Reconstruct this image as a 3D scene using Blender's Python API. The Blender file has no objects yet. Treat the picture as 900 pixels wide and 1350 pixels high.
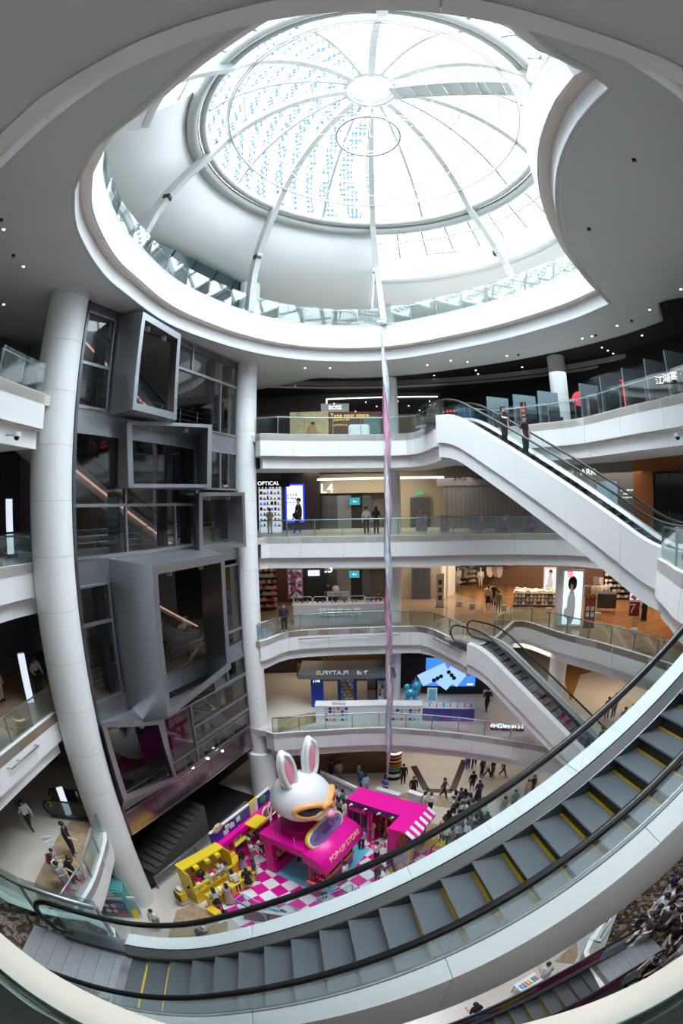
import bpy, bmesh, math, random
from mathutils import Vector, Matrix
import numpy as np
random.seed(7)
sc = bpy.context.scene
col = sc.collection
# ------------------------------------------------------------------ camera
EYE = 18.0
FPX, PITCH, ROLL = 600.0, math.radians(-0.77), math.radians(-1.03)
cam_d = bpy.data.cameras.new('camera'); cam = bpy.data.objects.new('camera', cam_d); col.objects.link(cam)
cam_d.type = 'PANO'
cam_d.panorama_type = 'FISHEYE_EQUISOLID'
cam_d.sensor_fit = 'VERTICAL'; cam_d.sensor_height = 36.0; cam_d.sensor_width = 24.0
cam_d.fisheye_lens = 36.0*FPX/1350.0
cam_d.fisheye_fov = math.radians(220)
cam_d.clip_start = 0.02; cam_d.clip_end = 400
cam.location = (0, 0, EYE)
sc.camera = cam
def ray(x, y):
    u = x-450.0; v = 675.0-y; r = math.hypot(u, v); th = 2*math.asin(r/2/FPX); s = math.sin(th)/max(r, 1e-9)
    d = (u*s, math.cos(th), v*s)
    c, q = math.cos(ROLL), math.sin(ROLL); d = (c*d[0]-q*d[2], d[1], q*d[0]+c*d[2])
    c, q = math.cos(PITCH), math.sin(PITCH); return Vector((d[0], c*d[1]-q*d[2], q*d[1]+c*d[2]))
# camera axes: forward is the optical axis, right the image x axis
fw = ray(450, 675); rt = (ray(470, 675)-ray(430, 675)).normalized(); up = rt.cross(fw).normalized()
cam.matrix_world = Matrix(((rt.x, up.x, -fw.x, 0), (rt.y, up.y, -fw.y, 0), (rt.z, up.z, -fw.z, EYE), (0, 0, 0, 1)))
EYEV = Vector((0, 0, EYE))
def PZ(x, y, z): d = ray(x, y); return EYEV+d*((z-EYE)/d.z)
def PY(x, y, Y): d = ray(x, y); return EYEV+d*(Y/d.y)
def PD(x, y, D): d = ray(x, y); return EYEV+d*(D/math.hypot(d.x, d.y))
def PP(x, y, o, n): d = ray(x, y); return EYEV+d*((o-EYEV).dot(n)/d.dot(n))
# ------------------------------------------------------------------ light
sc.view_settings.view_transform = 'Standard'; sc.view_settings.look = 'None'; sc.view_settings.gamma = 1.0
sc.view_settings.use_curve_mapping = False
sc.view_settings.exposure = 0.48
w = bpy.data.worlds.new('overcast_sky'); sc.world = w; w.use_nodes = True
nt = w.node_tree; bg = nt.nodes['Background']
tc = nt.nodes.new('ShaderNodeTexCoord'); nz = nt.nodes.new('ShaderNodeTexNoise'); nz.inputs['Scale'].default_value = 1.6
nz.inputs['Detail'].default_value = 3
cr = nt.nodes.new('ShaderNodeValToRGB'); cr.color_ramp.elements[0].color = (.78, .88, 1, 1); cr.color_ramp.elements[1].color = (.95, .98, 1, 1)
nt.links.new(tc.outputs['Generated'], nz.inputs['Vector']); nt.links.new(nz.outputs['Fac'], cr.inputs['Fac'])
nt.links.new(cr.outputs['Color'], bg.inputs['Color']); bg.inputs['Strength'].default_value = 5.4
sl = bpy.data.lights.new('sun_through_cloud', 'SUN'); sl.energy = 18.0; sl.angle = math.radians(88); sl.color = (.93, .97, 1)
so_ = bpy.data.objects.new('sun_through_cloud', sl); col.objects.link(so_); so_.rotation_euler = (math.radians(2), 0, 0)
try:
    sc.cycles.use_denoising = True; sc.cycles.max_bounces = 9; sc.cycles.diffuse_bounces = 5; sc.cycles.glossy_bounces = 3
    sc.cycles.transmission_bounces = 4; sc.cycles.transparent_max_bounces = 24; sc.cycles.caustics_reflective = False; sc.cycles.caustics_refractive = False
    sc.cycles.sample_clamp_indirect = 6.0
    sc.cycles.use_fast_gi = False
except Exception: pass
def area(name, loc, rot, sx, sy, power, color, spread=180):
    l = bpy.data.lights.new(name, 'AREA'); l.shape = 'RECTANGLE'; l.size = sx; l.size_y = sy; l.energy = power; l.color = color
    l.spread = math.radians(spread)
    o = bpy.data.objects.new(name, l); col.objects.link(o); o.location = loc; o.rotation_euler = rot; return o
def portal(loc, sx, sy):
    o = area('sky_portal', loc, (0, 0, 0), sx, sy, 1, (1, 1, 1)); o.data.cycles.is_portal = True
    return o
# ------------------------------------------------------------------ materials
MATS = {}
def mat(name, c, rough=.5, metal=0, emit=0, noise=0, nscale=4, bump=0, spec=.5, aniso=None, coat=0):
    m = bpy.data.materials.new(name); m.use_nodes = True; nt = m.node_tree; b = nt.nodes['Principled BSDF']
    c = tuple(c)+(1,) if len(c) == 3 else c
    b.inputs['Base Color'].default_value = c; b.inputs['Roughness'].default_value = rough; b.inputs['Metallic'].default_value = metal
    b.inputs['Specular IOR Level'].default_value = spec
    if coat: b.inputs['Coat Weight'].default_value = coat
    if emit:
        b.inputs['Emission Color'].default_value = c; b.inputs['Emission Strength'].default_value = emit
    if noise or bump:
        t = nt.nodes.new('ShaderNodeTexCoord'); n = nt.nodes.new('ShaderNodeTexNoise'); n.inputs['Scale'].default_value = nscale
        n.inputs['Detail'].default_value = 4
        nt.links.new(t.outputs['Object'], n.inputs['Vector'])
        if aniso:
            mp = nt.nodes.new('ShaderNodeMapping'); mp.inputs['Scale'].default_value = aniso
            nt.links.new(t.outputs['Object'], mp.inputs['Vector']); nt.links.new(mp.outputs['Vector'], n.inputs['Vector'])
        if noise:
            r = nt.nodes.new('ShaderNodeValToRGB')
            r.color_ramp.elements[0].color = tuple(max(0, v*(1-noise)) for v in c[:3])+(1,); r.color_ramp.elements[1].color = tuple(min(1, v*(1+noise)) for v in c[:3])+(1,)
            r.color_ramp.elements[0].position = .3; r.color_ramp.elements[1].position = .7
            nt.links.new(n.outputs['Fac'], r.inputs['Fac']); nt.links.new(r.outputs['Color'], b.inputs['Base Color'])
        if bump:
            bp = nt.nodes.new('ShaderNodeBump'); bp.inputs['Strength'].default_value = bump; bp.inputs['Distance'].default_value = .02
            nt.links.new(n.outputs['Fac'], bp.inputs['Height']); nt.links.new(bp.outputs['Normal'], b.inputs['Normal'])
    MATS[name] = m; return m
def glass(name, tint, gloss=.12, grough=.03):
    m = bpy.data.materials.new(name); m.use_nodes = True; nt = m.node_tree; nt.nodes.clear()
    out = nt.nodes.new('ShaderNodeOutputMaterial'); mx = nt.nodes.new('ShaderNodeMixShader'); tr = nt.nodes.new('ShaderNodeBsdfTransparent')
    gl = nt.nodes.new('ShaderNodeBsdfGlossy'); gl.inputs['Roughness'].default_value = grough; tr.inputs['Color'].default_value = tuple(tint)+(1,)
    lw = nt.nodes.new('ShaderNodeLayerWeight'); lw.inputs['Blend'].default_value = .35
    ma = nt.nodes.new('ShaderNodeMath'); ma.operation = 'MULTIPLY_ADD'; ma.inputs[1].default_value = .4; ma.inputs[2].default_value = gloss; ma.use_clamp = True
    nt.links.new(lw.outputs['Facing'], ma.inputs[0]); nt.links.new(ma.outputs[0], mx.inputs[0]); nt.links.new(tr.outputs[0], mx.inputs[1])
    nt.links.new(gl.outputs[0], mx.inputs[2]); nt.links.new(mx.outputs[0], out.inputs[0]); MATS[name] = m; return m
def ramp_mat(name, kind, scale, stops, rough=.5, mapping=None, bump=0, detail=5, coat=0, dist=0, interp='LINEAR'):
    """procedural colour from one texture through a colour ramp"""
    m = bpy.data.materials.new(name); m.use_nodes = True; nt = m.node_tree; b = nt.nodes['Principled BSDF']; b.inputs['Roughness'].default_value = rough
    if coat: b.inputs['Coat Weight'].default_value = coat
    t = nt.nodes.new('ShaderNodeTexCoord'); mp = nt.nodes.new('ShaderNodeMapping'); nt.links.new(t.outputs['Object'], mp.inputs[0])
    if mapping: mp.inputs['Scale'].default_value = mapping
    if kind == 'noise':
        n = nt.nodes.new('ShaderNodeTexNoise'); n.inputs['Detail'].default_value = detail; n.inputs['Distortion'].default_value = dist; o = n.outputs['Fac']
    elif kind == 'voronoi':
        n = nt.nodes.new('ShaderNodeTexVoronoi'); o = n.outputs['Color']
    elif kind == 'edge':
        n = nt.nodes.new('ShaderNodeTexVoronoi'); n.feature = 'DISTANCE_TO_EDGE'; o = n.outputs['Distance']
    elif kind == 'wave':
        n = nt.nodes.new('ShaderNodeTexWave'); n.inputs['Distortion'].default_value = dist; o = n.outputs['Fac']
    n.inputs['Scale'].default_value = scale
    nt.links.new(mp.outputs[0], n.inputs['Vector']); r = nt.nodes.new('ShaderNodeValToRGB'); nt.links.new(o, r.inputs[0])
    r.color_ramp.interpolation = interp
    els = r.color_ramp.elements
    while len(els) < len(stops): els.new(.5)
    for e, (p, c) in zip(els, stops): e.position = p; e.color = tuple(c)+(1,)
    nt.links.new(r.outputs[0], b.inputs['Base Color'])
    if bump:
        bp = nt.nodes.new('ShaderNodeBump'); bp.inputs['Strength'].default_value = bump; bp.inputs['Distance'].default_value = .01
        nt.links.new(o, bp.inputs['Height']); nt.links.new(bp.outputs['Normal'], b.inputs['Normal'])
    MATS[name] = m; return m
WHITE = mat('white_paint', (.80, .82, .83), .55, noise=.015, nscale=.6)
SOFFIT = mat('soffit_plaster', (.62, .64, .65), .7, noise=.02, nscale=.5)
NEARSOF = mat('grey_soffit_plaster', (.42, .45, .46), .7, noise=.03, nscale=.5)
FASCIA = mat('white_fascia_panel', (.82, .84, .85), .38, noise=.012, nscale=.8)
JOINT = mat('panel_joint', (.25, .26, .27), .8)
COVE = mat('glow_tinted_beige', (.70, .61, .54), .6)  # beige tint carries the warm cove glow in its colour
DARKCEIL = mat('black_ceiling', (.018, .017, .017), .8)
GREYCEIL = mat('grey_bulkhead', (.32, .31, .31), .7)
STEEL = mat('brushed_steel', (.38, .40, .43), .38, .9, noise=.12, nscale=3, aniso=(1, 1, 12))
STEELD = mat('dark_steel', (.17, .18, .20), .4, .9, noise=.15, nscale=2)
STEELM = mat('glossy_mauve_steel', (.30, .22, .27), .18, .9, noise=.1, nscale=2)
CHROME = mat('bright_steel', (.62, .64, .66), .25, 1)
BLACK = mat('black_matte', (.012, .012, .013), .6)
RUBBER = mat('black_rubber', (.008, .008, .009), .32)
DARKWALL = mat('dark_grey_wall', (.075, .07, .07), .7, noise=.1, nscale=1)
MIDWALL = mat('mid_grey_wall', (.13, .13, .135), .6, noise=.08, nscale=1)
TREAD = ramp_mat('grooved_tread', 'wave', 42, [(.3, (.22, .26, .30)), (.7, (.44, .49, .54))], .3, bump=.6)
for n in MATS['grooved_tread'].node_tree.nodes:
    if n.bl_idname == 'ShaderNodeTexWave': n.bands_direction = 'Y'
MATS['grooved_tread'].node_tree.nodes['Principled BSDF'].inputs['Metallic'].default_value = .35
RISER = mat('dark_riser', (.02, .022, .025), .45)
SATIN = mat('satin_grey_panel', (.38, .40, .42), .3, .3)
DRUM = mat('white_drum_plaster', (.90, .92, .93), .6)
MATS['grooved_tread'].node_tree.nodes['Principled BSDF'].inputs['Metallic'].default_value = .65
TANFLOOR = mat('polished_tan_floor', (.36, .25, .16), .12, noise=.08, nscale=.8)
YELLINE = mat('yellow_step_line', (.72, .50, .02), .5)
PLATE = mat('landing_plate', (.42, .44, .47), .35, .45, noise=.12, nscale=5, aniso=(1, 14, 1))
GLASSR = glass('railing_glass', (.86, .94, .935), .04)
GLASSE = glass('clear_escalator_glass', (.93, .975, .97), .02)
GLASSL = glass('landing_glass', (.74, .88, .86), .06)
GLASSD = glass('window_glass', (.50, .54, .58), .02)
SKYG = glass('skylight_glass', (.93, .96, .97), .02)
HAND = mat('steel_handrail', (.50, .52, .54), .3, 1)
HANDG = mat('grey_handrail', (.30, .31, .33), .4, .7)
MARBLE = ramp_mat('dark_brown_marble', 'noise', 2.2, [(.35, (.02, .014, .01)), (.52, (.075, .05, .035)), (.60, (.30, .24, .19)), (.66, (.06, .04, .03))], .2, dist=2.5, detail=9)
BEIGE = mat('beige_stone', (.62, .56, .50), .22, noise=.05, nscale=.8)
TAN = ramp_mat('tan_marble', 'noise', 3, [(.3, (.30, .21, .12)), (.7, (.46, .35, .23))], .25, detail=8, dist=.6)
WOODF = ramp_mat('warm_wood_floor', 'noise', 3, [(.35, (.27, .11, .035)), (.65, (.40, .19, .065))], .22, mapping=(.4, 5, 1))
WHITEG = mat('glossy_white', (.85, .86, .88), .2)
MAG = mat('magenta_paint', (.72, .0, .28), .32)
MAGL = mat('magenta_roof_vinyl', (.90, .0, .36), .38)
YEL = mat('yellow_paint', (.85, .62, .03), .35)
CYAN = mat('cyan_floor_vinyl', (.15, .60, .78), .35)
RED = mat('red_paint', (.55, .03, .03), .35)
BLUE = mat('royal_blue', (.01, .05, .42), .4)
LBLUE = mat('light_blue', (.16, .55, .75), .4)
ORANGE = mat('orange_wall_paint', (.50, .17, .04), .5)
BEIGEW = mat('beige_wall', (.50, .44, .33), .6)
PINK = mat('soft_pink', (.85, .30, .42), .4)
GREEN = mat('teal_green', (.10, .42, .40), .4)
GREY = mat('light_grey', (.55, .56, .58), .5)
CREAM = mat('cream_stone', (.66, .62, .55), .35, noise=.04)
def emat(name, c, s):
    m = bpy.data.materials.new(name); m.use_nodes = True; nt = m.node_tree; nt.nodes.clear(); o = nt.nodes.new('ShaderNodeOutputMaterial'); e = nt.nodes.new('ShaderNodeEmission')
    e.inputs[0].default_value = tuple(c)+(1,); e.inputs[1].default_value = s; nt.links.new(e.outputs[0], o.inputs[0]); MATS[name] = m; return m
LWARM = emat('warm_downlight', (1, .82, .6), 6)
LCOOL = emat('cool_downlight', (1, .97, .92), 8)
LSTRIP = emat('white_light_strip', (1, .93, .85), 2.2)
LPANEL = emat('lightbox_white', (.80, .88, 1), .95)
LPINK = emat('warm_led_strip', (1, .55, .42), .8)
SCRB = emat('blue_screen', (.05, .12, .9), 1.1)
SCRW = emat('white_screen', (.75, .88, 1), 1.0)
SCRT = emat('teal_screen', (.08, .45, .55), .6)
REDN = emat('red_neon', (1, .04, .05), 1.6)
REDC = emat('red_round_light', (.9, .08, .12), .9)
TXTW = emat('white_lit_letters', (1, 1, 1), 1.2)
TXTY = emat('yellow_lit_letters', (1, .7, .1), 1.0)
EXITG = emat('exit_green', (.1, .6, .25), .6)
def cmat(c, rough=.75):
    k = 'cloth_%02x%02x%02x' % tuple(int(v*255) for v in c)
    return MATS[k] if k in MATS else mat(k, c, rough)
# ------------------------------------------------------------------ mesh helpers
def bm_new(): return bmesh.new()
def link(name, bm, m, parent=None, smooth=False):
    me = bpy.data.meshes.new(name); bm.normal_update(); bm.to_mesh(me); bm.free()
    ms = m if isinstance(m, (list, tuple)) else [m]
    for x in ms: me.materials.append(x)
    if smooth:
        me.polygons.foreach_set('use_smooth', [True]*len(me.polygons))
    o = bpy.data.objects.new(name, me); col.objects.link(o)
    if parent is not None: o.parent = parent
    return o
def tag(o, label=None, cat=None, group=None, kind=None):
    if label: o['label'] = label
    if cat: o['category'] = cat
    if group: o['group'] = group
    if kind: o['kind'] = kind
    return o
def empty(name, loc=(0, 0, 0), rz=0, label=None, cat=None, group=None, kind=None):
    o = bpy.data.objects.new(name, None); col.objects.link(o); o.location = loc; o.rotation_euler = (0, 0, rz); o.empty_display_size = .1
    return tag(o, label, cat, group, kind)
def box(bm, x0, y0, z0, x1, y1, z1, M=None):
    vs = [bm.verts.new(Vector(p) if M is None else M @ Vector(p)) for p in
          ((x0, y0, z0), (x1, y0, z0), (x1, y1, z0), (x0, y1, z0), (x0, y0, z1), (x1, y0, z1), (x1, y1, z1), (x0, y1, z1))]
    fs = [(3, 2, 1, 0), (4, 5, 6, 7), (0, 1, 5, 4), (1, 2, 6, 5), (2, 3, 7, 6), (3, 0, 4, 7)]
    return [bm.faces.new([vs[i] for i in f]) for f in fs]
def hexa(bm, p):
    """p: 8 points, 0-3 one face ring, 4-7 the opposite ring"""
    vs = [bm.verts.new(Vector(q)) for q in p]
    for f in ((3, 2, 1, 0), (4, 5, 6, 7), (0, 1, 5, 4), (1, 2, 6, 5), (2, 3, 7, 6), (3, 0, 4, 7)): bm.faces.new([vs[i] for i in f])
    bmesh.ops.recalc_face_normals(bm, faces=bm.faces)
def cyl(bm, x, y, z0, z1, r, n=24, r2=None, M=None):
    r2 = r if r2 is None else r2
    a = [bm.verts.new((Vector((x+r*math.cos(t), y+r*math.sin(t), z0)) if M is None else M @ Vector((x+r*math.cos(t), y+r*math.sin(t), z0)))) for t in [2*math.pi*i/n for i in range(n)]]
    b = [bm.verts.new((Vector((x+r2*math.cos(t), y+r2*math.sin(t), z1)) if M is None else M @ Vector((x+r2*math.cos(t), y+r2*math.sin(t), z1)))) for t in [2*math.pi*i/n for i in range(n)]]
    for i in range(n):
        j = (i+1) % n; f = bm.faces.new((a[i], a[j], b[j], b[i])); f.smooth = True
    if n > 14:      # own vertices for the caps so that the side shades clean
        a = [bm.verts.new(v.co) for v in a]; b = [bm.verts.new(v.co) for v in b]
    bm.faces.new(a[::-1]); bm.faces.new(b)
def tube(bm, pts, r, n=8, closed=False, caps=True):
    pts = [Vector(p) for p in pts]; rings = []; N = len(pts)
    prev = None
    for i, p in enumerate(pts):
        a = pts[(i-1) % N] if (i > 0 or closed) else p; b = pts[(i+1) % N] if (i < N-1 or closed) else p
        d = (b-a).normalized() if (b-a).length > 1e-9 else Vector((0, 0, 1))
        ref = Vector((0, 0, 1)) if abs(d.z) < .9 else Vector((1, 0, 0))
        if prev is not None: ref = prev
        u = d.cross(ref)
        if u.length < 1e-6: u = d.cross(Vector((1, 0, 0)))
        u.normalize(); v = u.cross(d).normalized(); prev = v
        rr = r[i] if isinstance(r, (list, tuple)) else r
        rings.append([bm.verts.new(p+(u*math.cos(2*math.pi*k/n)+v*math.sin(2*math.pi*k/n))*rr) for k in range(n)])
    for i in range(N if closed else N-1):
        A = rings[i]; B = rings[(i+1) % N]
        for k in range(n):
            f = bm.faces.new((A[k], A[(k+1) % n], B[(k+1) % n], B[k])); f.smooth = True
    if caps and not closed: bm.faces.new(rings[0][::-1]); bm.faces.new(rings[-1])
def loft(bm, rows, closed=False, smooth=True, flip=False):
    """rows: list of point lists of equal length, skinned as quads"""
    V = [[bm.verts.new(Vector(p)) for p in r] for r in rows]
    for i in range(len(V)-1):
        n = len(V[i])
        for k in range(n if closed else n-1):
            q = [V[i][k], V[i][(k+1) % n], V[i+1][(k+1) % n], V[i+1][k]]
            if flip: q = q[::-1]
            f = bm.faces.new(q); f.smooth = smooth
    return V
def sweep(bm, path, prof, right, smooth=False, closed=False):
    """closed 2D profile (a along right[i], b up) swept along path points; right[i] horizontal unit vectors"""
    rows = []
    for p, rv in zip(path, right):
        rows.append([Vector((p[0]+rv[0]*a, p[1]+rv[1]*a, p[2]+b)) for a, b in prof])
    if closed: rows.append(rows[0])
    V = loft(bm, rows, closed=True, smooth=smooth)
    if not closed: bm.faces.new(V[0][::-1]); bm.faces.new(V[-1])
    bmesh.ops.recalc_face_normals(bm, faces=bm.faces)
def catmull(P, k=6, closed=False):
    P = [Vector(p[:2]) for p in P]; out = []; n = len(P)
    for i in range(n if closed else n-1):
        g = lambda j: P[j % n] if closed else P[max(0, min(n-1, j))]
        a, b, c, d = g(i-1), g(i), g(i+1), g(i+2)
        for s in range(k):
            t = s/k
            out.append(.5*((2*b)+(-a+c)*t+(2*a-5*b+4*c-d)*t*t+(-a+3*b-3*c+d)*t**3))
    if not closed: out.append(P[-1])
    return out
def resample(P, step, closed=False):
    P = [Vector(p) for p in P]
    if closed: P = P+[P[0]]
    L = [0]
    for a, b in zip(P, P[1:]): L.append(L[-1]+(b-a).length)
    n = max(1, round(L[-1]/step)); out = []; j = 0
    for i in range(n+1):
        s = L[-1]*i/n
        while j < len(L)-2 and L[j+1] < s: j += 1
        f = (s-L[j])/max(1e-9, L[j+1]-L[j]); out.append(P[j].lerp(P[j+1], min(1, f)))
    if closed: out.pop()
    return out
CEN = Vector((1.0, 13.0))
def outward(P, closed=False):
    """unit normals pointing away from the void's centre"""
    out = []; n = len(P)
    for i in range(n):
        a = P[(i-1) % n] if (i or closed) else P[0]; b = P[(i+1) % n] if (i < n-1 or closed) else P[-1]
        t = (b-a); t = Vector((t[0], t[1])).normalized(); out.append(Vector((t.y, -t.x)))
    if sum(nn.dot((Vector((p[0], p[1]))-CEN).normalized()) for nn, p in zip(out, P)) < 0: out = [-nn for nn in out]
    return out
def text_obj(name, body, size, m, loc, right, upv, parent=None, depth=.02, mirror=False, align='CENTER'):
    cu = bpy.data.curves.new(name, 'FONT'); cu.body = body; cu.size = size; cu.extrude = depth/2; cu.align_x = align; cu.align_y = 'CENTER'
    tmp = bpy.data.objects.new(name+'_tmp', cu); col.objects.link(tmp)
    dg = bpy.context.evaluated_depsgraph_get(); me = bpy.data.meshes.new_from_object(tmp.evaluated_get(dg)); bpy.data.objects.remove(tmp)
    me.name = name; me.materials.clear(); me.materials.append(m)
    r = Vector(right).normalized()*(-1 if mirror else 1); u = Vector(upv).normalized(); n = Vector(right).normalized().cross(u)
    M = Matrix(((r.x, u.x, n.x, loc[0]), (r.y, u.y, n.y, loc[1]), (r.z, u.z, n.z, loc[2]), (0, 0, 0, 1)))
    me.transform(M)
    o = bpy.data.objects.new(name, me); col.objects.link(o)
    if parent is not None: o.parent = parent
    return o
def glyphs(n, size, m, loc, right, upv, parent=None, depth=.02, seed=1, down=False, name='unreadable_lettering'):
    """strokes as blurred as the photograph shows them, where no character can be read"""
    rg = random.Random(seed*31+n); r = Vector(right).normalized(); u = Vector(upv).normalized(); nn = r.cross(u); L = Vector(loc); bm = bm_new()
    for k in range(n):
        c = L+(-u*(k*size*1.1) if down else r*((k-(n-1)/2)*size*.92)); w_ = size*.36; t = size*.07
        for _ in range(4):
            ver = rg.random() < .5; o_ = rg.uniform(-w_, w_); a = rg.uniform(-w_*1.1, -w_*.2); b = rg.uniform(w_*.2, w_*1.1)
            p, q = ((o_, a), (o_, b)) if ver else ((a, o_), (b, o_)); ex = (t, 0) if ver else (0, t)
            P = [(p[0]-ex[0], p[1]-ex[1]), (q[0]-ex[0], q[1]-ex[1]), (q[0]+ex[0], q[1]+ex[1]), (p[0]+ex[0], p[1]+ex[1])]
            hexa(bm, [c+r*x+u*y*1.15 for x, y in P]+[c+r*x+u*y*1.15+nn*depth for x, y in P])
    o = link(name, bm, m, parent); o['kind'] = 'stuff'; return o
def copy_tree(o, parent=None):
    c = o.copy(); col.objects.link(c)
    if parent is not None: c.parent = parent
    for ch in list(o.children): copy_tree(ch, c)
    return c
# ------------------------------------------------------------------ levels
ZL = {1: 0.0, 2: 5.4, 3: 10.8, 4: 16.3, 5: 21.8, 6: 27.9}
C1 = Vector((-9.76, 12.87)); C2 = Vector((-5.1, 23.8)); WA = Vector((-9.3, 13.6, 0)); WB = Vector((-5.5, 23.2, 0))
WT = (WB-WA).normalized(); WN = Vector((WT.y, -WT.x, 0))
def WALLP(s, z, off=0): p = WA+WT*s+WN*off; return Vector((p.x, p.y, z))
def WPX(x, y, off=0):
    p = PP(x, y, WA+WN*off, WN); return (p-WA).dot(WT), p.z
back_wall_line = [WALLP(10.4, 0, -.1).to_2d(), WALLP(5, 0, -.1).to_2d(), WALLP(0.1, 0, -.1).to_2d()]
def smooth_open(P, k=5): return catmull(P, k)
FAR = {
 5: [(-4.45, 23.4), (-4.0, 22.95), (-1.93, 23.75), (1, 24.1), (3.3, 24.05), (3.9, 23.5), (4.15, 22.4), (4.3, 20.9), (4.4, 20.1), (5.2, 20.4), (6.1, 20.9), (6.9, 21.7), (7.6, 21.9), (9.4, 20.2), (10.83, 18.22), (11.49, 14.84), (12.04, 11.96), (11.6, 8), (9.3, 4.2), (5, 2.6), (2.30, 1.19), (1.12, 1.14), (0.17, 1.16), (-0.36, 1.24), (-0.80, 1.29), (-1.38, 1.41), (-2.55, 1.82), (-4.6, 2.6), (-7.4, 4.2), (-9.0, 6.2), (-9.43, 9.39), (-9.46, 11.9)],
 4: [(-4.5, 24.9), (-4.2, 25.2), (-2, 25.2), (2.86, 24.9), (8, 24.3), (12.03, 22.19), (13.7, 18.5), (13.1, 15.3), (11.2, 12.8), (9.51, 11.1), (8.67, 9.57), (7.92, 8.11), (7.4, 5.6), (6.6, 3.0), (3.6, 1.0), (1.2, .50), (.64, .46), (0, .45), (-.92, .48), (-1.37, .56), (-4, 1.3), (-8, 3.8), (-10.4, 7), (-10.6, 10.8), (-10.3, 12.6)],
 3: [(-4.5, 23.3), (-4.09, 23.8), (-2.98, 25.4), (0, 26), (3.92, 25.97), (4.9, 25.4), (5.6, 23.6), (6.1, 22.0), (6.35, 21.4), (7.0, 21.75), (7.9, 22.2), (9.6, 24.4), (10.5, 25.5), (11.2, 24.8), (12.0, 22.02), (13.28, 19.05), (14.55, 14.06), (14.6, 9.5), (12, 4.5), (6, 1.4), (0, .4), (-2.6, 1.0), (-3.75, 2.3), (-3.85, 3.8), (-4.41, 4.25), (-5.51, 3.95), (-6.67, 3.82), (-8.6, 4.6), (-10, 6.2), (-10.25, 8.56), (-10.4, 12.4)],
 2: [(-4.5, 22.9), (-3.99, 22.6), (-2.35, 22.98), (1.93, 23.3), (6.04, 21.98), (9.35, 19.83), (11.0, 18.2), (12.6, 15.8), (12.3, 13), (11.0, 10.6), (8.9, 8.4), (7.6, 6.8), (6.6, 5.9), (6.5, 4.2), (6.2, 2.4), (0, .8), (-5, 2.8), (-7.6, 4.4), (-8.6, 6.4), (-8.62, 8.9), (-9.2, 11.6), (-9.5, 12.2)],
}
SHARP3 = None
edge = {}
for L in FAR:
    edge[L] = resample(catmull(FAR[L], 6), .6)
# the opening of the sixth floor: a round with a lobe that bites into it
o6 = [(x, y) for x, y in [(-7.06, 10.6), (-7.5, 13.6), (-6.9, 17.6), (-4.3, 21.8), (-1.0, 23.9), (3.1, 23.75), (7.3, 20.75), (9.85, 17.3)]]
arc = [PZ(x, y, 25.9).to_2d() for x, y in [(98, 250), (99, 290), (110, 320), (132, 355), (160, 382), (230, 430), (330, 463), (420, 475), (520, 473), (640, 452), (740, 425), (803, 400)]]
lobe = [PZ(x, y, 25.9).to_2d() for x, y in [(803, 400), (768, 362), (745, 320), (733, 275), (735, 220), (755, 170), (780, 138), (803, 115)]]
backarc = [PZ(x, y, 25.9).to_2d() for x, y in [(803, 115), (770, 90), (725, 68)]]+[Vector((2.2, 2.7)), Vector((0, 2.9)), PZ(265, 78, 25.9).to_2d(), PZ(180, 150, 25.9).to_2d(), PZ(125, 195, 25.9).to_2d(), PZ(98, 250, 25.9).to_2d()]
e6 = catmull(arc, 6)[:-1]+catmull(lobe, 6)[:-1]+catmull(backarc, 6)[:-1]
edge6 = resample(e6, .45, closed=True)
def radial(p, R):
    d = (Vector(p)-CEN).normalized(); return CEN+d*R
def ring_prism(bm, A, B, z0, z1, closed=False):
    rows = [[Vector((a.x, a.y, z1)) for a in A], [Vector((b.x, b.y, z1)) for b in B], [Vector((b.x, b.y, z0)) for b in B], [Vector((a.x, a.y, z0)) for a in A], [Vector((a.x, a.y, z1)) for a in A]]
    cols = list(zip(*rows))
    if closed: cols.append(cols[0])
    loft(bm, [list(c) for c in cols], closed=False, smooth=False)
    bmesh.ops.remove_doubles(bm, verts=bm.verts, dist=1e-4)
    bmesh.ops.recalc_face_normals(bm, faces=bm.faces)
ROUT = 33.0
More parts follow.
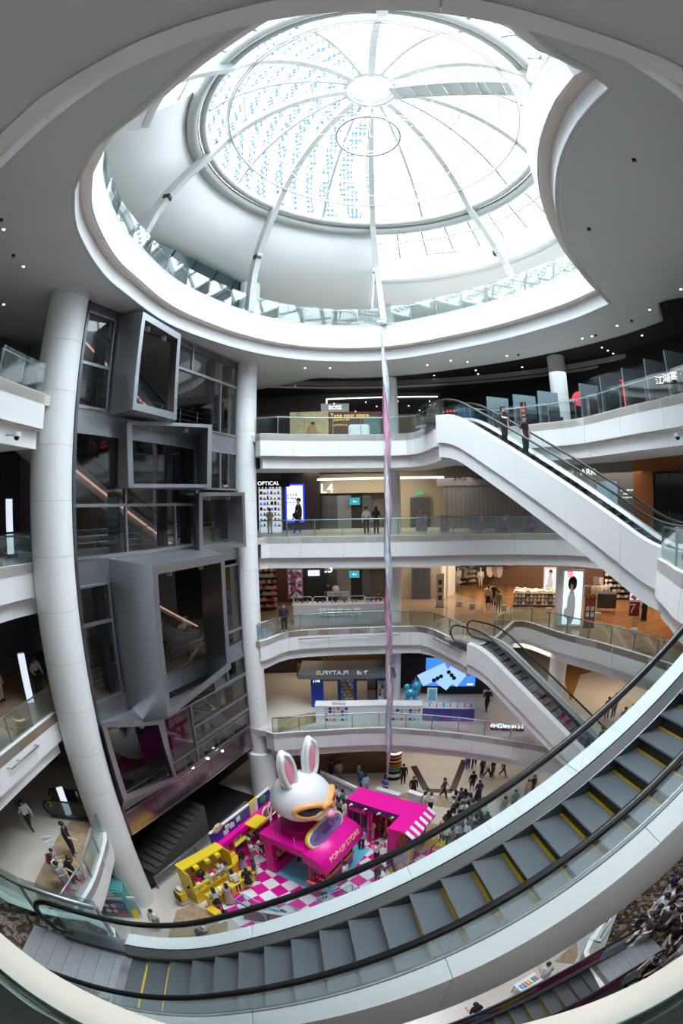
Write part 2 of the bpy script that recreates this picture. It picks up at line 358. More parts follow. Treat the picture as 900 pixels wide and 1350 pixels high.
def make_level(L, z, E, closed, wallseg, floor_m, shelf=True, near_mat=None):
    fl_edge = list(E)
    if wallseg: fl_edge = fl_edge+[p for p in reversed(back_wall_line)] ; fl_edge = fl_edge+[fl_edge[0]]
    elif closed: fl_edge = fl_edge+[fl_edge[0]]
    N = outward(E, closed)
    bm = bm_new(); ring_prism(bm, fl_edge, [radial(p, ROUT) for p in fl_edge], z-.35, z)
    fl = tag(link('floor', bm, floor_m), kind='structure')
    # soffit ring and dark ceiling beyond
    n_in = [Vector((p.x+n.x*.3, p.y+n.y*.3)) for p, n in zip(E, N)]
    wid = 3.4
    mid = [CEN+(p-CEN)*(1+wid/max((p-CEN).length, 1)) for p in n_in]
    bm = bm_new(); ring_prism(bm, n_in+([n_in[0]] if closed else []), mid+([mid[0]] if closed else []), z-1.75, z-1.6, False)
    so = tag(link('ceiling', bm, SOFFIT if L != 5 else SOFFIT), kind='structure')
    bm = bm_new(); m2 = mid+([mid[0]] if closed else [])
    if wallseg: m2 = m2+[p+(p-CEN).normalized()*.3 for p in reversed(back_wall_line)]; m2.append(m2[0])
    ring_prism(bm, m2, [radial(p, ROUT) for p in m2], z-.75, z-.4)
    dc = link('dark_ceiling', bm, DARKCEIL, so)
    bm = bm_new()       # lip that closes the soffit towards the recess
    Nm = outward(mid, closed)
    sweep(bm, [Vector((p.x, p.y, z)) for p in (mid+([mid[0]] if closed else []))], [(-.05, -1.75), (.05, -1.75), (.05, -.5), (-.05, -.5)], Nm+([Nm[0]] if closed else []))
    link('soffit_lip', bm, SOFFIT, so)
    # fascia: upper band stands proud of the lower one, split in panels
    per = 4; n = len(E); idx = list(range(0, n if closed else n-1, per))
    for a in idx:
        b = min(a+per, n if closed else n-1)
        ii = [k % n for k in range(a, b+1)]
        path = [Vector((E[k].x, E[k].y, z)) for k in ii]; R = [N[k] for k in ii]
        # a hair's gap between panels
        if len(path) > 1:
            d0 = (path[1]-path[0]).normalized()*.006; d1 = (path[-2]-path[-1]).normalized()*.006
            path = list(path); path[0] = path[0]+d0; path[-1] = path[-1]+d1
        bm = bm_new(); sweep(bm, path, [(0, 0.02), (.16, .02), (.16, -1.15), (0, -1.15)], R)
        link('fascia_panel', bm, FASCIA, fl)
        bm = bm_new(); sweep(bm, path, [(.28, -1.2), (.40, -1.2), (.40, -1.78), (.28, -1.78)], R)
        link('lower_fascia_panel', bm, FASCIA, fl)
    bm = bm_new(); P3 = [Vector((p.x, p.y, z)) for p in E]; NN = list(N)
    if closed: P3.append(P3[0]); NN.append(NN[0])
    sweep(bm, P3, [(.10, -1.12), (.42, -1.12), (.42, -1.2), (.10, -1.2)], NN); link('glow_tinted_cove', bm, COVE, fl)
    bm = bm_new(); sweep(bm, P3, [(.17, -.02), (.3, -.02), (.3, -1.1), (.17, -1.1)], NN); link('fascia_backing', bm, JOINT, fl)
    return fl, so
FL = {}
for L in (2, 3, 4, 5):
    FL[L] = make_level(L, ZL[L], edge[L], False, True, {2: BEIGE, 3: TANFLOOR}.get(L, CREAM))
# sixth floor: tall double fascia
def level6():
    z = 27.9; E = edge6; N = outward(E, True)
    for i, p in enumerate(E):       # the lobe faces the other way
        pass
    n = len(E); P = E+[E[0]]; NN = N+[N[0]]
    bm = bm_new(); ring_prism(bm, P, [radial(p, ROUT) for p in P], z-.3, z)
    fl = tag(link('floor', bm, CREAM), kind='structure')
    mid = [p+(p-CEN).normalized()*3.6 for p in E]; mid = mid+[mid[0]]
    # the wide soffit runs out over the galleries; only its far side opens into the dark recess
    out = []
    for p in P:
        a = math.degrees(math.atan2(p.y-CEN.y, p.x-CEN.x)); wdt = 3.4
        if a > 125 or a < -25: wdt = 11
        elif a > 100: wdt = 3.4+(a-100)/25*7.6
        elif a < 0: wdt = 3.4+(-a)/25*7.6
        out.append(p+(p-CEN).normalized()*wdt)
    bm = bm_new(); ring_prism(bm, [Vector((p.x+q.x*.02, p.y+q.y*.02)) for p, q in zip(P, NN)], out, 25.9, 26.05)
    so = tag(link('ceiling', bm, SOFFIT), kind='structure')
    bm = bm_new(); ring_prism(bm, out, [radial(p, ROUT) for p in out], 26.75, 27.0); link('dark_ceiling', bm, DARKCEIL, so)
    Nm = outward(out[:-1], True); Nm.append(Nm[0])
    bm = bm_new(); sweep(bm, [Vector((p.x, p.y, 26)) for p in out], [(-.05, -.1), (.05, -.1), (.05, .9), (-.05, .9)], Nm); link('soffit_lip', bm, SOFFIT, so)
    per = 5
    for a in range(0, n, per):
        ii = [k % n for k in range(a, min(a+per, n)+1)]; path = [Vector((E[k].x, E[k].y, 0)) for k in ii]; R = [N[k] for k in ii]
        bm = bm_new(); sweep(bm, path, [(-.35, 27.92), (-.2, 27.92), (-.2, 26.55), (-.35, 26.55)], R); link('fascia_panel', bm, FASCIA, fl)
        bm = bm_new(); sweep(bm, path, [(0, 26.48), (.12, 26.48), (.12, 25.88), (0, 25.88)], R); link('lower_fascia_panel', bm, FASCIA, fl)
    bm = bm_new(); sweep(bm, [Vector((p.x, p.y, 0)) for p in P], [(-.3, 26.5), (.3, 26.5), (.3, 26.6), (-.3, 26.6)], NN); link('glow_tinted_cove', bm, COVE, fl)
    bm = bm_new(); sweep(bm, [Vector((p.x, p.y, 0)) for p in P], [(-.35, 27.8), (.3, 27.8), (.3, 27.9), (-.35, 27.9)], NN); link('edge_cap', bm, FASCIA, fl)
    bm = bm_new(); sweep(bm, [Vector((p.x, p.y, 0)) for p in P], [(-.03, 25.86), (.1, 25.86), (.1, 25.9), (-.03, 25.9)], NN); link('edge_trim', bm, GREY, fl)
    return fl, so
FL[6] = level6()
# slim grey bulkheads with the track that follow the galleries
for z, r0, a0, a1 in ((26.3, 17.5, 8, 112), (20.75, 18.5, 30, 112), (15.25, 18.5, 30, 112)):
    for k, (dr, hz) in enumerate(((0, .28), (.5, .14))):
        P = [CEN+Vector((math.cos(math.radians(a)), math.sin(math.radians(a))))*(r0+dr) for a in range(a0, a1+1, 4)]
        bm = bm_new(); sweep(bm, [Vector((p.x, p.y, z-k*.1)) for p in P], [(0, 0), (.16, 0), (.16, hz), (0, hz)], outward(P)); o = link('trim_1', bm, GREYCEIL); tag(o, kind='structure')
# ------------------------------------------------------------------ ground
bm = bm_new(); box(bm, -36, -20, -.3, 38, 50, 0); ground = tag(link('floor', bm, BEIGE), kind='structure')
def band(name, cx, cy, r0, r1, a0, a1, m, z=.004, parent=None):
    bm = bm_new(); A = [Vector((cx+r0*math.cos(math.radians(a)), cy+r0*math.sin(math.radians(a)))) for a in np.linspace(a0, a1, 40)]
    B = [Vector((cx+r1*math.cos(math.radians(a)), cy+r1*math.sin(math.radians(a)))) for a in np.linspace(a0, a1, 40)]
    ring_prism(bm, A, B, z-.02, z+.004); return link(name, bm, m, parent)
def poly_inlay(name, pts, z, m, parent, th=.02):
    bm = bm_new(); b = [bm.verts.new((p[0], p[1], z-th)) for p in pts]; t = [bm.verts.new((p[0], p[1], z)) for p in pts]
    bm.faces.new(t); bm.faces.new(b[::-1])
    for i in range(len(pts)): j = (i+1) % len(pts); bm.faces.new((b[i], b[j], t[j], t[i]))
    bmesh.ops.recalc_face_normals(bm, faces=bm.faces); return link(name, bm, m, parent)
poly_inlay('tan_stone_inlay', [PZ(x, y, 0).to_2d() for x, y in [(233, 1200), (255, 1192), (285, 1205), (300, 1215), (300, 1240), (220, 1240)]], .006, TAN, ground)
poly_inlay('tan_stone_inlay', [PZ(x, y, 0).to_2d() for x, y in [(195, 1168), (203, 1158), (222, 1148), (230, 1150), (212, 1163), (202, 1172)]], .006, TAN, ground)
poly_inlay('tan_stone_inlay', [PZ(x, y, 0).to_2d() for x, y in [(548, 1040), (568, 1048), (612, 1052), (603, 1067), (575, 1063), (520, 1050)]], .006, TAN, ground)
poly_inlay('tan_stone_inlay', [PZ(x, y, 0).to_2d() for x, y in [(545, 1085), (560, 1083), (590, 1090), (575, 1110), (555, 1100)]], .006, TAN, ground)
poly_inlay('tan_stone_inlay', [PZ(x, y, 0).to_2d() for x, y in [(730, 1268), (760, 1240), (762, 1272)]], .006, TAN, ground)
poly_inlay('grey_stone_inlay', [PZ(x, y, 0).to_2d() for x, y in [(700, 1180), (790, 1200), (840, 1200), (775, 1290), (765, 1240), (762, 1270)]], .005, GREY, ground)
for (xa, ya, xb, yb) in ((545, 1010, 562, 1042), (612, 1002, 596, 1043), (562, 1042, 596, 1043)):
    a = PZ(xa, ya, 0); b = PZ(xb, yb, 0); t = (b-a).normalized(); s = Vector((t.y, -t.x, 0))*.22
    poly_inlay('dark_floor_border', [(a-s).to_2d(), (a+s).to_2d(), (b+s).to_2d(), (b-s).to_2d()], .008, mat('dark_brown_stone', (.05, .03, .025), .3) if 'dark_brown_stone' not in MATS else MATS['dark_brown_stone'], ground)
# ------------------------------------------------------------------ shell around the building
for nm, a0, a1 in (('wall_back', 45, 135), ('wall_left', 135, 225), ('wall_front', 225, 315), ('wall_right', -45, 45)):
    bm = bm_new(); P = [CEN+Vector((math.cos(math.radians(a)), math.sin(math.radians(a))))*ROUT for a in range(a0, a1+1, 5)]
    sweep(bm, [Vector((p.x, p.y, 0)) for p in P], [(0, -.3), (.3, -.3), (.3, 36), (0, 36)], outward(P)); tag(link(nm, bm, MIDWALL), kind='structure')
# ------------------------------------------------------------------ columns
def column(c, r, z0, z1, joints, name='column', base=None):
    e = empty(name, (c[0], c[1], z0), kind='structure')
    zz = [z0]+[j for j in joints if z0 < j < z1]+[z1]
    for a, b in zip(zz, zz[1:]):
        bm = bm_new(); cyl(bm, 0, 0, a-z0+.008, b-z0-.008, r, 48); link('column_segment', bm, WHITE, e)
    bm = bm_new(); cyl(bm, 0, 0, 0, z1-z0, r-.02, 32); link('column_core', bm, GREY, e)
    if base:
        bm = bm_new(); cyl(bm, 0, 0, 0, base[1], base[0], 48); link('column_base', bm, WHITE, e)
    return e
JN = [1.9+1.83*k for k in range(20)]
column(C1, .78, 0, 31.0, JN)
column(C2, .61, 0, 31.0, JN, base=(.82, 3.6))
c3 = PD(519, 700, 27.6); column((c3.x, c3.y), .44, 0, 25.9, [2.7+2.7*k for k in range(12)])
c4 = PD(746, 700, 27.2); column((c4.x, c4.y), .55, 0, 26.8, [2.7+2.7*k for k in range(12)])
c5 = PD(715, 395, 26.5)
column((c3.x, c3.y), .5, 27.9, 31, [29])
# ------------------------------------------------------------------ dome
DC = Vector((1.83, 14.8)); RR = 7.5; ZR = 34.4; HUBR = 1.25; HUBZ = 38.9
def dz(r): return ZR+(HUBZ-ZR)*max(0, (1-(r/RR)**2)/(1-(HUBR/RR)**2))**.8
def dp(a, r, z=None): a = math.radians(a); return Vector((DC.x+r*math.cos(a), DC.y+r*math.sin(a), dz(r) if z is None else z))
dome = empty('glass_dome', (DC.x, DC.y, ZR), kind='structure')
dome_off = Vector((DC.x, DC.y, ZR))
def dlink(n, bm, m): 
    bmesh.ops.translate(bm, verts=bm.verts, vec=-dome_off); return link(n, bm, m, dome)
RIBW = mat('pale_rib_paint', (.42, .44, .43), .45)
def barpath(bm, pts, w, h, side):
    rows = []
    for i, p in enumerate(pts):
        a = pts[max(0, i-1)]; b = pts[min(len(pts)-1, i+1)]; t = (b-a).normalized(); u = t.cross(side).normalized()
        rows.append([p+side*w/2+u*h/2, p-side*w/2+u*h/2, p-side*w/2-u*h/2, p+side*w/2-u*h/2])
    V = loft(bm, rows, closed=True, smooth=False); bm.faces.new(V[0][::-1]); bm.faces.new(V[-1]); bmesh.ops.recalc_face_normals(bm, faces=bm.faces)
bases = {133: (328, 412), 88: (505, 422), 43: (690, 398), 178: (176, 338)}
ribpts = {}
for k in range(8):
    a = 88+45*k; a = a-360 if a > 358 else a
    rs = np.linspace(HUBR, RR-.1, 12); pts = [dp(a, r)+Vector((0, 0, -.25)) for r in rs]
    if a in bases: b = PZ(*bases[a], 28.0)
    else: b = dp(a, 9.4 if a == 358 else 11.6, 28.0)
    p0 = dp(a, RR+.1, ZR-.35)
    for t in (0, .2, .4, .6, .8, 1):
        q = p0.lerp(b, t); bulge = math.sin(t*math.pi)*.55; d = Vector((math.cos(math.radians(a)), math.sin(math.radians(a)), 0)); pts.append(q+d*bulge)
    side = Vector((-math.sin(math.radians(a)), math.cos(math.radians(a)), 0))
    bm = bm_new(); barpath(bm, pts, .32, .44, side); o = dlink('main_rib', bm, RIBW); ribpts[a] = pts
    bm = bm_new(); box(bm, -.22, -.22, 0, .22, .22, .12); bmesh.ops.translate(bm, verts=bm.verts, vec=pts[-1]-Vector((0, 0, .08))); dlink('rib_foot', bm, RIBW)
    if a in (133, 178, 43, 88, 223, 358):
        q = pts[12+2]; bm = bm_new(); box(bm, -.16, -.1, -.12, .16, .22, .12, Matrix.Translation(q-Vector((0, 0, .3)))@Matrix.Rotation(math.radians(a), 4, 'Z')); dlink('floodlight', bm, BLACK if a != 88 else CHROME)
    for rr in (3, 5.5, 7.0):
        q = dp(a, rr)+Vector((0, 0, -.5)); bm = bm_new(); box(bm, -.06, -.06, -.05, .06, .06, .05, Matrix.Translation(q)); dlink('rib_bracket', bm, GREY)
for k in range(8):
    a = 88+22.5+45*k; pts = [dp(a, r)+Vector((0, 0, -.12)) for r in np.linspace(HUBR, RR-.05, 12)]
    side = Vector((-math.sin(math.radians(a)), math.cos(math.radians(a)), 0)); bm = bm_new(); barpath(bm, pts, .16, .22, side); dlink('secondary_rib', bm, RIBW)
def circ(c, r, n=72, ry=None): return [Vector((c[0]+r*math.cos(2*math.pi*i/n), c[1]+(ry or r)*math.sin(2*math.pi*i/n), c[2])) for i in range(n)]
for r, z, t in ((RR+.12, ZR-.1, .17), (RR+.55, ZR-.35, .26), (HUBR, HUBZ-.15, .14), (HUBR*.9, HUBZ+.1, .1)):
    bm = bm_new(); tube(bm, circ((DC.x, DC.y, z), r), t, 10, True); dlink('ring_beam', bm, RIBW)
bm = bm_new(); tube(bm, circ((DC.x, DC.y, ZR-.2), RR+.32), .04, 8, True); dlink('ring_gap', bm, GREYCEIL)
for r in (2.9, 4.5, 6.0):
    bm = bm_new(); tube(bm, circ((DC.x, DC.y, dz(r)-.02), r), .045, 6, True); dlink('purlin', bm, RIBW)
bm = bm_new(); tube(bm, circ((DC.x+.05, DC.y, 35.2), 6.7), .075, 8, True); tube(bm, circ((DC.x+.05, DC.y, 35.05), 6.62), .05, 6, True); dlink('hanging_ring', bm, RIBW)
# frit: pale blue dotted glass in bands on the west side
def frit_mat():
    m = bpy.data.materials.new('dotted_skylight_glass'); m.use_nodes = True; nt = m.node_tree; nt.nodes.clear(); N = nt.nodes.new; Lk = nt.links.new
    out = N('ShaderNodeOutputMaterial'); t = N('ShaderNodeTexCoord'); v = N('ShaderNodeTexVoronoi'); v.inputs['Scale'].default_value = 4.4; v.inputs['Randomness'].default_value = .15
    Lk(t.outputs['Object'], v.inputs['Vector']); m1 = N('ShaderNodeMath'); m1.operation = 'LESS_THAN'; m1.inputs[1].default_value = .52; Lk(v.outputs['Distance'], m1.inputs[0])
    wv = N('ShaderNodeTexWave'); wv.inputs['Scale'].default_value = .42; wv.bands_direction = 'DIAGONAL'; wv.inputs['Distortion'].default_value = 2.0; wv.inputs['Detail'].default_value = 0; Lk(t.outputs['Object'], wv.inputs['Vector'])
    m2 = N('ShaderNodeMath'); m2.operation = 'GREATER_THAN'; m2.inputs[1].default_value = .42; Lk(wv.outputs['Fac'], m2.inputs[0])
    m3 = N('ShaderNodeMath'); m3.operation = 'MULTIPLY'; Lk(m1.outputs[0], m3.inputs[0]); Lk(m2.outputs[0], m3.inputs[1])
    mx = N('ShaderNodeMix'); mx.data_type = 'RGBA'; mx.inputs[6].default_value = (.93, .96, .98, 1); mx.inputs[7].default_value = (.055, .10, .14, 1); Lk(m3.outputs[0], mx.inputs[0])
    tr = N('ShaderNodeBsdfTransparent'); Lk(mx.outputs[2], tr.inputs[0]); Lk(tr.outputs[0], out.inputs[0]); return m
FRIT = frit_mat()
rows = [HUBR, 2.9, 4.5, 6.0, RR]
for k in range(16):
    a0 = 88-22.5*0+22.5*k; a1 = a0+22.5; am = (a0+11.25) % 360
    for j in range(4):
        bm = bm_new(); vs = []
        for r, a in ((rows[j]+.03, a0+.3), (rows[j+1]-.03, a0+.3), (rows[j+1]-.03, a1-.3), (rows[j]+.03, a1-.3)): vs.append(dp(a, r)+Vector((0, 0, .06)))
        mids = [dp((a0+a1)/2, rows[j]+.03)+Vector((0, 0, .06)), dp((a0+a1)/2, rows[j+1]-.03)+Vector((0, 0, .06))]
        V = [bm.verts.new(p) for p in (vs[0], vs[1], mids[1], vs[2], vs[3], mids[0])]
        bm.faces.new((V[0], V[1], V[2], V[5])); bm.faces.new((V[5], V[2], V[3], V[4]))
        o = dlink('glass_pane', bm, FRIT if 92 < am < 235 else SKYG)
# hub lantern: ring of cleats and a clear cap
for k in range(16):
    bm = bm_new(); M = Matrix.Translation(dp(88+22.5*k, HUBR+.1, HUBZ-.12))@Matrix.Rotation(math.radians(88+22.5*k), 4, 'Z'); box(bm, -.18, -.1, -.08, .18, .1, .08, M); dlink('hub_cleat', bm, RIBW)
# catwalk from the hub to the ring
A = dp(-10, 1.4, 38.0); B = dp(-24, 7.2, 35.0)
A = PZ(516, 124, 37.6); B = PZ(688, 118, 35.4)
t = (B-A); Ln = t.length; t.normalize(); sd = Vector((0, 0, 1)).cross(t).normalized(); upc = t.cross(sd)*-1; upc = Vector((0, 0, 1))
bm = bm_new()
for s in (-.45, .45):
    tube(bm, [A+sd*s, B+sd*s], .05, 6); tube(bm, [A+sd*s+upc*.95, B+sd*s+upc*.95], .035, 6)
    for i in range(13):
        p = A+t*(Ln*i/12)+sd*s; tube(bm, [p, p+upc*.95], .025, 5)
        if i < 12: tube(bm, [p, p+t*(Ln/12)+upc*.95], .018, 5)
dlink('catwalk_railing', bm, RIBW)
for i in range(16):
    p = A+t*(Ln*(i+.5)/16); bm = bm_new(); M = Matrix((( t.x, sd.x, 0, p.x), (t.y, sd.y, 0, p.y), (t.z, sd.z, 1, p.z), (0, 0, 0, 1)))
    box(bm, -Ln/32.6, -.45, -.03+.05*(i % 2), Ln/32.6, .45, .03+.05*(i % 2), M); dlink('catwalk_plank', bm, RIBW)
# suspended mobile frame: pole, two hoops and spokes
mob = empty('suspended_hoop_frame', (1.5, 14.6, 33), label='thin steel hoops and spokes hanging on a pole under the dome hub', cat='hoop frame')
MO = Vector((1.5, 14.6, 33))
def mlink(n, bm, m): bmesh.ops.translate(bm, verts=bm.verts, vec=-MO); return link(n, bm, m, mob)
bm = bm_new(); tube(bm, circ((1.53, 15.0, 33), 3.7, ry=2.95), .03, 6, True); mlink('outer_hoop', bm, CHROME)
bm = bm_new(); tube(bm, circ((1.36, 13.55, 33), 1.3), .06, 8, True); mlink('inner_hoop', bm, CHROME)
bm = bm_new(); tube(bm, circ((1.36, 13.55, 33.25), 1.22), .03, 8, True); mlink('inner_hoop', bm, CHROME)
for k in range(8):
    an = 2*math.pi*(k+.3)/8; bm = bm_new(); tube(bm, [(1.36+1.3*math.cos(an), 13.55+1.3*math.sin(an), 33), (1.53+3.7*math.cos(an+.25), 15+2.95*math.sin(an+.25), 33)], .016, 5); mlink('spoke', bm, CHROME)
bm = bm_new(); tube(bm, [(1.36, 13.55, 33), (1.83, 14.8, 38.8)], .05, 8); mlink('pole', bm, CHROME)
bm = bm_new(); tube(bm, [(.06, 13.55, 33), (2.66, 13.55, 33)], .02, 5); tube(bm, [(1.36, 12.25, 33), (1.36, 17.9, 33)], .03, 5); mlink('crossbar', bm, CHROME)
# ------------------------------------------------------------------ what surrounds the dome
def rev(name, prof, a0, a1, m, n=60, parent=None, flip=False):
    bm = bm_new(); loft(bm, [[dp(a, r, z) for r, z in prof] for a in np.linspace(a0, a1, n)], smooth=True); bmesh.ops.recalc_face_normals(bm, faces=bm.faces)
    return link(name, bm, m, parent)
cw = rev('ceiling', [(RR+.7, ZR+.3), (RR+.72, ZR-.1), (8.5, 33.6), (8.95, 32.9), (9.6, 32.2), (10.6, 31.65), (12, 31.25), (13.5, 31.0), (34, 31.0), (34, 31.3), (13, 31.6), (9, 34), (RR+.7, ZR+.3)], 88, 210, DRUM); tag(cw, kind='structure')
cr_ = rev('ceiling', [(9.55, 32.9), (9.6, 31.45), (9.8, 31.2), (9.8, 31.0), (34, 31.0), (34, 31.5), (10, 33.1), (9.55, 32.9)], -150, 88, DRUM); tag(cr_, kind='structure')
rf = rev('trim_2', [(9.5, 31.5), (9.75, 31.5), (9.75, 31.2), (9.5, 31.2), (9.5, 31.5)], -150, 88, FASCIA); tag(rf, kind='structure')
sk = empty('window_1', (DC.x, DC.y, 33), kind='structure')
def slink(n, bm, m): bmesh.ops.translate(bm, verts=bm.verts, vec=-Vector((DC.x, DC.y, 33))); return link(n, bm, m, sk)
for k in range(24):
    a = 88-10*k
    if a < -150: break
    bm = bm_new(); side = Vector((-math.sin(math.radians(a)), math.cos(math.radians(a)), 0)); barpath(bm, [dp(a, 8.05, 34.2), dp(a, 9.6, 32.95)], .12, .2, side); slink('rafter', bm, RIBW)
    bm = bm_new(); P = [dp(a-.4, 8.05, 34.3), dp(a-.4, 9.6, 33.05), dp(a-9.6, 9.6, 33.05), dp(a-9.6, 8.05, 34.3)]; bm.faces.new([bm.verts.new(p) for p in P]); slink('glass_pane', bm, SKYG)
    bm = bm_new(); tube(bm, [dp(a, 8.6, 33.75), dp(a, 8.6, 33.2)], .03, 5); slink('hanger_rod', bm, RIBW)
    bm = bm_new(); tube(bm, [dp(a-.5, 8.8, 33.6), dp(a-9.5, 8.8, 33.6)], .05, 6); slink('purlin', bm, RIBW)
# closing triangle on the west side where the ribs pass a bright slot
for a0, a1 in ((210, 230),):
    bm = bm_new(); P = [dp(a0, 7.6, 34.5), dp(a0, 14, 33), dp(a1, 14, 33), dp(a1, 7.6, 34.5)]; bm.faces.new([bm.verts.new(p) for p in P]); slink('glass_pane', bm, SKYG)
# vent slot in the white drum
p = PD(583, 332, 22.3); bm = bm_new(); M = Matrix.Translation(p)@Matrix.Rotation(math.radians(-22), 4, 'Z'); box(bm, -.8, -.06, -.09, .8, .06, .09, M); tag(link('air_grille', bm, GREY), 'long grey air slot in the white drum below the skylight', 'vent')
# dark shop front on the sixth floor, west side, and a plain back wall elsewhere
bm = bm_new(); loft(bm, [[dp(a, 13.4, 27.9), dp(a, 13.4, 31.0)] for a in np.linspace(122, 215, 20)]); so6 = tag(link('wall_upper', bm, mat('dark_teal_shopfront', (.02, .05, .055), .15)), kind='structure')
wa, wb = PZ(140, 292, 31.1), PZ(316, 372, 31.1); tt = (wb-wa).normalized()
bm = bm_new(); n9 = Vector((tt.y, -tt.x, 0)); n9 = n9 if n9.dot(DC.to_3d()-wa) > 0 else -n9
hexa(bm, [wa.xy.to_3d()+Vector((0, 0, 27.9)), wb.xy.to_3d()+Vector((0, 0, 27.9)), wb.xy.to_3d()-n9*.2+Vector((0, 0, 27.9)), wa.xy.to_3d()-n9*.2+Vector((0, 0, 27.9)), wa, wb, wb-n9*.2+Vector((0, 0, .0)), wa-n9*.2]); sf = tag(link('wall_upper', bm, MATS['dark_teal_shopfront']), kind='structure')
Lw = (wb-wa).length
for k in range(7):
    p = wa+tt*(Lw*k/6)+n9*.04; q = wa+tt*(Lw*min(6, k+.8)/6)+n9*.04; bm = bm_new(); tube(bm, [(p.x, p.y, 27.9), (q.x, q.y, 31.1)], .05, 5); link('diagonal_mullion', bm, BLACK, sf)
for a in range(124, 214, 6):
    bm = bm_new(); tube(bm, [dp(a, 13.3, 27.9), dp(a+4, 13.3, 31.0)], .05, 5); link('diagonal_mullion', bm, BLACK, so6)
bm = bm_new(); loft(bm, [[dp(a, 15.5, 27.9), dp(a, 15.5, 31.0)] for a in np.linspace(-30, 122, 24)]); tag(link('wall_upper', bm, WHITE), kind='structure')
# ------------------------------------------------------------------ downlights in the soffits
def downlight(p, label, group, m=LCOOL, r=.05):
    bm = bm_new(); cyl(bm, 0, 0, -.02, 0, r, 12); o = link('downlight', bm, m); o.location = p; bm = bm_new(); tube(bm, circ((0, 0, -.01), r*1.25, 14), .012, 5, True); link('trim_ring', bm, WHITEG, o); return tag(o, label, 'ceiling light', group)
def spot_black(p, label, group):
    bm = bm_new(); cyl(bm, 0, 0, -.08, 0, .06, 12); o = link('sprinkler', bm, BLACK); o.location = p; bm = bm_new(); cyl(bm, 0, 0, -.1, -.08, .03, 8); link('nozzle', bm, CHROME, o); return tag(o, label, 'sprinkler', group)
ORD = 'first second third fourth fifth sixth seventh eighth ninth tenth eleventh twelfth thirteenth fourteenth fifteenth sixteenth seventeenth eighteenth nineteenth twentieth last'.split()
for i, (x, y) in enumerate([(5, 302), (31, 351), (5, 401), (402, 485), (435, 485), (563, 481), (594, 475), (616, 477), (668, 469), (767, 446), (780, 443), (813, 429), (856, 408), (897, 381)]):
    downlight(PZ(x, y, 25.9), 'small round downlight in the pale top soffit, %s counted clockwise from the near column' % ORD[i], 'downlights of the upper soffit')
for i, (x, y) in enumerate([(2, 289), (18, 336), (683, 467), (785, 441), (832, 422), (878, 399), (776, 301), (835, 210)]):
    spot_black(PZ(x, y, 25.9), 'black sprinkler dot on the pale top soffit, %s counted clockwise from the near column' % ORD[i], 'sprinklers of the upper soffit')
for i, (x, y) in enumerate([(392, 497), (390, 503), (389, 509), (453, 498), (452, 504), (451, 510), (572, 495), (574, 500), (627, 488), (630, 493), (634, 498), (688, 484), (692, 489), (697, 493), (757, 483), (793, 458), (801, 462), (808, 466), (816, 470), (846, 442), (874, 453)]):
    downlight(PZ(x, y, 26.73), 'tiny spotlight in the black recess, %s from the far white column rightward' % ORD[i], 'spotlights in the black recess', LCOOL, .05)
for (x, y, z, lab) in [(893, 577, 20.3, 'white dome camera under the fifth floor fascia near the louvers'), (22, 577, 20.3, 'white dome camera under the west fifth floor fascia')]:
    p = PD(x, y, 16.5 if x > 500 else 14); e = empty('security_camera', p, label=lab, cat='camera'); bm = bm_new(); blob_ = bmesh.ops.create_icosphere(bm, subdivisions=2, radius=.09); link('dome', bm, BLACK, e); bm = bm_new(); cyl(bm, 0, 0, .03, .16, .13, 20); link('housing', bm, WHITEG, e); bm = bm_new(); d = Vector((p.x-CEN.x, p.y-CEN.y, 0)).normalized(); tube(bm, [(0, 0, .1), d*.5+Vector((0, 0, .1))], .03, 6); link('arm', bm, GREY, e)
# ------------------------------------------------------------------ glass balustrades
def railing(P, z, label, cat='railing', h=1.05, inset=.12, step=1.55, closed=False, gm=GLASSR, hm=HAND, name='glass_railing', group='glass railings of the galleries', posts=True, hr=.028, out=None):
    P = [Vector(p) for p in P]; P = resample(P, step, closed); N = outward(P, closed) if out is None else out(P)
    Q = [Vector((p.x+n.x*inset, p.y+n.y*inset)) for p, n in zip(P, N)]
    e = empty(name, (Q[0].x, Q[0].y, z), label=label, cat=cat, group=group); O = Vector((Q[0].x, Q[0].y, z))
    m = len(Q); rng = range(m if closed else m-1)
    for i in rng:
        a = Q[i].to_3d()-Vector((O.x, O.y, 0)); b = Q[(i+1) % m].to_3d()-Vector((O.x, O.y, 0)); t = (b-a).normalized(); n = Vector((t.y, -t.x, 0))*.008
        a = a+t*.02; b = b-t*.02; bm = bm_new()
        hexa(bm, [a-n+Vector((0, 0, .03)), b-n+Vector((0, 0, .03)), b+n+Vector((0, 0, .03)), a+n+Vector((0, 0, .03)), a-n+Vector((0, 0, h)), b-n+Vector((0, 0, h)), b+n+Vector((0, 0, h)), a+n+Vector((0, 0, h))])
        link('glass_pane', bm, gm, e)
        if posts:
            bm = bm_new(); M = Matrix.Translation(a-t*.02+Vector((N[i].x, N[i].y, 0))*.05)@Matrix.Rotation(math.atan2(t.y, t.x), 4, 'Z'); box(bm, -.02, -.035, 0, .02, .035, h-.12, M); link('post', bm, HANDG, e)
    H = [Vector((q.x+n.x*.09-O.x, q.y+n.y*.09-O.y, h-.1)) for q, n in zip(Q, N)]
    bm = bm_new(); tube(bm, H, hr, 8, closed); link('handrail', bm, hm, e)
    return e
def sub(E, a, b):
    """slice of a level's edge between the points nearest a and b"""
    ia = min(range(len(E)), key=lambda i: (E[i]-Vector(a)).length); ib = min(range(len(E)), key=lambda i: (E[i]-Vector(b)).length)
    return E[ia:ib+1] if ia <= ib else E[ib:ia+1]
railing(edge6, 27.9, 'clear glass railing around the round opening under the dome', closed=True, h=1.15, inset=-.12, group=None)
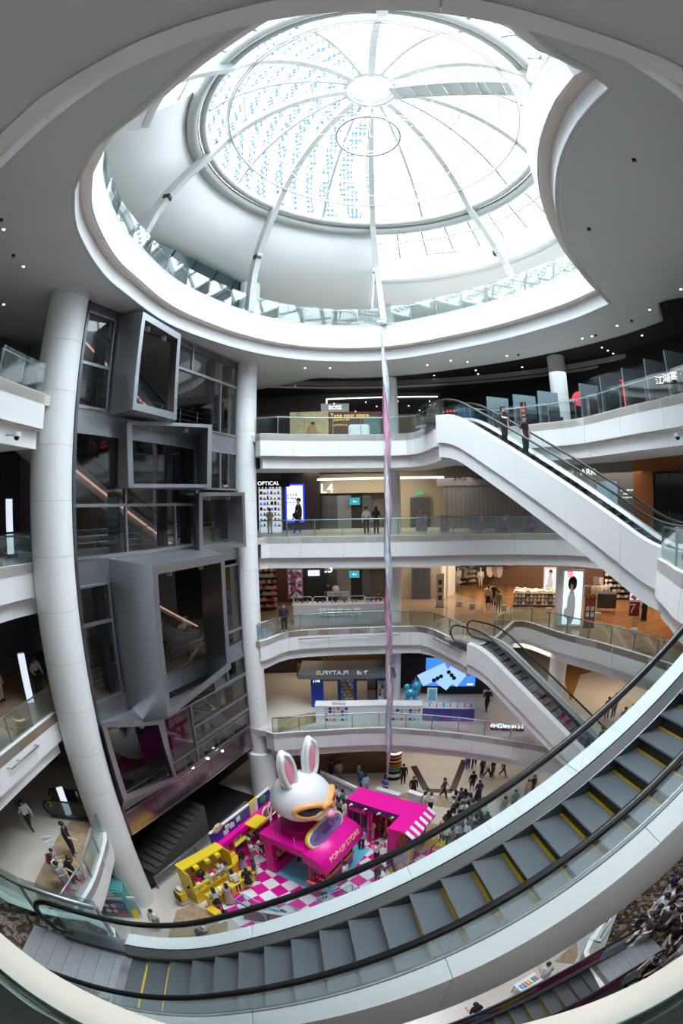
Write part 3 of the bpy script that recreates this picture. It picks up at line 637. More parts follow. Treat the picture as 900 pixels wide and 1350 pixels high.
railing(sub(edge[5], (-4.45, 23.4), (4.3, 20.6)), 21.8, 'glass railing in front of the advertising hoarding on the fifth floor', group=None)
railing(sub(edge[5], (6.3, 21.9), (9.3, 4.2)), 21.8, 'long curved glass railing of the fifth floor before the red lit restaurant', group=None)
railing(sub(edge[5], (-9.43, 9.39), (-9.46, 11.9)), 21.8, 'short glass railing of the fifth floor beside the tall near white column', group=None)
railing(sub(edge[4], (-4.5, 24.9), (12.6, 21)), 16.3, 'straight glass railing with pink picture panels below the L4 sign', group=None)
railing(sub(edge[4], (-10.6, 9), (-10.3, 12.6)), 16.3, 'glass railing of the fourth floor behind the tall near white column', group=None)
railing(sub(edge[3], (-4.5, 23.3), (6.1, 21.9)), 10.8, 'glass railing of the third floor in front of the white juice counter', group=None)
railing(sub(edge[3], (7.9, 22.8), (14.6, 9.5)), 10.8, 'long curved glass railing before the clothes shop with wooden floor', group=None)
railing(sub(edge[3], (-10.25, 8), (-10.4, 12.4)), 10.8, 'glass railing of the third floor with standing white light post behind', group=None)
railing(sub(edge[2], (-3.99, 22.6), (9.7, 19.6)), 5.4, 'curved glass railing of the second floor in front of the blue toy kiosk', group=None)
railing(sub(edge[2], (-8.62, 6.5), (-9.4, 12)), 5.4, 'glass railing of the second floor that the guard in black rests a hand on', group=None, hm=HANDG, hr=.05)
railing(sub(edge[2], (6.7, 6.1), (11.3, 11)), 5.4, 'glass railing on the white corner above the seated crowd', group=None, h=1.1)
railing(sub(edge[3], (-4.1, 4.2), (-10.1, 6)), 10.8, 'glass railing with thick grey handrail beside the dark marble floor', group=None, hm=HANDG, hr=.055, gm=GLASSL)
railing(sub(edge[4], (9.3, 10.7), (7.5, 6.0)), 16.3, 'tall glass railing on the curved balcony where the high escalator lands', group=None)
# ------------------------------------------------------------------ escalators
STEPD, TAN30 = .4, math.tan(math.radians(30))
def esc_height(s, rise):
    run = rise/TAN30; a, b = .75, .75+run; r = .9
    def ramp(u): return 0 if u < -r else ((u+r)**2/(4*r)) if u < r else u      # smooth knee
    return TAN30*(ramp(s-a)-ramp(s-b))
def escalator(name, label, P, ang, z0, z1, W=.52, gw=.66, dk=.3, depth=1.15, clad=None, glassm=GLASSE, group=None, deckm=None, newel=1.0, stepped=True, lamps=False, seam=2.4, opaque=None, hr=.045, hh=.95, tread=None, lo=-.1, hi=None, plates=True):
    clad = clad or FASCIA; deckm = deckm or FASCIA
    rise = z1-z0; run = rise/TAN30+1.5; hi = run+.1 if hi is None else hi; H = lambda s: esc_height(s, rise)
    e = empty(name, (P[0], P[1], z0), ang, label=label, cat='escalator', group=group)
    if stepped:
        bm = bm_new(); box(bm, -.09, -W, -.03, STEPD-.0, W, 0); sm = bpy.data.meshes.new('step'); bm.to_mesh(sm); bm.free(); sm.materials.append(tread or TREAD)
        bm = bm_new(); box(bm, -.012, -W, -.26, .0, W, -.012); rm = bpy.data.meshes.new('riser'); bm.to_mesh(rm); bm.free(); rm.materials.append(RISER)
        bm = bm_new(); box(bm, STEPD-.075, -W, -.02, STEPD-.012, W, -.006) if False else box(bm, STEPD-.062, -W, 0, STEPD-.013, W, .004)
        ym = bpy.data.meshes.new('yellow_line'); bm.to_mesh(ym); bm.free(); ym.materials.append(YELLINE)
        bm = bm_new(); box(bm, STEPD-.15, -W, 0, STEPD-.095, W, .006); yf = bpy.data.meshes.new('yellow_line'); bm.to_mesh(yf); bm.free(); yf.materials.append(YELLINE)
        for k in range(int(run/STEPD)):
            s = k*STEPD; zz = H(s+STEPD*.5)-.03
            st = bpy.data.objects.new('step', sm); col.objects.link(st); st.parent = e; st.location = (s, 0, zz)
            flat = k < 2
            for n2, m2 in (('riser', rm), ('yellow_line', yf if flat else ym)):
                o = bpy.data.objects.new(n2, m2); col.objects.link(o); o.parent = st
    S = list(np.linspace(lo, hi, 60)); zero = [Vector((0, -1))]*len(S)
    for sg in (-1, 1):
        pth = [Vector((s, 0, H(s))) for s in S]
        rgt = [Vector((0, sg))]*len(S)
        bm = bm_new(); sweep(bm, pth, [(W+.005, -.25), (W+.03, -.25), (W+.03, .12), (W+.005, .12)], rgt); link('skirt', bm, STEELD, e)
        bm = bm_new(); sweep(bm, pth, [(W+.03, .1), (gw-.02, .26), (gw-.02, -.1), (W+.03, -.1)], rgt); link('inner_deck', bm, SATIN, e)
        # glass in lengths, deck and cladding in panels
        n = max(1, round((hi-lo)/seam))
        for i in range(n):
            a = lo+(hi-lo)*i/n; b = lo+(hi-lo)*(i+1)/n-.008; ss = np.linspace(a, b, 9); pp = [Vector((s, 0, H(s))) for s in ss]; rr = [Vector((0, sg))]*9
            bm = bm_new(); sweep(bm, pp, [(gw-.006, .2), (gw+.006, .2), (gw+.006, hh-.02), (gw-.006, hh-.02)], rr); link('glass_pane' if not opaque else 'side_panel', bm, opaque or glassm, e)
            bm = bm_new(); sweep(bm, pp, [(gw, .26), (gw+dk, .22), (gw+dk, .18), (gw, .18)], rr); link('deck_panel', bm, deckm, e)
            dm = -depth*.62
            bm = bm_new(); sweep(bm, pp, [(gw+dk-.06, .18), (gw+dk, .18), (gw+dk, dm), (gw+dk-.06, dm)], rr); link('cladding_panel', bm, clad, e)
            bm = bm_new(); sweep(bm, pp, [(gw+dk-.16, dm+.02), (gw+dk-.12, dm+.02), (gw+dk-.12, -depth), (gw+dk-.16, -depth)], rr); link('lower_cladding_panel', bm, clad, e)
            bm = bm_new(); sweep(bm, pp, [(gw+dk-.14, dm+.02), (gw+dk-.03, dm+.02), (gw+dk-.03, dm+.05), (gw+dk-.14, dm+.05)], rr); link('cove_tint_strip', bm, COVE, e)
        bm = bm_new(); sweep(bm, pth, [(gw-.015, .2), (gw-.015, .28), (gw-.008, .28), (gw-.008, .2)], rgt); link('glass_channel', bm, BLACK, e)
        # handrail with round newels
        hp = []; R = (hh-.1)/2
        for t in np.linspace(-90, 90, 9)[::-1]: pass
        a0 = lo-newel; 
        for t in np.linspace(-100, 90, 12): hp.append(Vector((a0-R*math.cos(math.radians(t)), sg*gw, H(lo)+.1+R+R*math.sin(math.radians(t)))))
        for s in np.linspace(a0+.1, hi+newel-.1, 64): hp.append(Vector((s, sg*gw, H(min(max(s, lo), hi))+hh)))
        for t in np.linspace(90, -100, 12): hp.append(Vector((hi+newel+R*math.cos(math.radians(t)), sg*gw, H(hi)+.1+R+R*math.sin(math.radians(t)))))
        bm = bm_new(); tube(bm, hp, hr, 8); link('handrail', bm, RUBBER, e)
        for (x0, x1, zb) in ((a0, lo, H(lo)), (hi, hi+newel, H(hi))):
            bm = bm_new(); box(bm, x0, sg*gw-.008, zb+.1, x1, sg*gw+.008, zb+hh-.02); link('newel_glass', bm, glassm, e)
            bm = bm_new(); box(bm, x0-.1, min(sg*(gw-.12), sg*(gw+dk*.6)), zb-.02, x1+.02, max(sg*(gw-.12), sg*(gw+dk*.6)), zb+.14); link('newel_base', bm, STEELD, e)
    pth = [Vector((s, 0, H(s))) for s in S]
    bm = bm_new(); sweep(bm, pth, [(-gw-dk+.14, -depth), (gw+dk-.14, -depth), (gw+dk-.14, -depth+.1), (-gw-dk+.14, -depth+.1)], [Vector((0, 1))]*len(S)); link('underside', bm, clad, e)
    bm = bm_new(); sweep(bm, pth, [(-W-.02, -.34), (W+.02, -.34), (W+.02, -.3), (-W-.02, -.3)], [Vector((0, 1))]*len(S)); link('step_bed', bm, BLACK, e)
    if plates:
        for a, b, z in ((-2.0, 0, 0), (run-.02, run+2.0, rise)):
            k = 7
            for i in range(k):
                x0 = a+(b-a)*i/k; x1 = a+(b-a)*(i+1)/k-.006; bm = bm_new(); box(bm, x0, -gw+.05, z-.05, x1, gw-.05, z+.03); link('landing_plate', bm, PLATE, e)
            xx = 0 if a < 0 else run-.02; bm = bm_new(); box(bm, xx-.16, -W, z+.03, xx, W, z+.036); link('comb', bm, CHROME, e)
    return e
SHADETREAD = mat('shaded_tread', (.06, .065, .07), .5)  # darker copy of the tread metal, with the escalators' shade in its colour
ang = math.atan2(.125, 1)
FGP = Vector((-3.42, 2.93))
fg = escalator('escalator', 'long foreground escalator sweeping up from the dark marble landing', FGP, ang, 10.8, 16.3, W=.60, gw=.76, dk=.32, depth=1.35, seam=2.4, hr=.055, hh=1.05, newel=1.1)
E54 = escalator('escalator', 'white escalator carrying two people in black from the fifth floor', (5.2+.484*11.03, 20.3-.875*11.03), math.atan2(.875, -.484), 16.3, 21.8, depth=1.7, tread=SHADETREAD)
E32 = escalator('escalator', 'white escalator with yellow edged steps between third and second floor', (7.0+.55*10.85, 21.7-.835*10.85), math.atan2(.835, -.55), 5.4, 10.8, depth=1.4, tread=SHADETREAD)
# the painted escalator from the ground floor to the seated crowd
def art_mat():
    m = bpy.data.materials.new('painted_balustrade'); m.use_nodes = True; nt = m.node_tree; b = nt.nodes['Principled BSDF']; N = nt.nodes.new; Lk = nt.links.new
    t = N('ShaderNodeTexCoord'); v = N('ShaderNodeTexVoronoi'); v.inputs['Scale'].default_value = 3.2; Lk(t.outputs['Object'], v.inputs['Vector'])
    sx = N('ShaderNodeSeparateColor'); Lk(v.outputs['Color'], sx.inputs[0]); r = N('ShaderNodeValToRGB'); r.color_ramp.interpolation = 'CONSTANT'
    st = [(0, (.6, .0, .2)), (.2, (.9, .5, .02)), (.4, (.1, .45, .8)), (.6, (.85, .7, .05)), (.75, (.75, .05, .35)), (.9, (.05, .5, .25))]
    while len(r.color_ramp.elements) < 6: r.color_ramp.elements.new(.5)
    for e_, (p, c) in zip(r.color_ramp.elements, st): e_.position = p; e_.color = c+(1,)
    Lk(sx.outputs[0], r.inputs[0]); s = N('ShaderNodeSeparateXYZ'); Lk(t.outputs['Object'], s.inputs[0]); g = N('ShaderNodeMath'); g.operation = 'LESS_THAN'; g.inputs[1].default_value = 9.0; Lk(s.outputs['X'], g.inputs[0])
    mx = N('ShaderNodeMix'); mx.data_type = 'RGBA'; mx.inputs[6].default_value = (.42, .0, .16, 1); Lk(r.outputs[0], mx.inputs[7]); Lk(g.outputs[0], mx.inputs[0]); Lk(mx.outputs[2], b.inputs['Base Color']); b.inputs['Roughness'].default_value = .35; return m
mg = escalator('escalator', 'escalator with magenta painted sides rising to the seated crowd', (6.75-10.8*.992, 4.6-10.8*.125), ang, 0, 5.4, depth=1.0, opaque=art_mat(), deckm=STEELD, clad=MAG, tread=SHADETREAD)
cap_e = [Vector(p) for p in sub(edge[2], (6.9, 6.15), (11.6, 11.8))]; Nc = outward(cap_e)
bm = bm_new(); ring_prism(bm, [p-n*.0 for p, n in zip(cap_e, Nc)], [p+n*.42 for p, n in zip(cap_e, Nc)], 5.4, 5.46); link('white_edge_cap', bm, WHITEG, FL[2][0])
poly_inlay('marble_inlay', [(7.0, 1.0), (6.95, 5.3), (7.9, 6.5), (9.3, 8.1), (11.4, 10.3), (16, 9), (16, -4), (7, -4)], 5.404, MARBLE, FL[2][0])
poly_inlay('tan_stone_inlay', [(8.6, 3.6), (9.6, 4.2), (10.5, 2.2), (9.6, 1.0)], 5.418, TAN, FL[2][0])
poly_inlay('tan_stone_inlay', [PZ(x, y, 5.4).to_2d() for x, y in [(50, 1190), (45, 1165), (75, 1105), (112, 1060), (122, 1075), (108, 1130), (112, 1160), (92, 1190)]], 5.412, TAN, FL[2][0])
# landing of the third floor and the camera's own ledge
poly_inlay('marble_inlay', [(-3.8, 2.15), (-3.9, 3.8), (-4.4, 4.15), (-5.5, 3.85), (-6.7, 3.7), (-8.6, 4.4), (-12, 4), (-12, -3), (-3, -3)], 10.806, MARBLE, FL[3][0])
led = empty('parapet', (0, .3, 16.3), label='pale stone parapet with steel channel curving along the bottom corners', cat='parapet')
pl = [(-6, 2.3), (-4, 1.35), (-2.4, .86), (-1.37, .59), (-.92, .5), (-.4, .46), (0, .45), (.4, .46), (.87, .44), (1.25, .46), (2.2, .62), (3.6, 1.0)]
pl = catmull(pl, 5); Nn = outward(pl)
def lsweep(n, prof, m):
    bm = bm_new(); sweep(bm, [Vector((p.x, p.y-.3, 0)) for p in pl], prof, Nn); link(n, bm, m, led)
lsweep('coping', [(-.03, .1), (.13, .1), (.13, -.2), (-.03, -.2)], CREAM)
lsweep('channel', [(.13, .04), (.165, .04), (.165, -.2), (.13, -.2)], BLACK)
lsweep('glass_pane', [(.165, .0), (.185, .0), (.185, .30), (.165, .30)], GLASSL)
lsweep('inner_curb', [(.19, .03), (.5, .03), (.5, -.2), (.19, -.2)], BLACK)
# ------------------------------------------------------------------ steel facade between the two tall columns
fac = empty('steel_facade', (WA.x, WA.y, 0), label='dark steel and glass facade with projecting square frames between two white columns', cat='facade')
FO = Vector((WA.x, WA.y, 0))
def wq(bm, s0, z0, s1, z1, o0, o1):
    """box lying in the facade plane"""
    hexa(bm, [WALLP(s0, z0, o0)-FO, WALLP(s1, z0, o0)-FO, WALLP(s1, z0, o1)-FO, WALLP(s0, z0, o1)-FO, WALLP(s0, z1, o0)-FO, WALLP(s1, z1, o0)-FO, WALLP(s1, z1, o1)-FO, WALLP(s0, z1, o1)-FO])
def fpart(n, s0, z0, s1, z1, o0, o1, m, parent=None):
    bm = bm_new(); wq(bm, s0, z0, s1, z1, o0, o1); return link(n, bm, m, parent or fac)
# spandrels in lengths
for z0, z1 in ((20.85, 21.72), (15.35, 16.3), (9.95, 10.85)):
    for k in range(4):
        fpart('spandrel_panel', k*2.68+.01, z0, (k+1)*2.68-.01, z1, -.12, -.02, STEEL)
    fpart('sill', 0, z1-.03, 10.7, z1+.03, -.14, .03, CHROME)
fpart('header', 0, 25.5, 10.7, 25.95, -.12, 0, STEELD)
def window(s0, z0, s1, z1, mull=(), tran=()):
    w_ = empty('window_frame', (0, 0, 0)); w_.parent = fac; f = .085
    bm = bm_new(); wq(bm, s0, z0, s0+f, z1, -.1, .04); wq(bm, s1-f, z0, s1, z1, -.1, .04); wq(bm, s0, z0, s1, z0+f, -.1, .04); wq(bm, s0, z1-f, s1, z1, -.1, .04); link('frame_border', bm, STEEL, w_)
    for m_, a, b in mull: fpart('mullion', m_-.045, a, m_+.045, b, -.1, .03, STEEL, w_)
    for t_, a, b in tran: fpart('transom', a, t_-.06, b, t_+.06, -.1, .05, STEEL, w_)
    ss = sorted({s0, s1}|{m_ for m_, a, b in mull}); 
    for a, b in zip(ss, ss[1:]):
        bm = bm_new(); P = [WALLP(a+.04, z0+.05, -.05)-FO, WALLP(b-.04, z0+.05, -.05)-FO, WALLP(b-.04, z1-.05, -.05)-FO, WALLP(a+.04, z1-.05, -.05)-FO]; bm.faces.new([bm.verts.new(p) for p in P]); link('glass_pane', bm, GLASSD, w_)
window(.05, 21.72, 1.55, 25.5, (), ((23.4, .05, 1.55),))
window(5.2, 21.72, 10.6, 25.9, ((6.6, 24.4, 25.9), (8.95, 21.72, 24.4)), ((24.4, 5.2, 10.6),))
window(.05, 16.3, 7.15, 20.85, ((2.66, 16.3, 20.85), (5.6, 16.3, 18.3)), ((18.2, .05, 7.1),))
window(7.2, 18.9, 10.6, 20.85, ((9.0, 18.9, 20.85),))
window(.05, 10.85, 1.6, 15.35, (), ((13.9, .05, 1.6),))
window(7.6, 8.9, 10.5, 15.1, ((8.8, 8.9, 15.1),), ((11.6, 7.6, 10.5), (10.0, 7.6, 10.5)))
window(3.6, 5.5, 10.5, 8.9, ((5.6, 5.5, 8.9),), ((7.6, 5.6, 10.5), (6.7, 5.6, 10.5)))
window(.05, 5.6, 3.6, 9.95, (), ())
for s in (.0, 10.55): fpart('edge_post', s, 4.1, s+.12, 25.95, -.15, .05, STEELD)
# dark inner posts seen just behind the glass
for s, a, b in ((1.35, 21.8, 25.5), (1.4, 10.9, 15.3), (2.45, 16.4, 20.8), (5.3, 16.4, 20.8), (6.9, 16.4, 20.8), (8.7, 21.8, 25.6), (10.2, 21.8, 25.7), (10.1, 16.4, 20.8), (9.9, 9, 15)):
    fpart('inner_post', s-.16, a, s+.16, b, -.75, -.35, BLACK)
# projecting frames
def square_frame(front, off, back, name='projecting_frame', tw=.24, m=STEEL, glassback=True, floor_=False):
    """front: four picture points with their own projection off, back: (s0,s1,z0,z1) where the box leaves the wall"""
    g = empty(name, (0, 0, 0)); g.parent = fac
    F = [PP(x, y, WA+WN*o, WN)-FO for (x, y), o in zip(front, off)]           # TL TR BR BL
    s0, s1, z0, z1 = back; B = [WALLP(s0, z1, -.1)-FO, WALLP(s1, z1, -.1)-FO, WALLP(s1, z0, -.1)-FO, WALLP(s0, z0, -.1)-FO]
    c = sum(F, Vector())/4; I = [p+(c-p).normalized()*tw*1.41 for p in F]; cb = sum(B, Vector())/4; IB = [p+(cb-p).normalized()*tw*1.3 for p in B]
    nm = ('top_side', 'far_side', 'bottom_side', 'near_side')
    for i in range(4):
        j = (i+1) % 4; bm = bm_new(); hexa(bm, [F[i], F[j], I[j], I[i], B[i], B[j], IB[j], IB[i]]); link(nm[i], bm, m, g)
    # slim front border, a little proud
    n = (F[1]-F[0]).cross(F[3]-F[0]).normalized(); n = n if n.dot(WN) > 0 else -n
    for i in range(4):
        j = (i+1) % 4; bm = bm_new(); hexa(bm, [F[i], F[j], I[j], I[i], F[i]+n*.03, F[j]+n*.03, I[j]+n*.03, I[i]+n*.03]); link('front_border', bm, STEEL if m is not STEELM else m, g)
    if glassback:
        bm = bm_new(); bm.faces.new([bm.verts.new(p) for p in IB]); link('glass_pane', bm, GLASSD, g)
    for i in (0, 1):
        p = I[i].lerp(I[1-i], .25)-Vector((0, 0, .1)); bm = bm_new(); box(bm, -.08, -.08, -.1, .08, .08, .1, Matrix.Translation(p-n*.3)); link('small_spotlight', bm, GREY, g)
    return g
square_frame([(188, 411), (238, 441), (232, 554), (174, 540)], (1.5, 1.4, 1.4, 1.5), (1.65, 5.3, 21.6, 25.8))
square_frame([(167, 555), (279, 560), (278, 643), (169, 643)], (.5, 1.3, 1.3, .5), (2.3, 7.4, 18.85, 21.3), tw=.2)
square_frame([(262, 649), (322, 649), (324, 721), (262.5, 725)], (.7, .9, .9, .7), (6.9, 9.9, 16.1, 18.6), tw=.2)
square_frame([(200, 746), (295, 730), (304, 881), (221, 947)], (2.2, 2.2, 2.0, 2.1), (1.7, 7.6, 9.3, 16.2), tw=.3)
square_frame([(133, 952), (213, 946), (234, 1028), (163, 1056)], (.6, .8, .8, .6), (.1, 3.6, 5.6, 9.9), tw=.26)
# gallery strip and the polished mauve band at the foot
for k in range(5):
    fpart('polished_panel', k*2.14+.01, 4.15-.12*0, (k+1)*2.14-.01, 5.35, -.1, 0, STEELM)
fpart('edge_strip', 0, 4.08, 10.7, 4.15, -.12, .04, CHROME); fpart('edge_strip', 0, 5.35, 10.7, 5.42, -.5, .02, CHROME)
bm = bm_new(); wq(bm, 0, 6.35, 10.6, 6.4, -.05, 0); link('handrail', bm, HAND, fac)
for k in range(8): fpart('rail_post', .4+1.4*k, 5.42, .44+1.4*k, 6.35, -.06, -.02, HANDG)
# ------------------------------------------------------------------ rooms behind the facade: slabs, back wall, crossing escalators
rm = tag(link('wall_inner', (lambda b: (wq(b, -9, 0, 14, 31, -8.2, -8.0), b)[1])(bm_new()), mat('pale_inner_wall', (.42, .42, .44), .4)), kind='structure'); rm.location = FO
for z in (27.0,): 
    o = link('ceiling', (lambda b: (wq(b, -9, 26.0, 12, 26.3, -8.2, -.2), b)[1])(bm_new()), mat('charcoal_ceiling', (.06, .06, .065), .7)); o.location = FO; tag(o, kind='structure')
def pw(s, z, off): return WALLP(s, z, off)
def inner_strip(a_, b_, off):
    e = empty('light_strip', (0, 0, 0), label='thin warm light strip behind the %s' % {26: 'top facade windows', 21: 'second projecting frame of the facade', 15: 'largest projecting frame of the facade'}[int(a_[1])], cat='light strip'); bm = bm_new(); tube(bm, [WALLP(a_[0], a_[1], off), WALLP(b_[0], b_[1], off)], .05, 6); link('tube', bm, LPINK, e)
inner_strip((-.5, 26.6), (9.5, 21.2), -2.5); inner_strip((-1, 21.2), (8.6, 15.7), -2.2); inner_strip((3.5, 15.2), (10, 11.4), -2.8)
def inner_escalator(s_top, z_top, s_bot, z_bot, off, label):
    a = pw(s_bot, 0, off); b = pw(s_top, 0, off); an = math.atan2(b.y-a.y, b.x-a.x)
    return escalator('escalator', label, (a.x, a.y), an, z_bot, z_top, W=.45, gw=.55, dk=.12, depth=.8, clad=mat('grey_cladding_%d' % int(z_bot), (.52, .53, .55), .35), deckm=CHROME, stepped=False, seam=3, plates=False, newel=.4)
inner_escalator(-.5, 27.2, 9.5, 21.8, -3.2, 'escalator behind the top windows of the steel facade')
inner_escalator(-1.0, 21.8, 8.6, 16.3, -3.0, 'escalator behind the fourth floor windows of the steel facade')
inner_escalator(.6, 16.3, 10.2, 10.8, -3.6, 'escalator seen through the largest projecting steel frame')
inner_escalator(2.2, 10.8, 11.4, 5.4, -3.6, 'escalator behind the lowest windows of the steel facade')
cyl_c = WALLP(1.6, 0, -4.6); column((cyl_c.x, cyl_c.y), .7, 0, 31, JN)
cyl_c = WALLP(6.4, 0, -5.6); column((cyl_c.x, cyl_c.y), .7, 0, 31, JN)
for z, nm in ((21.8, 'top'), (16.3, 'fourth floor'), (10.8, 'third floor')):
    e = empty('bar_railing', (FO.x, FO.y, 0), label='steel bar railing just inside the facade on the %s level' % nm, cat='railing')
    for h in (.25, .5, .75, 1.0):
        bm = bm_new(); tube(bm, [WALLP(.1, z+h, -.9)-FO, WALLP(9.8, z+h, -.9)-FO], .018, 6); link('rail', bm, HAND, e)
    for k in range(8):
        bm = bm_new(); tube(bm, [WALLP(.4+1.3*k, z, -.9)-FO, WALLP(.4+1.3*k, z+1.02, -.9)-FO], .022, 6); link('post', bm, HANDG, e)
k_ = 0
for (x, y, z) in [(488/3, 900+472/3, 5.45), (223, 1022, 5.45), (254, 1012, 5.45), (274, 1000, 5.45), (293, 990, 5.45), (212, 900+370/2.9, 5.45)]:
    p = PZ(x, y, z); bm = bm_new(); cyl(bm, 0, 0, 0, .06, .07, 10); o = link('floor_light', bm, LWARM); o.location = (p.x, p.y, 5.41); bm = bm_new(); tube(bm, circ((0, 0, .02), .1, 12), .015, 5, True); link('trim_ring', bm, CHROME, o); tag(o, 'small round walkway light above the mauve band, %s from the near column' % ORD[[0, 2, 3, 4, 5, 1][k_]], 'floor light', 'walkway lights at the facade foot'); k_ += 1
# magenta glow panel inside, behind the lowest frame
bm = bm_new(); wq(bm, 3.6, 5.5, 7.4, 7.2, -2.2, -2.1); o = link('pink_panel', bm, MAG); o.location = FO; tag(o, 'pink advertising panel glowing behind the lowest facade windows', 'panel')
# ground floor behind the foot: dark void with stairs and a rail
vd = empty('stair_flight', (0, 0, 0), label='grey stone stair flight in the dark opening under the facade', cat='stairs')
for k in range(12):
    bm = bm_new(); a = WALLP(1.0+.42*k, 0, -1.6); an = math.atan2(WT.y, WT.x); box(bm, 0, -.9, 0.02, .42, .9, .2+.16*k, Matrix.Translation((a.x, a.y, 0))@Matrix.Rotation(an, 4, 'Z')); link('step', bm, mat('dim_stone', (.10, .095, .085), .5) if 'dim_stone' not in MATS else MATS['dim_stone'], vd)
bm = bm_new(); wq(bm, -1.2, 0, 15.5, 4.1, -3.4, -3.2); o = link('wall_low', bm, mat('void_shade_black', (.006, .006, .006), .7)); o.location = FO; tag(o, kind='structure')  # colour kept near black in place of the opening's unlit depth
bm = bm_new(); wq(bm, -1, 0.0, 10.5, .02, -3.2, -.1); o = link('void_shade_sheet', bm, MATS['void_shade_black'], ground); o.location = FO  # dark sheet over the beige floor, painted for the shade under the facade
railing([(-9.1, 13.9), (-5.9, 21.6)], 0, 'low glass railing on the ground floor behind the yellow booth', inset=0, group=None, out=lambda P: [Vector((WN.x, WN.y))]*len(P))
# ------------------------------------------------------------------ west galleries behind the near column
for z in (10.8, 16.3, 21.8, 5.4):
    bm = bm_new(); P = [Vector((-15.5, 3)), Vector((-15.8, 12)), Vector((-14.6, 16.6))]; sweep(bm, [Vector((p.x, p.y, z)) for p in P], [(0, 0), (.2, 0), (.2, 5), (0, 5)], outward(P)); tag(link('wall_west', bm, DARKWALL if z in (5.4, 16.3) else MIDWALL), kind='structure')
def light_post(x0, y0, x1, y1, D, label):
    a = PD(x0, y0, D); b = PD(x1, y1, D); h = (a-b).length; e = empty('light_post', b, math.atan2(-b.x, b.y)*0+.9, label=label, cat='light post')
    bm = bm_new(); box(bm, -.14, -.06, 0, .14, .06, h); link('white_face', bm, emat('post_white_%d' % int(x0), (.8, .88, 1), .7), e)
    bm = bm_new(); box(bm, -.15, .06, 0, .15, .14, h+.05); link('back_frame', bm, STEELD, e); bm = bm_new(); box(bm, -.2, -.15, -.05, .2, .2, .02); link('foot', bm, STEELD, e)
light_post(13, 658, 15, 738, 19.0, 'slim white lit post behind the fourth floor railing')
light_post(30, 862, 43, 935, 17.5, 'slim white lit post behind the third floor railing')
light_post(76, 1039, 100, 1096, 17.0, 'slim white lit post beside the guard dressed in black')
# ledge bars on the fascias
def bar(pts, label):
    e = empty('steel_bar', pts[0], label=label, cat='steel bar'); O = Vector(pts[0])
    bm = bm_new(); tube(bm, [Vector(p)-O for p in pts], .03, 6); link('tube', bm, HANDG, e)
    for p in pts[::max(1, len(pts)//3)]:
        q = Vector(p)-O; n = (Vector((p[0], p[1]))-CEN).normalized(); bm = bm_new(); tube(bm, [q, q+Vector((n.x, n.y, 0))*.22], .02, 5); link('bracket', bm, HANDG, e)
def on_edge(L, xs, z, off=-.18):
    out = []
    for x, y in xs:
        p = PZ(x, y, z); e = min(edge[L], key=lambda q: (q-p.to_2d()).length); n = (e-CEN).normalized(); out.append(Vector((e.x+n.x*off, e.y+n.y*off, z)))
    return out
bar(on_edge(3, [(403, 845), (434, 844), (467, 842), (500, 841), (530, 840)], 10.35), 'thin steel bar on brackets along the third floor fascia')
bar(on_edge(3, [(562, 841), (572, 847), (582, 852), (592, 857), (607, 862)], 10.35), 'short steel bar on the fascia beside the escalator head')
bar(on_edge(3, [(22, 978), (12, 992), (3, 1008)], 10.3), 'short steel bar on the west fascia beneath the third floor rail')
# ------------------------------------------------------------------ shops: frames facing the void, in metres
def fthing(name, label, cat, x0, y0, x1, y1, D, group=None, z=None, kind=None):
    """thing whose front spans the picture rectangle at horizontal distance D; local x to the right, y away, z up"""
    xc, yc = (x0+x1)/2, (y0+y1)/2; o = PD(xc, yc, D); n = Vector((o.x, o.y, 0)).normalized(); r = Vector((n.y, -n.x, 0))
    a = PP(x0, y1, o, n); b = PP(x1, y0, o, n); a2 = PP(x0, yc, o, n); b2 = PP(x1, yc, o, n)
    zb = min(a.z, PP(xc, y1, o, n).z) if z is None else z; zt = PP(xc, y0, o, n).z
    x_l = (a2-o).dot(r); w_ = (b2-a2).dot(r); p = o+r*x_l
    e = empty(name, (p.x, p.y, zb), math.atan2(r.y, r.x), label=label, cat=cat, group=group, kind=kind); return e, w_, zt-zb
def lb(e, name, x0, y0, z0, x1, y1, z1, m):
    bm = bm_new(); box(bm, min(x0, x1), min(y0, y1), min(z0, z1), max(x0, x1), max(y0, y1), max(z0, z1)); return link(name, bm, m, e)
def lcyl(e, name, x, y, z0, z1, r, m, r2=None, n=16):
    bm = bm_new(); cyl(bm, x, y, z0, z1, r, n, r2); return link(name, bm, m, e)
def ltext(e, body, size, m, x, y, z, name='lettering', depth=.02, mirror=False, align='CENTER'):
    return text_obj(name, body, size, m, (x, y, z), (1, 0, 0), (0, 0, 1), e, depth, mirror, align)
def lg(e, n, size, m, x, y, z, seed=1, **k): return glyphs(n, size, m, (x, y, z), (1, 0, 0), (0, 0, 1), e, .02, seed, **k)
def fwall(name, x0, x1, D0, D1, z0, z1, m, kind='structure', th=.15):
    a = PD(x0, 667, D0).to_2d(); b = PD(x1, 667, D1).to_2d(); bm = bm_new(); sweep(bm, [a.to_3d(), b.to_3d()], [(0, z0), (th, z0), (th, z1), (0, z1)], outward([a, b])); o = link(name, bm, m); o['kind'] = kind; return o
def gallery_light(x, y, z, sx, sy, pw, c=(1, .9, .78)): area('gallery_lamp_or_fill', (x, y, z), (0, 0, 0), sx, sy, pw, c)
def blob(bm, c, r, sub=2, M=None):
    bmesh.ops.create_icosphere(bm, subdivisions=sub, radius=1, matrix=Matrix.Translation(c)@Matrix.Diagonal((r[0], r[1], r[2], 1)) if M is None else M@Matrix.Translation(c)@Matrix.Diagonal((r[0], r[1], r[2], 1)))
def smooth(bm):
    for f in bm.faces: f.smooth = True
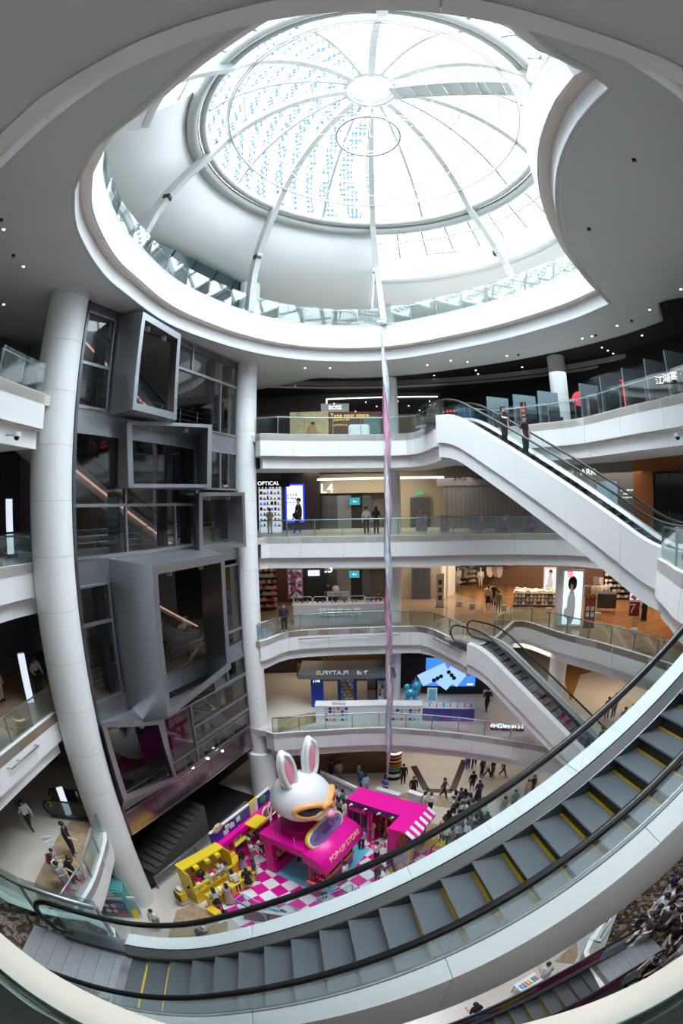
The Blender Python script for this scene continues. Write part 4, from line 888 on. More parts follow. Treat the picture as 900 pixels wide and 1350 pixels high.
# ---- fifth floor
fwall('wall_back', 330, 585, 36, 35, 21.8, 26.75, MIDWALL); fwall('wall_back', 585, 700, 35, 33, 21.8, 26.75, BLACK); fwall('wall_right', 700, 960, 33, 24, 21.8, 26.75, BLACK)
e, w_, h_ = fthing('light_arch', 'thin white light strip framing the lift lobby opening on the fifth floor', 'light strip', 430, 523, 578, 573, 33.5)
lb(e, 'strip', 0, 0, h_-.07, w_, .08, h_, LSTRIP); lb(e, 'strip', 0, 0, h_*.35, .07, .08, h_, LSTRIP); lb(e, 'lobby_header', .1, .1, h_-1.3, w_-.1, .3, h_-.1, BLACK); lb(e, 'lobby_wall', .1, .4, 0, w_, .5, h_-1.3, BEIGEW)
for k in range(10): lcyl(e, 'ceiling_spot', .6+w_*.095*k, .05, h_-.4-.35*(k % 3), h_-.37-.35*(k % 3), .03, LCOOL, n=8)
e, w_, h_ = fthing('advertising_hoarding', 'brown hoarding with a photo of a seated person and yellow words', 'hoarding', 382, 542, 503, 574, 26.6, z=21.8)
PHOTO = ramp_mat('warm_photo_print', 'noise', 1.3, [(.3, (.75, .50, .20)), (.5, (.85, .68, .40)), (.7, (.55, .35, .16))], .5)
lb(e, 'photo_panel', 0, 0, 0, w_*.42, .1, h_, PHOTO); lb(e, 'brown_panel', w_*.42, 0, 0, w_, .1, h_-.05, mat('brown_print', (.20, .09, .07), .5)); lb(e, 'edge_panel', 0, -.01, 0, .18, 0, h_, mat('cream_print', (.8, .62, .35), .5))
bm = bm_new(); blob(bm, (w_*.24, -.0, .55), (.32, .03, .55)); blob(bm, (w_*.25, -.0, 1.05), (.13, .03, .15)); blob(bm, (w_*.3, 0, .2), (.6, .03, .2)); smooth(bm); link('printed_person', bm, mat('printed_robe', (.62, .36, .16), .5), e)
bm = bm_new(); blob(bm, (w_*.25, -.02, 1.12), (.12, .02, .1)); smooth(bm); link('printed_hair', bm, BLACK, e)
ltext(e, 'Tune your space.', .34, TXTY, w_*.44, -.02, h_-.28, align='LEFT'); lg(e, 8, .14, TXTY, w_*.56, -.02, h_-.55, 3); lg(e, 9, .11, TXTY, w_*.54, -.02, h_-.85, 4)
lb(e, 'teal_print', w_*.8, -.01, h_*.25, w_*.99, 0, h_*.8, mat('teal_print', (.22, .35, .33), .5))
e, w_, h_ = fthing('shop_sign', 'grey box sign with slanted white letters on the brown hoarding', 'sign', 423, 532, 460, 543, 26.65)
lb(e, 'sign_box', 0, 0, 0, w_, .35, h_, GREY); t_ = ltext(e, 'BOSE', .34, TXTW, w_/2, -.02, h_/2); lb(e, 'letter_bar', w_*.18, -.03, h_/2-.02, w_*.84, -.005, h_/2+.02, GREY)
e, w_, h_ = fthing('speaker_cabinet', 'white rounded cabinet standing behind the fifth floor railing', 'cabinet', 459, 559, 487, 573, 25.4, z=21.8)
bm = bm_new(); box(bm, 0, 0, .03, w_, .4, h_); bmesh.ops.bevel(bm, geom=bm.edges[:], offset=.08, segments=3, affect='EDGES'); link('body', bm, WHITEG, e); lb(e, 'plinth', .05, .05, 0, w_-.05, .35, .04, GREY)
e, w_, h_ = fthing('lit_kiosk', 'dark kiosk with red and white glowing words near the escalator head', 'kiosk', 580, 538, 604, 562, 27, z=21.8)
lb(e, 'cabinet', 0, .02, 0, w_, .5, h_, BLACK)
for k, (c, m) in enumerate(((4, REDN), (4, TXTW), (5, TXTW), (4, TXTW))): lg(e, c, .22, m, w_*.5, -.01, h_-.2-.28*k, k)
e, w_, h_ = fthing('video_wall', 'bank of blue video screens behind the escalator head', 'screen', 604, 536, 626, 558, 27.5, z=22.0)
lb(e, 'backing', 0, .03, -.2, w_, .3, h_, BLACK)
for i in range(2):
    for j in range(3): lb(e, 'screen', w_*i/2+.03, 0, h_*j/3+.03, w_*(i+1)/2-.03, .03, h_*(j+1)/3-.03, emat('deep_blue_screen', (.03, .10, .22), .9) if 'deep_blue_screen' not in MATS else MATS['deep_blue_screen'])
lou = empty('louver_screen', (0, 0, 21.8), label='row of tall slanted blue grey glass louvers before the dark restaurant', cat='screen')
SLAT = mat('slate_louver', (.24, .33, .38), .3)
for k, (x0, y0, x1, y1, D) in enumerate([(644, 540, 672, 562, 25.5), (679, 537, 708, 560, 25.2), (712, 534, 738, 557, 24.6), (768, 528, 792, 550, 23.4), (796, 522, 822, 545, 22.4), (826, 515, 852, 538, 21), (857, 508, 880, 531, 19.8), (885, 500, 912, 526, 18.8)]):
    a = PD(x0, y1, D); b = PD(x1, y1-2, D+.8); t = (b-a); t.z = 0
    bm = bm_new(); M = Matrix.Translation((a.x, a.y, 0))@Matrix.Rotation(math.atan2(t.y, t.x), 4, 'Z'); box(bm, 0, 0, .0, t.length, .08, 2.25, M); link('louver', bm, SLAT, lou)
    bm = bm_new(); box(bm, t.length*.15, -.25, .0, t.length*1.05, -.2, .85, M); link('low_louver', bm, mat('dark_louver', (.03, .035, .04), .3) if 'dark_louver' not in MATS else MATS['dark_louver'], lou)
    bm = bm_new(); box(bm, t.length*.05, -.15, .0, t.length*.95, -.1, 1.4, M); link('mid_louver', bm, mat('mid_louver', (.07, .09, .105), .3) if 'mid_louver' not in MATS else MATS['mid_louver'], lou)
def neon(x0, y0, x1, y1, D, label):
    e, w_, h_ = fthing('neon_frame', label, 'neon light', x0, y0, x1, y1, D)
    for a in ((0, 0, 0, .05, .05, h_), (w_-.05, 0, 0, w_, .05, h_), (0, 0, 0, w_, .05, .05), (0, 0, h_-.05, w_, .05, h_)): lb(e, 'tube', *a, REDN)
    lb(e, 'tinted_back', .05, .03, .05, w_-.05, .05, h_-.05, mat('dark_red_glass', (.16, .03, .05), .3) if 'dark_red_glass' not in MATS else MATS['dark_red_glass'])
neon(774, 515, 788, 549, 24.3, 'narrow red neon frame beside the round red sign')
neon(807, 501, 823, 543, 23.2, 'tallest red neon frame in the middle of the louvers')
neon(884, 508, 906, 533, 19.9, 'low red neon frame at the picture edge below the white characters')
e, w_, h_ = fthing('round_sign', 'round red lit disc half hidden by the grey gallery column', 'sign', 754, 516, 772, 535, 25)
bm = bm_new(); cyl(bm, 0, 0, 0, .08, h_/2, 32, M=Matrix.Translation((w_/2, .08, h_/2))@Matrix.Rotation(math.pi/2, 4, 'X')); link('disc', bm, REDC, e); lb(e, 'arm', w_/2-.03, .08, -.8, w_/2+.03, .12, h_/2, BLACK)
e, w_, h_ = fthing('vertical_sign', 'vertical red neon characters above the two people on the escalator', 'sign', 686, 530, 694, 557, 25); lb(e, 'back_plate', 0, .03, 0, w_, .06, h_, BLACK)
lg(e, 4, .28, emat('orange_neon', (1, .18, .1), 1), w_/2, 0, h_-.15, 5, down=True)
e, w_, h_ = fthing('restaurant_sign', 'white glowing characters over the louvers at the far end of the fifth floor', 'sign', 862, 486, 912, 506, 17.2); lb(e, 'rail_bar', 0, .03, .02, w_, .06, .05, BLACK)
for k, c in enumerate(['江', '湖', '宴', '·', '北']): ltext(e, c, .34, TXTW, .18+k*.31, 0, .15+.065*k); 
gallery_light(0, 30, 26.3, 14, 4, 60); gallery_light(12, 21, 25.7, 8, 6, 260, (.8, .92, 1))  # the cool second lamp is added to brighten the louvers
# ---- fourth floor
fwall('wall_back', 330, 374, 36, 35, 16.3, 21, MIDWALL); fwall('wall_back', 372, 422, 33.2, 33.2, 16.3, 21, mat('black_stone_wall', (.025, .018, .016), .25)); fwall('wall_back', 421, 512, 35, 35, 16.3, 21, mat('lobby_grey', (.16, .15, .14), .35)); fwall('wall_back', 508, 588, 34.5, 34.5, 16.3, 21, BEIGEW)
fwall('wall_back', 586, 700, 33.5, 32, 16.3, 21, GREYCEIL); fwall('wall_right', 700, 836, 32, 29, 16.3, 21, mat('pale_grey_wall', (.35, .35, .36), .6)); fwall('wall_right', 836, 940, 28.5, 26, 16.3, 21, ORANGE)
def light_line(x0, x1, y, D, label):
    e, w_, h_ = fthing('light_strip', label, 'light strip', x0, y-1.2, x1, y+1.2, D); lb(e, 'diffuser', 0, 0, 0, w_, .06, h_, LSTRIP); lb(e, 'rail', 0, .06, 0, w_, .12, h_+.05, GREY)
light_line(418, 585, 630.5, 30, 'long white light strip over the fourth floor lift lobby')
def lobby(z, y0, y1, lab, txt):
    e, w_, h_ = fthing('lift_lobby', lab, 'lift lobby', 422, y0, 508, y1, 34.4, z=z)
    dz_ = 0 if z > 12 else -.5; lb(e, 'header_panel', 0, -.3, 2.65+dz_*.5, w_, .1, 4.1, BEIGEW); ltext(e, txt, 1.0, TXTW, .05, -.35, 3.0+dz_, align='LEFT', depth=.06)
    for i, x in enumerate((.1, 1.3, 2.65, 4.0)):
        if x+1.1 > w_: break
        lb(e, 'lift_door', x, 0, 0, x+.62, .05, 2.5, STEEL if i == 1 else STEELD); lb(e, 'lift_door', x+.63, 0, 0, x+1.2, .05, 2.5, STEEL if i == 1 else STEELD)
    lb(e, 'dark_recess', 2.35, -.02, 0, 3.2, .02, 2.6, BLACK)
    s = lb(e, 'screen', 2.2, -.3, 1.75, 3.0, -.22, 2.3, SCRT); lb(s, 'bezel', 2.17, -.27, 1.72, 3.03, -.2, 2.33, BLACK); lg(s, 2, .22, SCRW, 2.6, -.31, 2.02, 2)
lobby(16.3, 632, 700, 'lift lobby with beige header and white letters naming the fourth floor', 'L4')
lobby(10.8, 740, 795, 'lift lobby with grey doors behind the white juice counter', 'L3')
def door_leaf(z, x0, y0, x1, y1, D, label, exit_=True):
    e, w_, h_ = fthing('service_door', label, 'door', x0, y0, x1, y1, D, z=z)
    lb(e, 'frame', -.06, 0, 0, w_+.06, .05, h_+.06, GREYCEIL); lb(e, 'leaf', 0, -.04, 0, w_/2-.01, .02, h_, STEELD); lb(e, 'leaf', w_/2+.01, -.04, 0, w_, .02, h_, STEELD)
    for s in (-1, 1): lb(e, 'handle', w_/2+s*.06-.015, -.09, 1.0, w_/2+s*.06+.015, -.04, 1.25, CHROME)
door_leaf(16.3, 541, 656, 567, 700, 34.2, 'grey double service door under a green exit sign')
door_leaf(10.8, 543, 749, 567, 789, 34.2, 'grey steel double door beside the clothes shop')
e, w_, h_ = fthing('exit_sign', 'small green exit sign above the fourth floor service door', 'sign', 549, 648, 557, 652, 34); lb(e, 'housing', -.02, .01, -.02, w_+.02, .06, h_+.02, GREY); lb(e, 'face', 0, 0, 0, w_, .02, h_, EXITG)
e, w_, h_ = fthing('optician_display', 'bright optician shelf display with rows of small frames', 'shop display', 341, 641, 372, 700, 30.5, z=16.3)
lb(e, 'back_panel', 0, .35, 0, w_, .4, h_, emat('white_shelf_light', (.9, .95, 1), .55)); lb(e, 'side', w_-.06, 0, 0, w_, .4, h_+.1, WHITEG)
for k in range(8):
    z = .4+k*.36; sh = lb(e, 'shelf', 0, 0, z, w_-.06, .35, z+.03, WHITEG)
    for j in range(6): lb(sh, 'boxed_item', .08+j*.24, .05, z+.03, .08+j*.24+random.uniform(.08, .18), .2, z+.03+random.uniform(.08, .24), random.choice([SCRB, GREY, BLACK, LBLUE, CREAM]))
e, w_, h_ = fthing('optician_sign', 'black fascia with white optician lettering partly behind the column', 'sign', 338, 634, 372, 642, 30.4); lb(e, 'board', 0, 0, 0, w_+.5, .1, h_+.1, BLACK); ltext(e, 'OPTICAL', .36, TXTW, w_*.46, -.02, h_/2+.03)
def poster(name, label, x0, y0, x1, y1, D, edge_m, face_m, person=None, lines=(), z=None, shirt=None):
    e, w_, h_ = fthing(name, label, 'poster', x0, y0, x1, y1, D, z=z); lb(e, 'surround', 0, .02, 0, w_, .14, h_, edge_m); b = min(.12, w_*.08); lb(e, 'lit_face', b, 0, b, w_-b, .03, h_-b, face_m)
    if person:
        px, sc_ = person; H = h_*sc_; cx = w_*px
        bm = bm_new(); blob(bm, (cx, -.005, H*.42), (w_*.2, .02, H*.4)); blob(bm, (cx-w_*.08, -.008, H*.3), (w_*.26, .02, H*.14)); smooth(bm); link('printed_body', bm, shirt or BLACK, e)
        bm = bm_new(); blob(bm, (cx, -.012, H*.86), (w_*.085, .02, H*.1)); blob(bm, (cx, -.01, H*.76), (w_*.05, .02, H*.07)); smooth(bm); link('printed_face', bm, cmat((.66, .42, .32)), e)
        hw = 1.6 if label.startswith('tall lit poster of a curly') else 1
        bm = bm_new(); blob(bm, (cx+w_*.02, -.008, H*.93), (w_*.13*hw, .02, H*.1*hw)); smooth(bm); link('printed_hair', bm, BLACK, e)
    for (t, s, x, zz, m) in lines: (lg(e, t, s, m, w_*x, -.02, h_*zz, int(zz*100)) if isinstance(t, int) else ltext(e, t, s, m, w_*x, -.02, h_*zz))
    return e, w_, h_
poster('lit_poster', 'blue edged lit poster of a person in black with folded arms', 376, 638, 401, 686, 32, emat('blue_edge', (.03, .06, .9), 1.1), SCRW, (.68, .62), [(4, .2, .35, .72, BLUE), (4, .2, .35, .62, BLUE), (6, .13, .32, .52, BLUE), (5, .09, .32, .45, BLUE)], z=16.9)
e, w_, h_ = fthing('roller_shutter', 'closed grey ribbed shutter under a pale sign band', 'shutter', 588, 645, 690, 706, 31.5, z=16.3)
for k in range(34): lb(e, 'slat', w_*k/34, 0, 0, w_*(k+1)/34-.02, .06, 2.95, MATS['pale_grey_wall'] if k % 2 else GREYCEIL)
lb(e, 'side_frame', -.15, -.05, 0, 0, .1, 3.0, GREYCEIL); lb(e, 'sign_band', -.6, -.15, 2.95, w_, .1, 3.85, GREYCEIL); lg(e, 3, .36, DARKWALL, 1.0, -.18, 3.45, 6); ltext(e, '·Foream', .42, DARKWALL, 2.4, -.18, 3.45)
for i, (x0, x1) in enumerate([(548, 563), (580, 592), (620, 637), (652, 673), (690, 708)]):
    e, w_, h_ = fthing('picture_panel', ['pink picture panel nearest the service door behind the railing', 'narrow pink picture panel behind the railing at the shutter edge', 'pink circle picture panel at the middle of the shutter', 'widest pink picture panel under the escalator flank', 'orange and pink picture panel half hidden by the escalator flank'][i], 'panel', x0, 679, x1, 704, 27.5, z=16.35)
    m = ramp_mat('pink_pattern_%d' % i, 'voronoi', 3.5, [(.2, (.55, .25, .35)), (.5, (.35, .40, .55)), (.8, (.70, .65, .68))], .4, interp='CONSTANT'); lb(e, 'board', 0, 0, .05, w_, .03, h_, m); lb(e, 'foot', w_*.2, -.1, 0, w_*.8, .15, .05, GREY)
e, w_, h_ = fthing('shop_sign', 'white lit letters ending in ARK above the moving handrail', 'sign', 764, 617, 786, 628, 27.5); lb(e, 'backing', -.3, .03, -.1, w_+.2, .08, h_+.1, GREYCEIL); ltext(e, 'ARK', .5, TXTW, w_/2, 0, h_/2)
e, w_, h_ = fthing('shop_window', 'glowing pale shop window behind the descending escalator', 'shop window', 785, 632, 816, 700, 28, z=16.3); lb(e, 'frame', 0, .03, 0, w_, .12, h_, GREYCEIL); lb(e, 'lit_face', .1, 0, .3, w_-.1, .03, h_-.1, emat('pale_blue_display', (.35, .5, .6), .5))
e, w_, h_ = fthing('wall_lettering', 'three small white lines of words on the grey wall', 'sign', 817, 644, 835, 656, 28.5); lb(e, 'plate', 0, .03, 0, w_, .05, h_, MATS['pale_grey_wall'])
for k, t in enumerate((8, 5, 7)): lg(e, t, .11, TXTW, w_/2, 0, h_-.1-.22*k, k+2)
e, w_, h_ = fthing('glazed_door', 'dark framed glass door in the orange wall', 'door', 861, 621, 905, 705, 26.5, z=16.3); lb(e, 'frame', 0, 0, 0, w_, .1, h_, BLACK)
for a, b in ((.08, .48), (.52, .95)): lb(e, 'glass_leaf', w_*a, -.03, .1, w_*b, 0, h_-.15, mat('dark_door_glass', (.05, .06, .07), .08) if 'dark_door_glass' not in MATS else MATS['dark_door_glass']); lb(e, 'handle', w_*.49-.03, -.1, .9, w_*.49, -.03, 1.3, CHROME)
gallery_light(1.5, 31.5, 20.6, 8, 2, 220, (1, .86, .65)); gallery_light(16, 24, 19.8, 6, 4, 60, (1, .85, .7)); gallery_light(7, 30, 19.8, 4, 2, 30)
# ---- third floor
fwall('wall_back', 330, 364, 37, 36, 10.8, 15.5, DARKWALL); fwall('wall_back', 362, 400, 34, 34, 10.8, 15.5, mat('rose_brown_wall', (.14, .05, .045), .5)); fwall('wall_back', 399, 426, 33.2, 33.2, 10.8, 15.5, BLACK); fwall('wall_back', 425, 512, 35, 35, 10.8, 15.5, mat('lobby_brown', (.13, .115, .11), .35)); fwall('wall_back', 508, 590, 34.6, 34.6, 10.8, 15.5, BEIGEW)
fwall('wall_back', 586, 960, 43, 36, 10.8, 15.5, mat('shop_dark_wall', (.16, .09, .06), .6))
fwall('wall_partition', 583, 600, 34, 36.5, 10.8, 15.5, WHITE)
e_w = poly_inlay('wood_floor_inlay', [PZ(x, y, 10.8).to_2d() for x, y in [(590, 779), (640, 795), (700, 801), (760, 812), (820, 826), (870, 848), (930, 870)]]+[PD(940, 667, 38).to_2d(), PD(850, 667, 41).to_2d(), PD(700, 667, 42).to_2d(), PD(588, 667, 42).to_2d()], 10.808, WOODF, FL[3][0])
e, w_, h_ = fthing('shop_shelving', 'warm lit shelving packed with goods next to the tall column', 'shelving', 341, 748, 364, 810, 31, z=10.8)
lb(e, 'back', 0, .5, 0, w_, .55, h_, mat('dark_brown_board', (.08, .03, .02), .5))
for k in range(7):
    z = .25+k*.42; sh = lb(e, 'shelf', 0, 0, z, w_, .5, z+.04, MATS['dark_brown_board'])
    for j in range(6): lb(sh, 'folded_goods', .05+j*w_/6.2, .05, z+.04, .05+j*w_/6.2+.22, .35, z+.04+random.uniform(.12, .3), random.choice([ORANGE, CREAM, GREY, RED, PINK]))
poster('patterned_poster', 'tall poster patterned with purple and white fruit shapes', 379, 750, 399, 787, 32.6, mat('poster_frame', (.3, .25, .4), .5), ramp_mat('fruit_pattern', 'voronoi', 4.5, [(.0, (.12, .06, .18)), (.45, (.75, .75, .85)), (.7, (.45, .12, .2))], .4, interp='CONSTANT'), None, [(5, .16, .5, .52, BLUE)], z=11.3)
e, w_, h_ = fthing('hanging_sign', 'small tilted white sign on the black wall by the lifts', 'sign', 406, 752, 421, 759, 32.6); lb(e, 'plate', 0, 0, 0, w_, .06, h_, TXTW); lg(e, 5, .16, BLACK, w_/2, -.02, h_/2, 3)
e, w_, h_ = fthing('poster_stand', 'grey floor stand with a printed sheet at the shop corner', 'poster stand', 575, 756, 585, 783, 31.5, z=10.8); lb(e, 'board', 0, 0, .1, w_, .06, h_, GREY); lb(e, 'sheet', .08, -.01, .3, w_-.08, 0, h_-.1, CREAM); lb(e, 'foot', -.05, -.2, 0, w_+.05, .25, .06, STEELD)
for k in range(3): lb(e, 'printed_block', .14, -.02, .5+k*.55, w_-.14, -.008, .85+k*.55, DARKWALL)
# juice counter
e, w_, h_ = fthing('juice_counter', 'long white counter with raised white lettering on its front', 'counter', 386, 797, 506, 832, 26.9, z=10.8)
lb(e, 'front_panel', 0, 0, 0, w_, .08, 1.25, mat('pale_rose_grey', (.50, .47, .49), .4)); lb(e, 'worktop', -.03, 0, 1.25, w_+.03, .9, 1.3, WHITEG); lb(e, 'back_panel', 0, .8, 0, w_, .88, 1.2, WHITEG); lb(e, 'end_panel', 0, 0, 0, .06, .88, 1.25, GREY)
ltext(e, '桃迹东方美', .52, WHITEG, w_*.52, -.06, .78, depth=.1)
for i, (a, b) in enumerate(((0, .22), (.22, .38), (.62, .80), (.78, 1.0))):
    bm = bm_new(); x0, x1 = w_*a+.05, w_*b-.03; zz = 1.3; hh = .42 if i != 3 else .3
    tube(bm, [(x0, .3, zz), (x0, .3, zz+hh-.08), (x0+.08, .3, zz+hh), (x1-.08, .3, zz+hh), (x1, .3, zz+hh-.08), (x1, .3, zz)], .025, 6); link('hoop_frame', bm, WHITEG, e)
lb(e, 'hatch_sign', w_*.38, .1, 1.75, w_*.62, .5, 2.0, GREY); lg(e, 3, .15, DARKWALL, w_*.5, .07, 1.87, 9); lb(e, 'hatch_side', w_*.38, .15, 1.3, w_*.39, .5, 1.75, WHITEG); lb(e, 'hatch_side', w_*.61, .15, 1.3, w_*.62, .5, 1.75, WHITEG)
for k, (a, c) in enumerate([(.05, GREEN), (.1, RED), (.16, ORANGE), (.27, BLACK), (.33, ORANGE), (.43, LBLUE), (.47, BLUE), (.5, WHITEG), (.57, RED), (.66, GREEN), (.7, ORANGE), (.83, LBLUE), (.87, BLUE), (.92, RED), (.97, RED)]):
    o = lcyl(None, 'jar', 0, 0, 0, .16, .06, c, n=12); p = e.matrix_basis @ Vector((w_*a, .55, 1.302)); o.location = p; lcyl(o, 'lid', 0, 0, .16, .19, .062, BLACK, n=12); nmc = {id(GREEN): 'green', id(RED): 'red', id(ORANGE): 'orange', id(BLACK): 'black', id(LBLUE): 'light blue', id(BLUE): 'blue', id(WHITEG): 'white'}[id(c)]
    tag(o, 'small %s jar on the juice counter worktop, %s' % (nmc, ['first from the guard', 'second from the guard', 'third from the guard', 'fourth from the guard', 'fifth from the guard', 'under the hatch sign', 'under the hatch middle', 'beside the hatch middle', 'at the hatch side', 'after the hatch', 'second after the hatch', 'fourth from the ribbon end', 'third from the ribbon end', 'second from the ribbon end', 'nearest the ribbon'][k]), 'jar', 'jars on the juice counter')
light_line(640, 700, 743, 39, 'warm light strip on the clothes shop ceiling')
# clothes shop
def garment(bm, x, y, z, w, h, M):
    box(bm, x-w*.35, y-.03, z-h, x+w*.35, y+.03, z, M); box(bm, x-w*.5, y-.025, z-h*.55, x-w*.33, y+.025, z-.02, M); box(bm, x+w*.33, y-.025, z-h*.55, x+w*.5, y+.025, z-.02, M)
CL = [(.75, .72, .68), (.12, .12, .14), (.55, .48, .40), (.70, .60, .50), (.25, .27, .32), (.85, .83, .80), (.42, .30, .22), (.6, .62, .66)]
def rack(x, y, L, rz, label, h=1.5, side=False, m0=0):
    p = PZ(x, y, 10.8); e = empty('clothes_rack', (p.x, p.y, 10.81), rz, label=label, cat='clothes rack', group='clothes racks of the shop')
    bm = bm_new(); tube(bm, [(-L/2, 0, 0), (-L/2, 0, h), (L/2, 0, h), (L/2, 0, 0)], .025, 6); link('frame', bm, CHROME, e); n = int(L/.16)
    for k in range(n):
        c = CL[(m0+k//3) % 8]; bm = bm_new(); M = Matrix.Translation((-L/2+.1+k*(L-.2)/max(1, n-1), 0, 0))@Matrix.Rotation(math.pi/2 if not side else .25, 4, 'Z'); garment(bm, 0, 0, h-.05, .42, random.uniform(.65, .95), M); link('garment', bm, cmat(c), e)
def shelf_unit(x, y, L, rz, label, h=2.2, rows=5):
    p = PZ(x, y, 10.8); e = empty('clothes_shelving', (p.x, p.y, 10.81), rz, label=label, cat='shelving', group='shelving of the clothes shop')
    BR = MATS['dark_brown_board']; lb(e, 'back', -L/2, .25, 0, L/2, .3, h, BR); lb(e, 'side', -L/2, -.25, 0, -L/2+.04, .3, h, BR); lb(e, 'side', L/2-.04, -.25, 0, L/2, .3, h, BR)
    for k in range(rows):
        z = .12+k*(h-.15)/rows; s = lb(e, 'shelf', -L/2, -.25, z, L/2, .25, z+.03, BR)
        for j in range(int(L/.34)): lb(s, 'folded_stack', -L/2+.08+j*.34, -.2, z+.03, -L/2+.34+j*.34, .15, z+.03+random.uniform(.12, .26), cmat(random.choice(CL)))
shelf_unit(612, 770, 3.4, .2, 'low clothes shelving by the shop entrance partition', 2.3); shelf_unit(640, 763, 3.2, .0, 'tall clothes shelving at the shop back wall', 2.8, 6); shelf_unit(672, 762, 3.0, -.1, 'tall shelving of pale garments behind the display table', 2.8, 6)
shelf_unit(818, 790, 3.0, -.5, 'shelving deep in the shop behind the dark table', 2.6, 6); shelf_unit(855, 800, 3, -.7, 'shelving farthest along the shop behind the red poster', 2.6, 6)
rack(608, 772, 1.6, .8, 'rack of mixed shirts just inside the entrance', m0=0); rack(628, 768, 1.8, .2, 'rack of dark and beige clothes behind the mannequin', m0=3); rack(655, 772, 1.8, -.3, 'rack of white tops under the red price sign', 1.7, True, 5); rack(690, 771, 1.8, -.3, 'rack of cream jackets near the lit shirt poster', 1.7, True, 2)
rack(730, 775, 1.6, -.4, 'rack of pale tops behind the sale table', 1.6, True, 5); rack(795, 788, 1.6, -.5, 'rack of grey clothes beside the second mannequin', 1.6, True, 4); rack(780, 800, 1.4, -.3, 'short rack of black coats beyond the lit column poster', 1.5, False, 1); rack(845, 812, 1.6, -.6, 'rack of mixed clothes near the dark red poster box', 1.5, True, 6)
rack(645, 795, 1.4, .9, 'low rack of brown and cream trousers at the sale table corner', 1.2, False, 2)
e, w_, h_ = fthing('display_table', 'long shelved sale table piled with folded pale clothes', 'table', 676, 780, 740, 803, 31.5, z=10.81)
lb(e, 'base', 0, 0, 0, w_, 1.4, .12, MATS['dark_brown_board']); lb(e, 'end_panel', 0, 0, .12, .05, 1.4, .95, CREAM); lb(e, 'end_panel', w_-.05, 0, .12, w_, 1.4, .95, CREAM); lb(e, 'core', .05, .5, .12, w_-.05, 1.3, .9, MATS['dark_brown_board'])
for k in range(3):
    s = lb(e, 'shelf', .05, 0, .15+k*.27, w_-.05, .5, .18+k*.27, CREAM)
    for j in range(12): lb(s, 'folded_stack', .1+j*w_/12.6, .03, .18+k*.27, .1+j*w_/12.6+.2, .4, .18+k*.27+.17, cmat(random.choice(CL)))
tp = lb(e, 'table_top', 0, 0, .95, w_, 1.4, 1.0, CREAM)
for j in range(12):
    for i in range(3): lb(tp, 'folded_stack', .1+j*w_/12.6, .08+i*.42, 1.0, .1+j*w_/12.6+.24, .4+i*.42, 1.0+random.uniform(.06, .2), cmat(random.choice([CL[0], CL[5], CL[3], CL[5]])))
def mannequin(x, y, label, top, bottom, z=10.81):
    p = PZ(x, y, z); e = empty('mannequin', (p.x, p.y, z), math.atan2(-p.x, p.y)+random.uniform(-.3, .3), label=label, cat='mannequin', group='mannequins of the clothes shop')
    bm = bm_new(); blob(bm, (0, 0, 1.66), (.085, .1, .12)); tube(bm, [(0, 0, 1.4), (0, 0, 1.6)], .045, 8); smooth(bm); link('head', bm, WHITEG, e)
    bm = bm_new(); blob(bm, (0, 0, 1.2), (.19, .12, .3)); tube(bm, [(-.2, 0, 1.4), (-.26, 0, 1.1), (-.23, -.06, .85)], [.06, .05, .035], 8); tube(bm, [(.2, 0, 1.4), (.26, 0, 1.1), (.23, -.06, .85)], [.06, .05, .035], 8); smooth(bm); link('top', bm, cmat(top), e)
    bm = bm_new(); blob(bm, (0, 0, .95), (.17, .12, .15)); tube(bm, [(-.09, 0, .9), (-.1, 0, .5), (-.1, 0, .06)], [.09, .07, .05], 8); tube(bm, [(.09, 0, .9), (.1, 0, .5), (.1, 0, .06)], [.09, .07, .05], 8); smooth(bm); link('trousers', bm, cmat(bottom), e)
    lcyl(e, 'base_plate', 0, 0, 0, .03, .22, CHROME, n=20)
mannequin(603, 775, 'white mannequin in cream beside the shop entrance partition', (.75, .7, .62), (.5, .45, .4)); mannequin(633, 775, 'mannequin in a pale coat behind three shoppers', (.8, .77, .7), (.55, .5, .45)); mannequin(797, 797, 'mannequin in grey top between racks past the lit column poster', (.6, .6, .62), (.2, .2, .22)); mannequin(352, 800, 'mannequin in a light dress in the shop beside the tall column', (.85, .7, .55), (.6, .4, .3))
poster('lit_poster', 'tall lit poster of a curly haired person in white wrapped at the column', 740, 751, 769, 823, 26.3, WHITEG, emat('pale_blue_lightbox', (.72, .88, .95), .95), (.45, .82), [], z=10.9, shirt=cmat((.82, .84, .85)))
e, w_, h_ = fthing('red_logo_square', 'small red square logo at the top of the lit column poster', 'logo', 748, 753, 755, 761, 26.1); lb(e, 'square', 0, 0, 0, w_, .03, h_, REDC); ltext(e, 'UNI', h_*.42, TXTW, w_/2, -.01, h_*.7); ltext(e, 'QLO', h_*.42, TXTW, w_/2, -.01, h_*.3)
poster('lit_poster', 'square lit poster of a pale shirt hung above the sale table', 716, 748, 734, 783, 33, GREY, emat('pale_shirt_light', (.70, .76, .88), .9), (.5, .9), [], shirt=cmat((.6, .66, .8)))
poster('lit_poster', 'lit white poster sheet on the upper half of the dark box', 829, 771, 845, 792, 28.3, BLACK, emat('pale_lilac', (.75, .72, .85), .8), (.5, .8), [], shirt=ORANGE)
poster('dark_red_poster', 'dark red poster with a large white seven on a black box', 828, 792, 844, 813, 28.2, WHITEG, mat('dark_red_print', (.22, .01, .03), .4), None, [('7', .8, .35, .5, WHITEG)])
e, w_, h_ = fthing('dark_display_box', 'black shop box beside the dark red poster', 'display box', 846, 790, 853, 817, 28.4, z=10.81); lb(e, 'body', 0, 0, 0, w_, .6, h_, BLACK); lb(e, 'plinth', -.02, -.02, 0, w_+.02, .62, .1, STEELD)
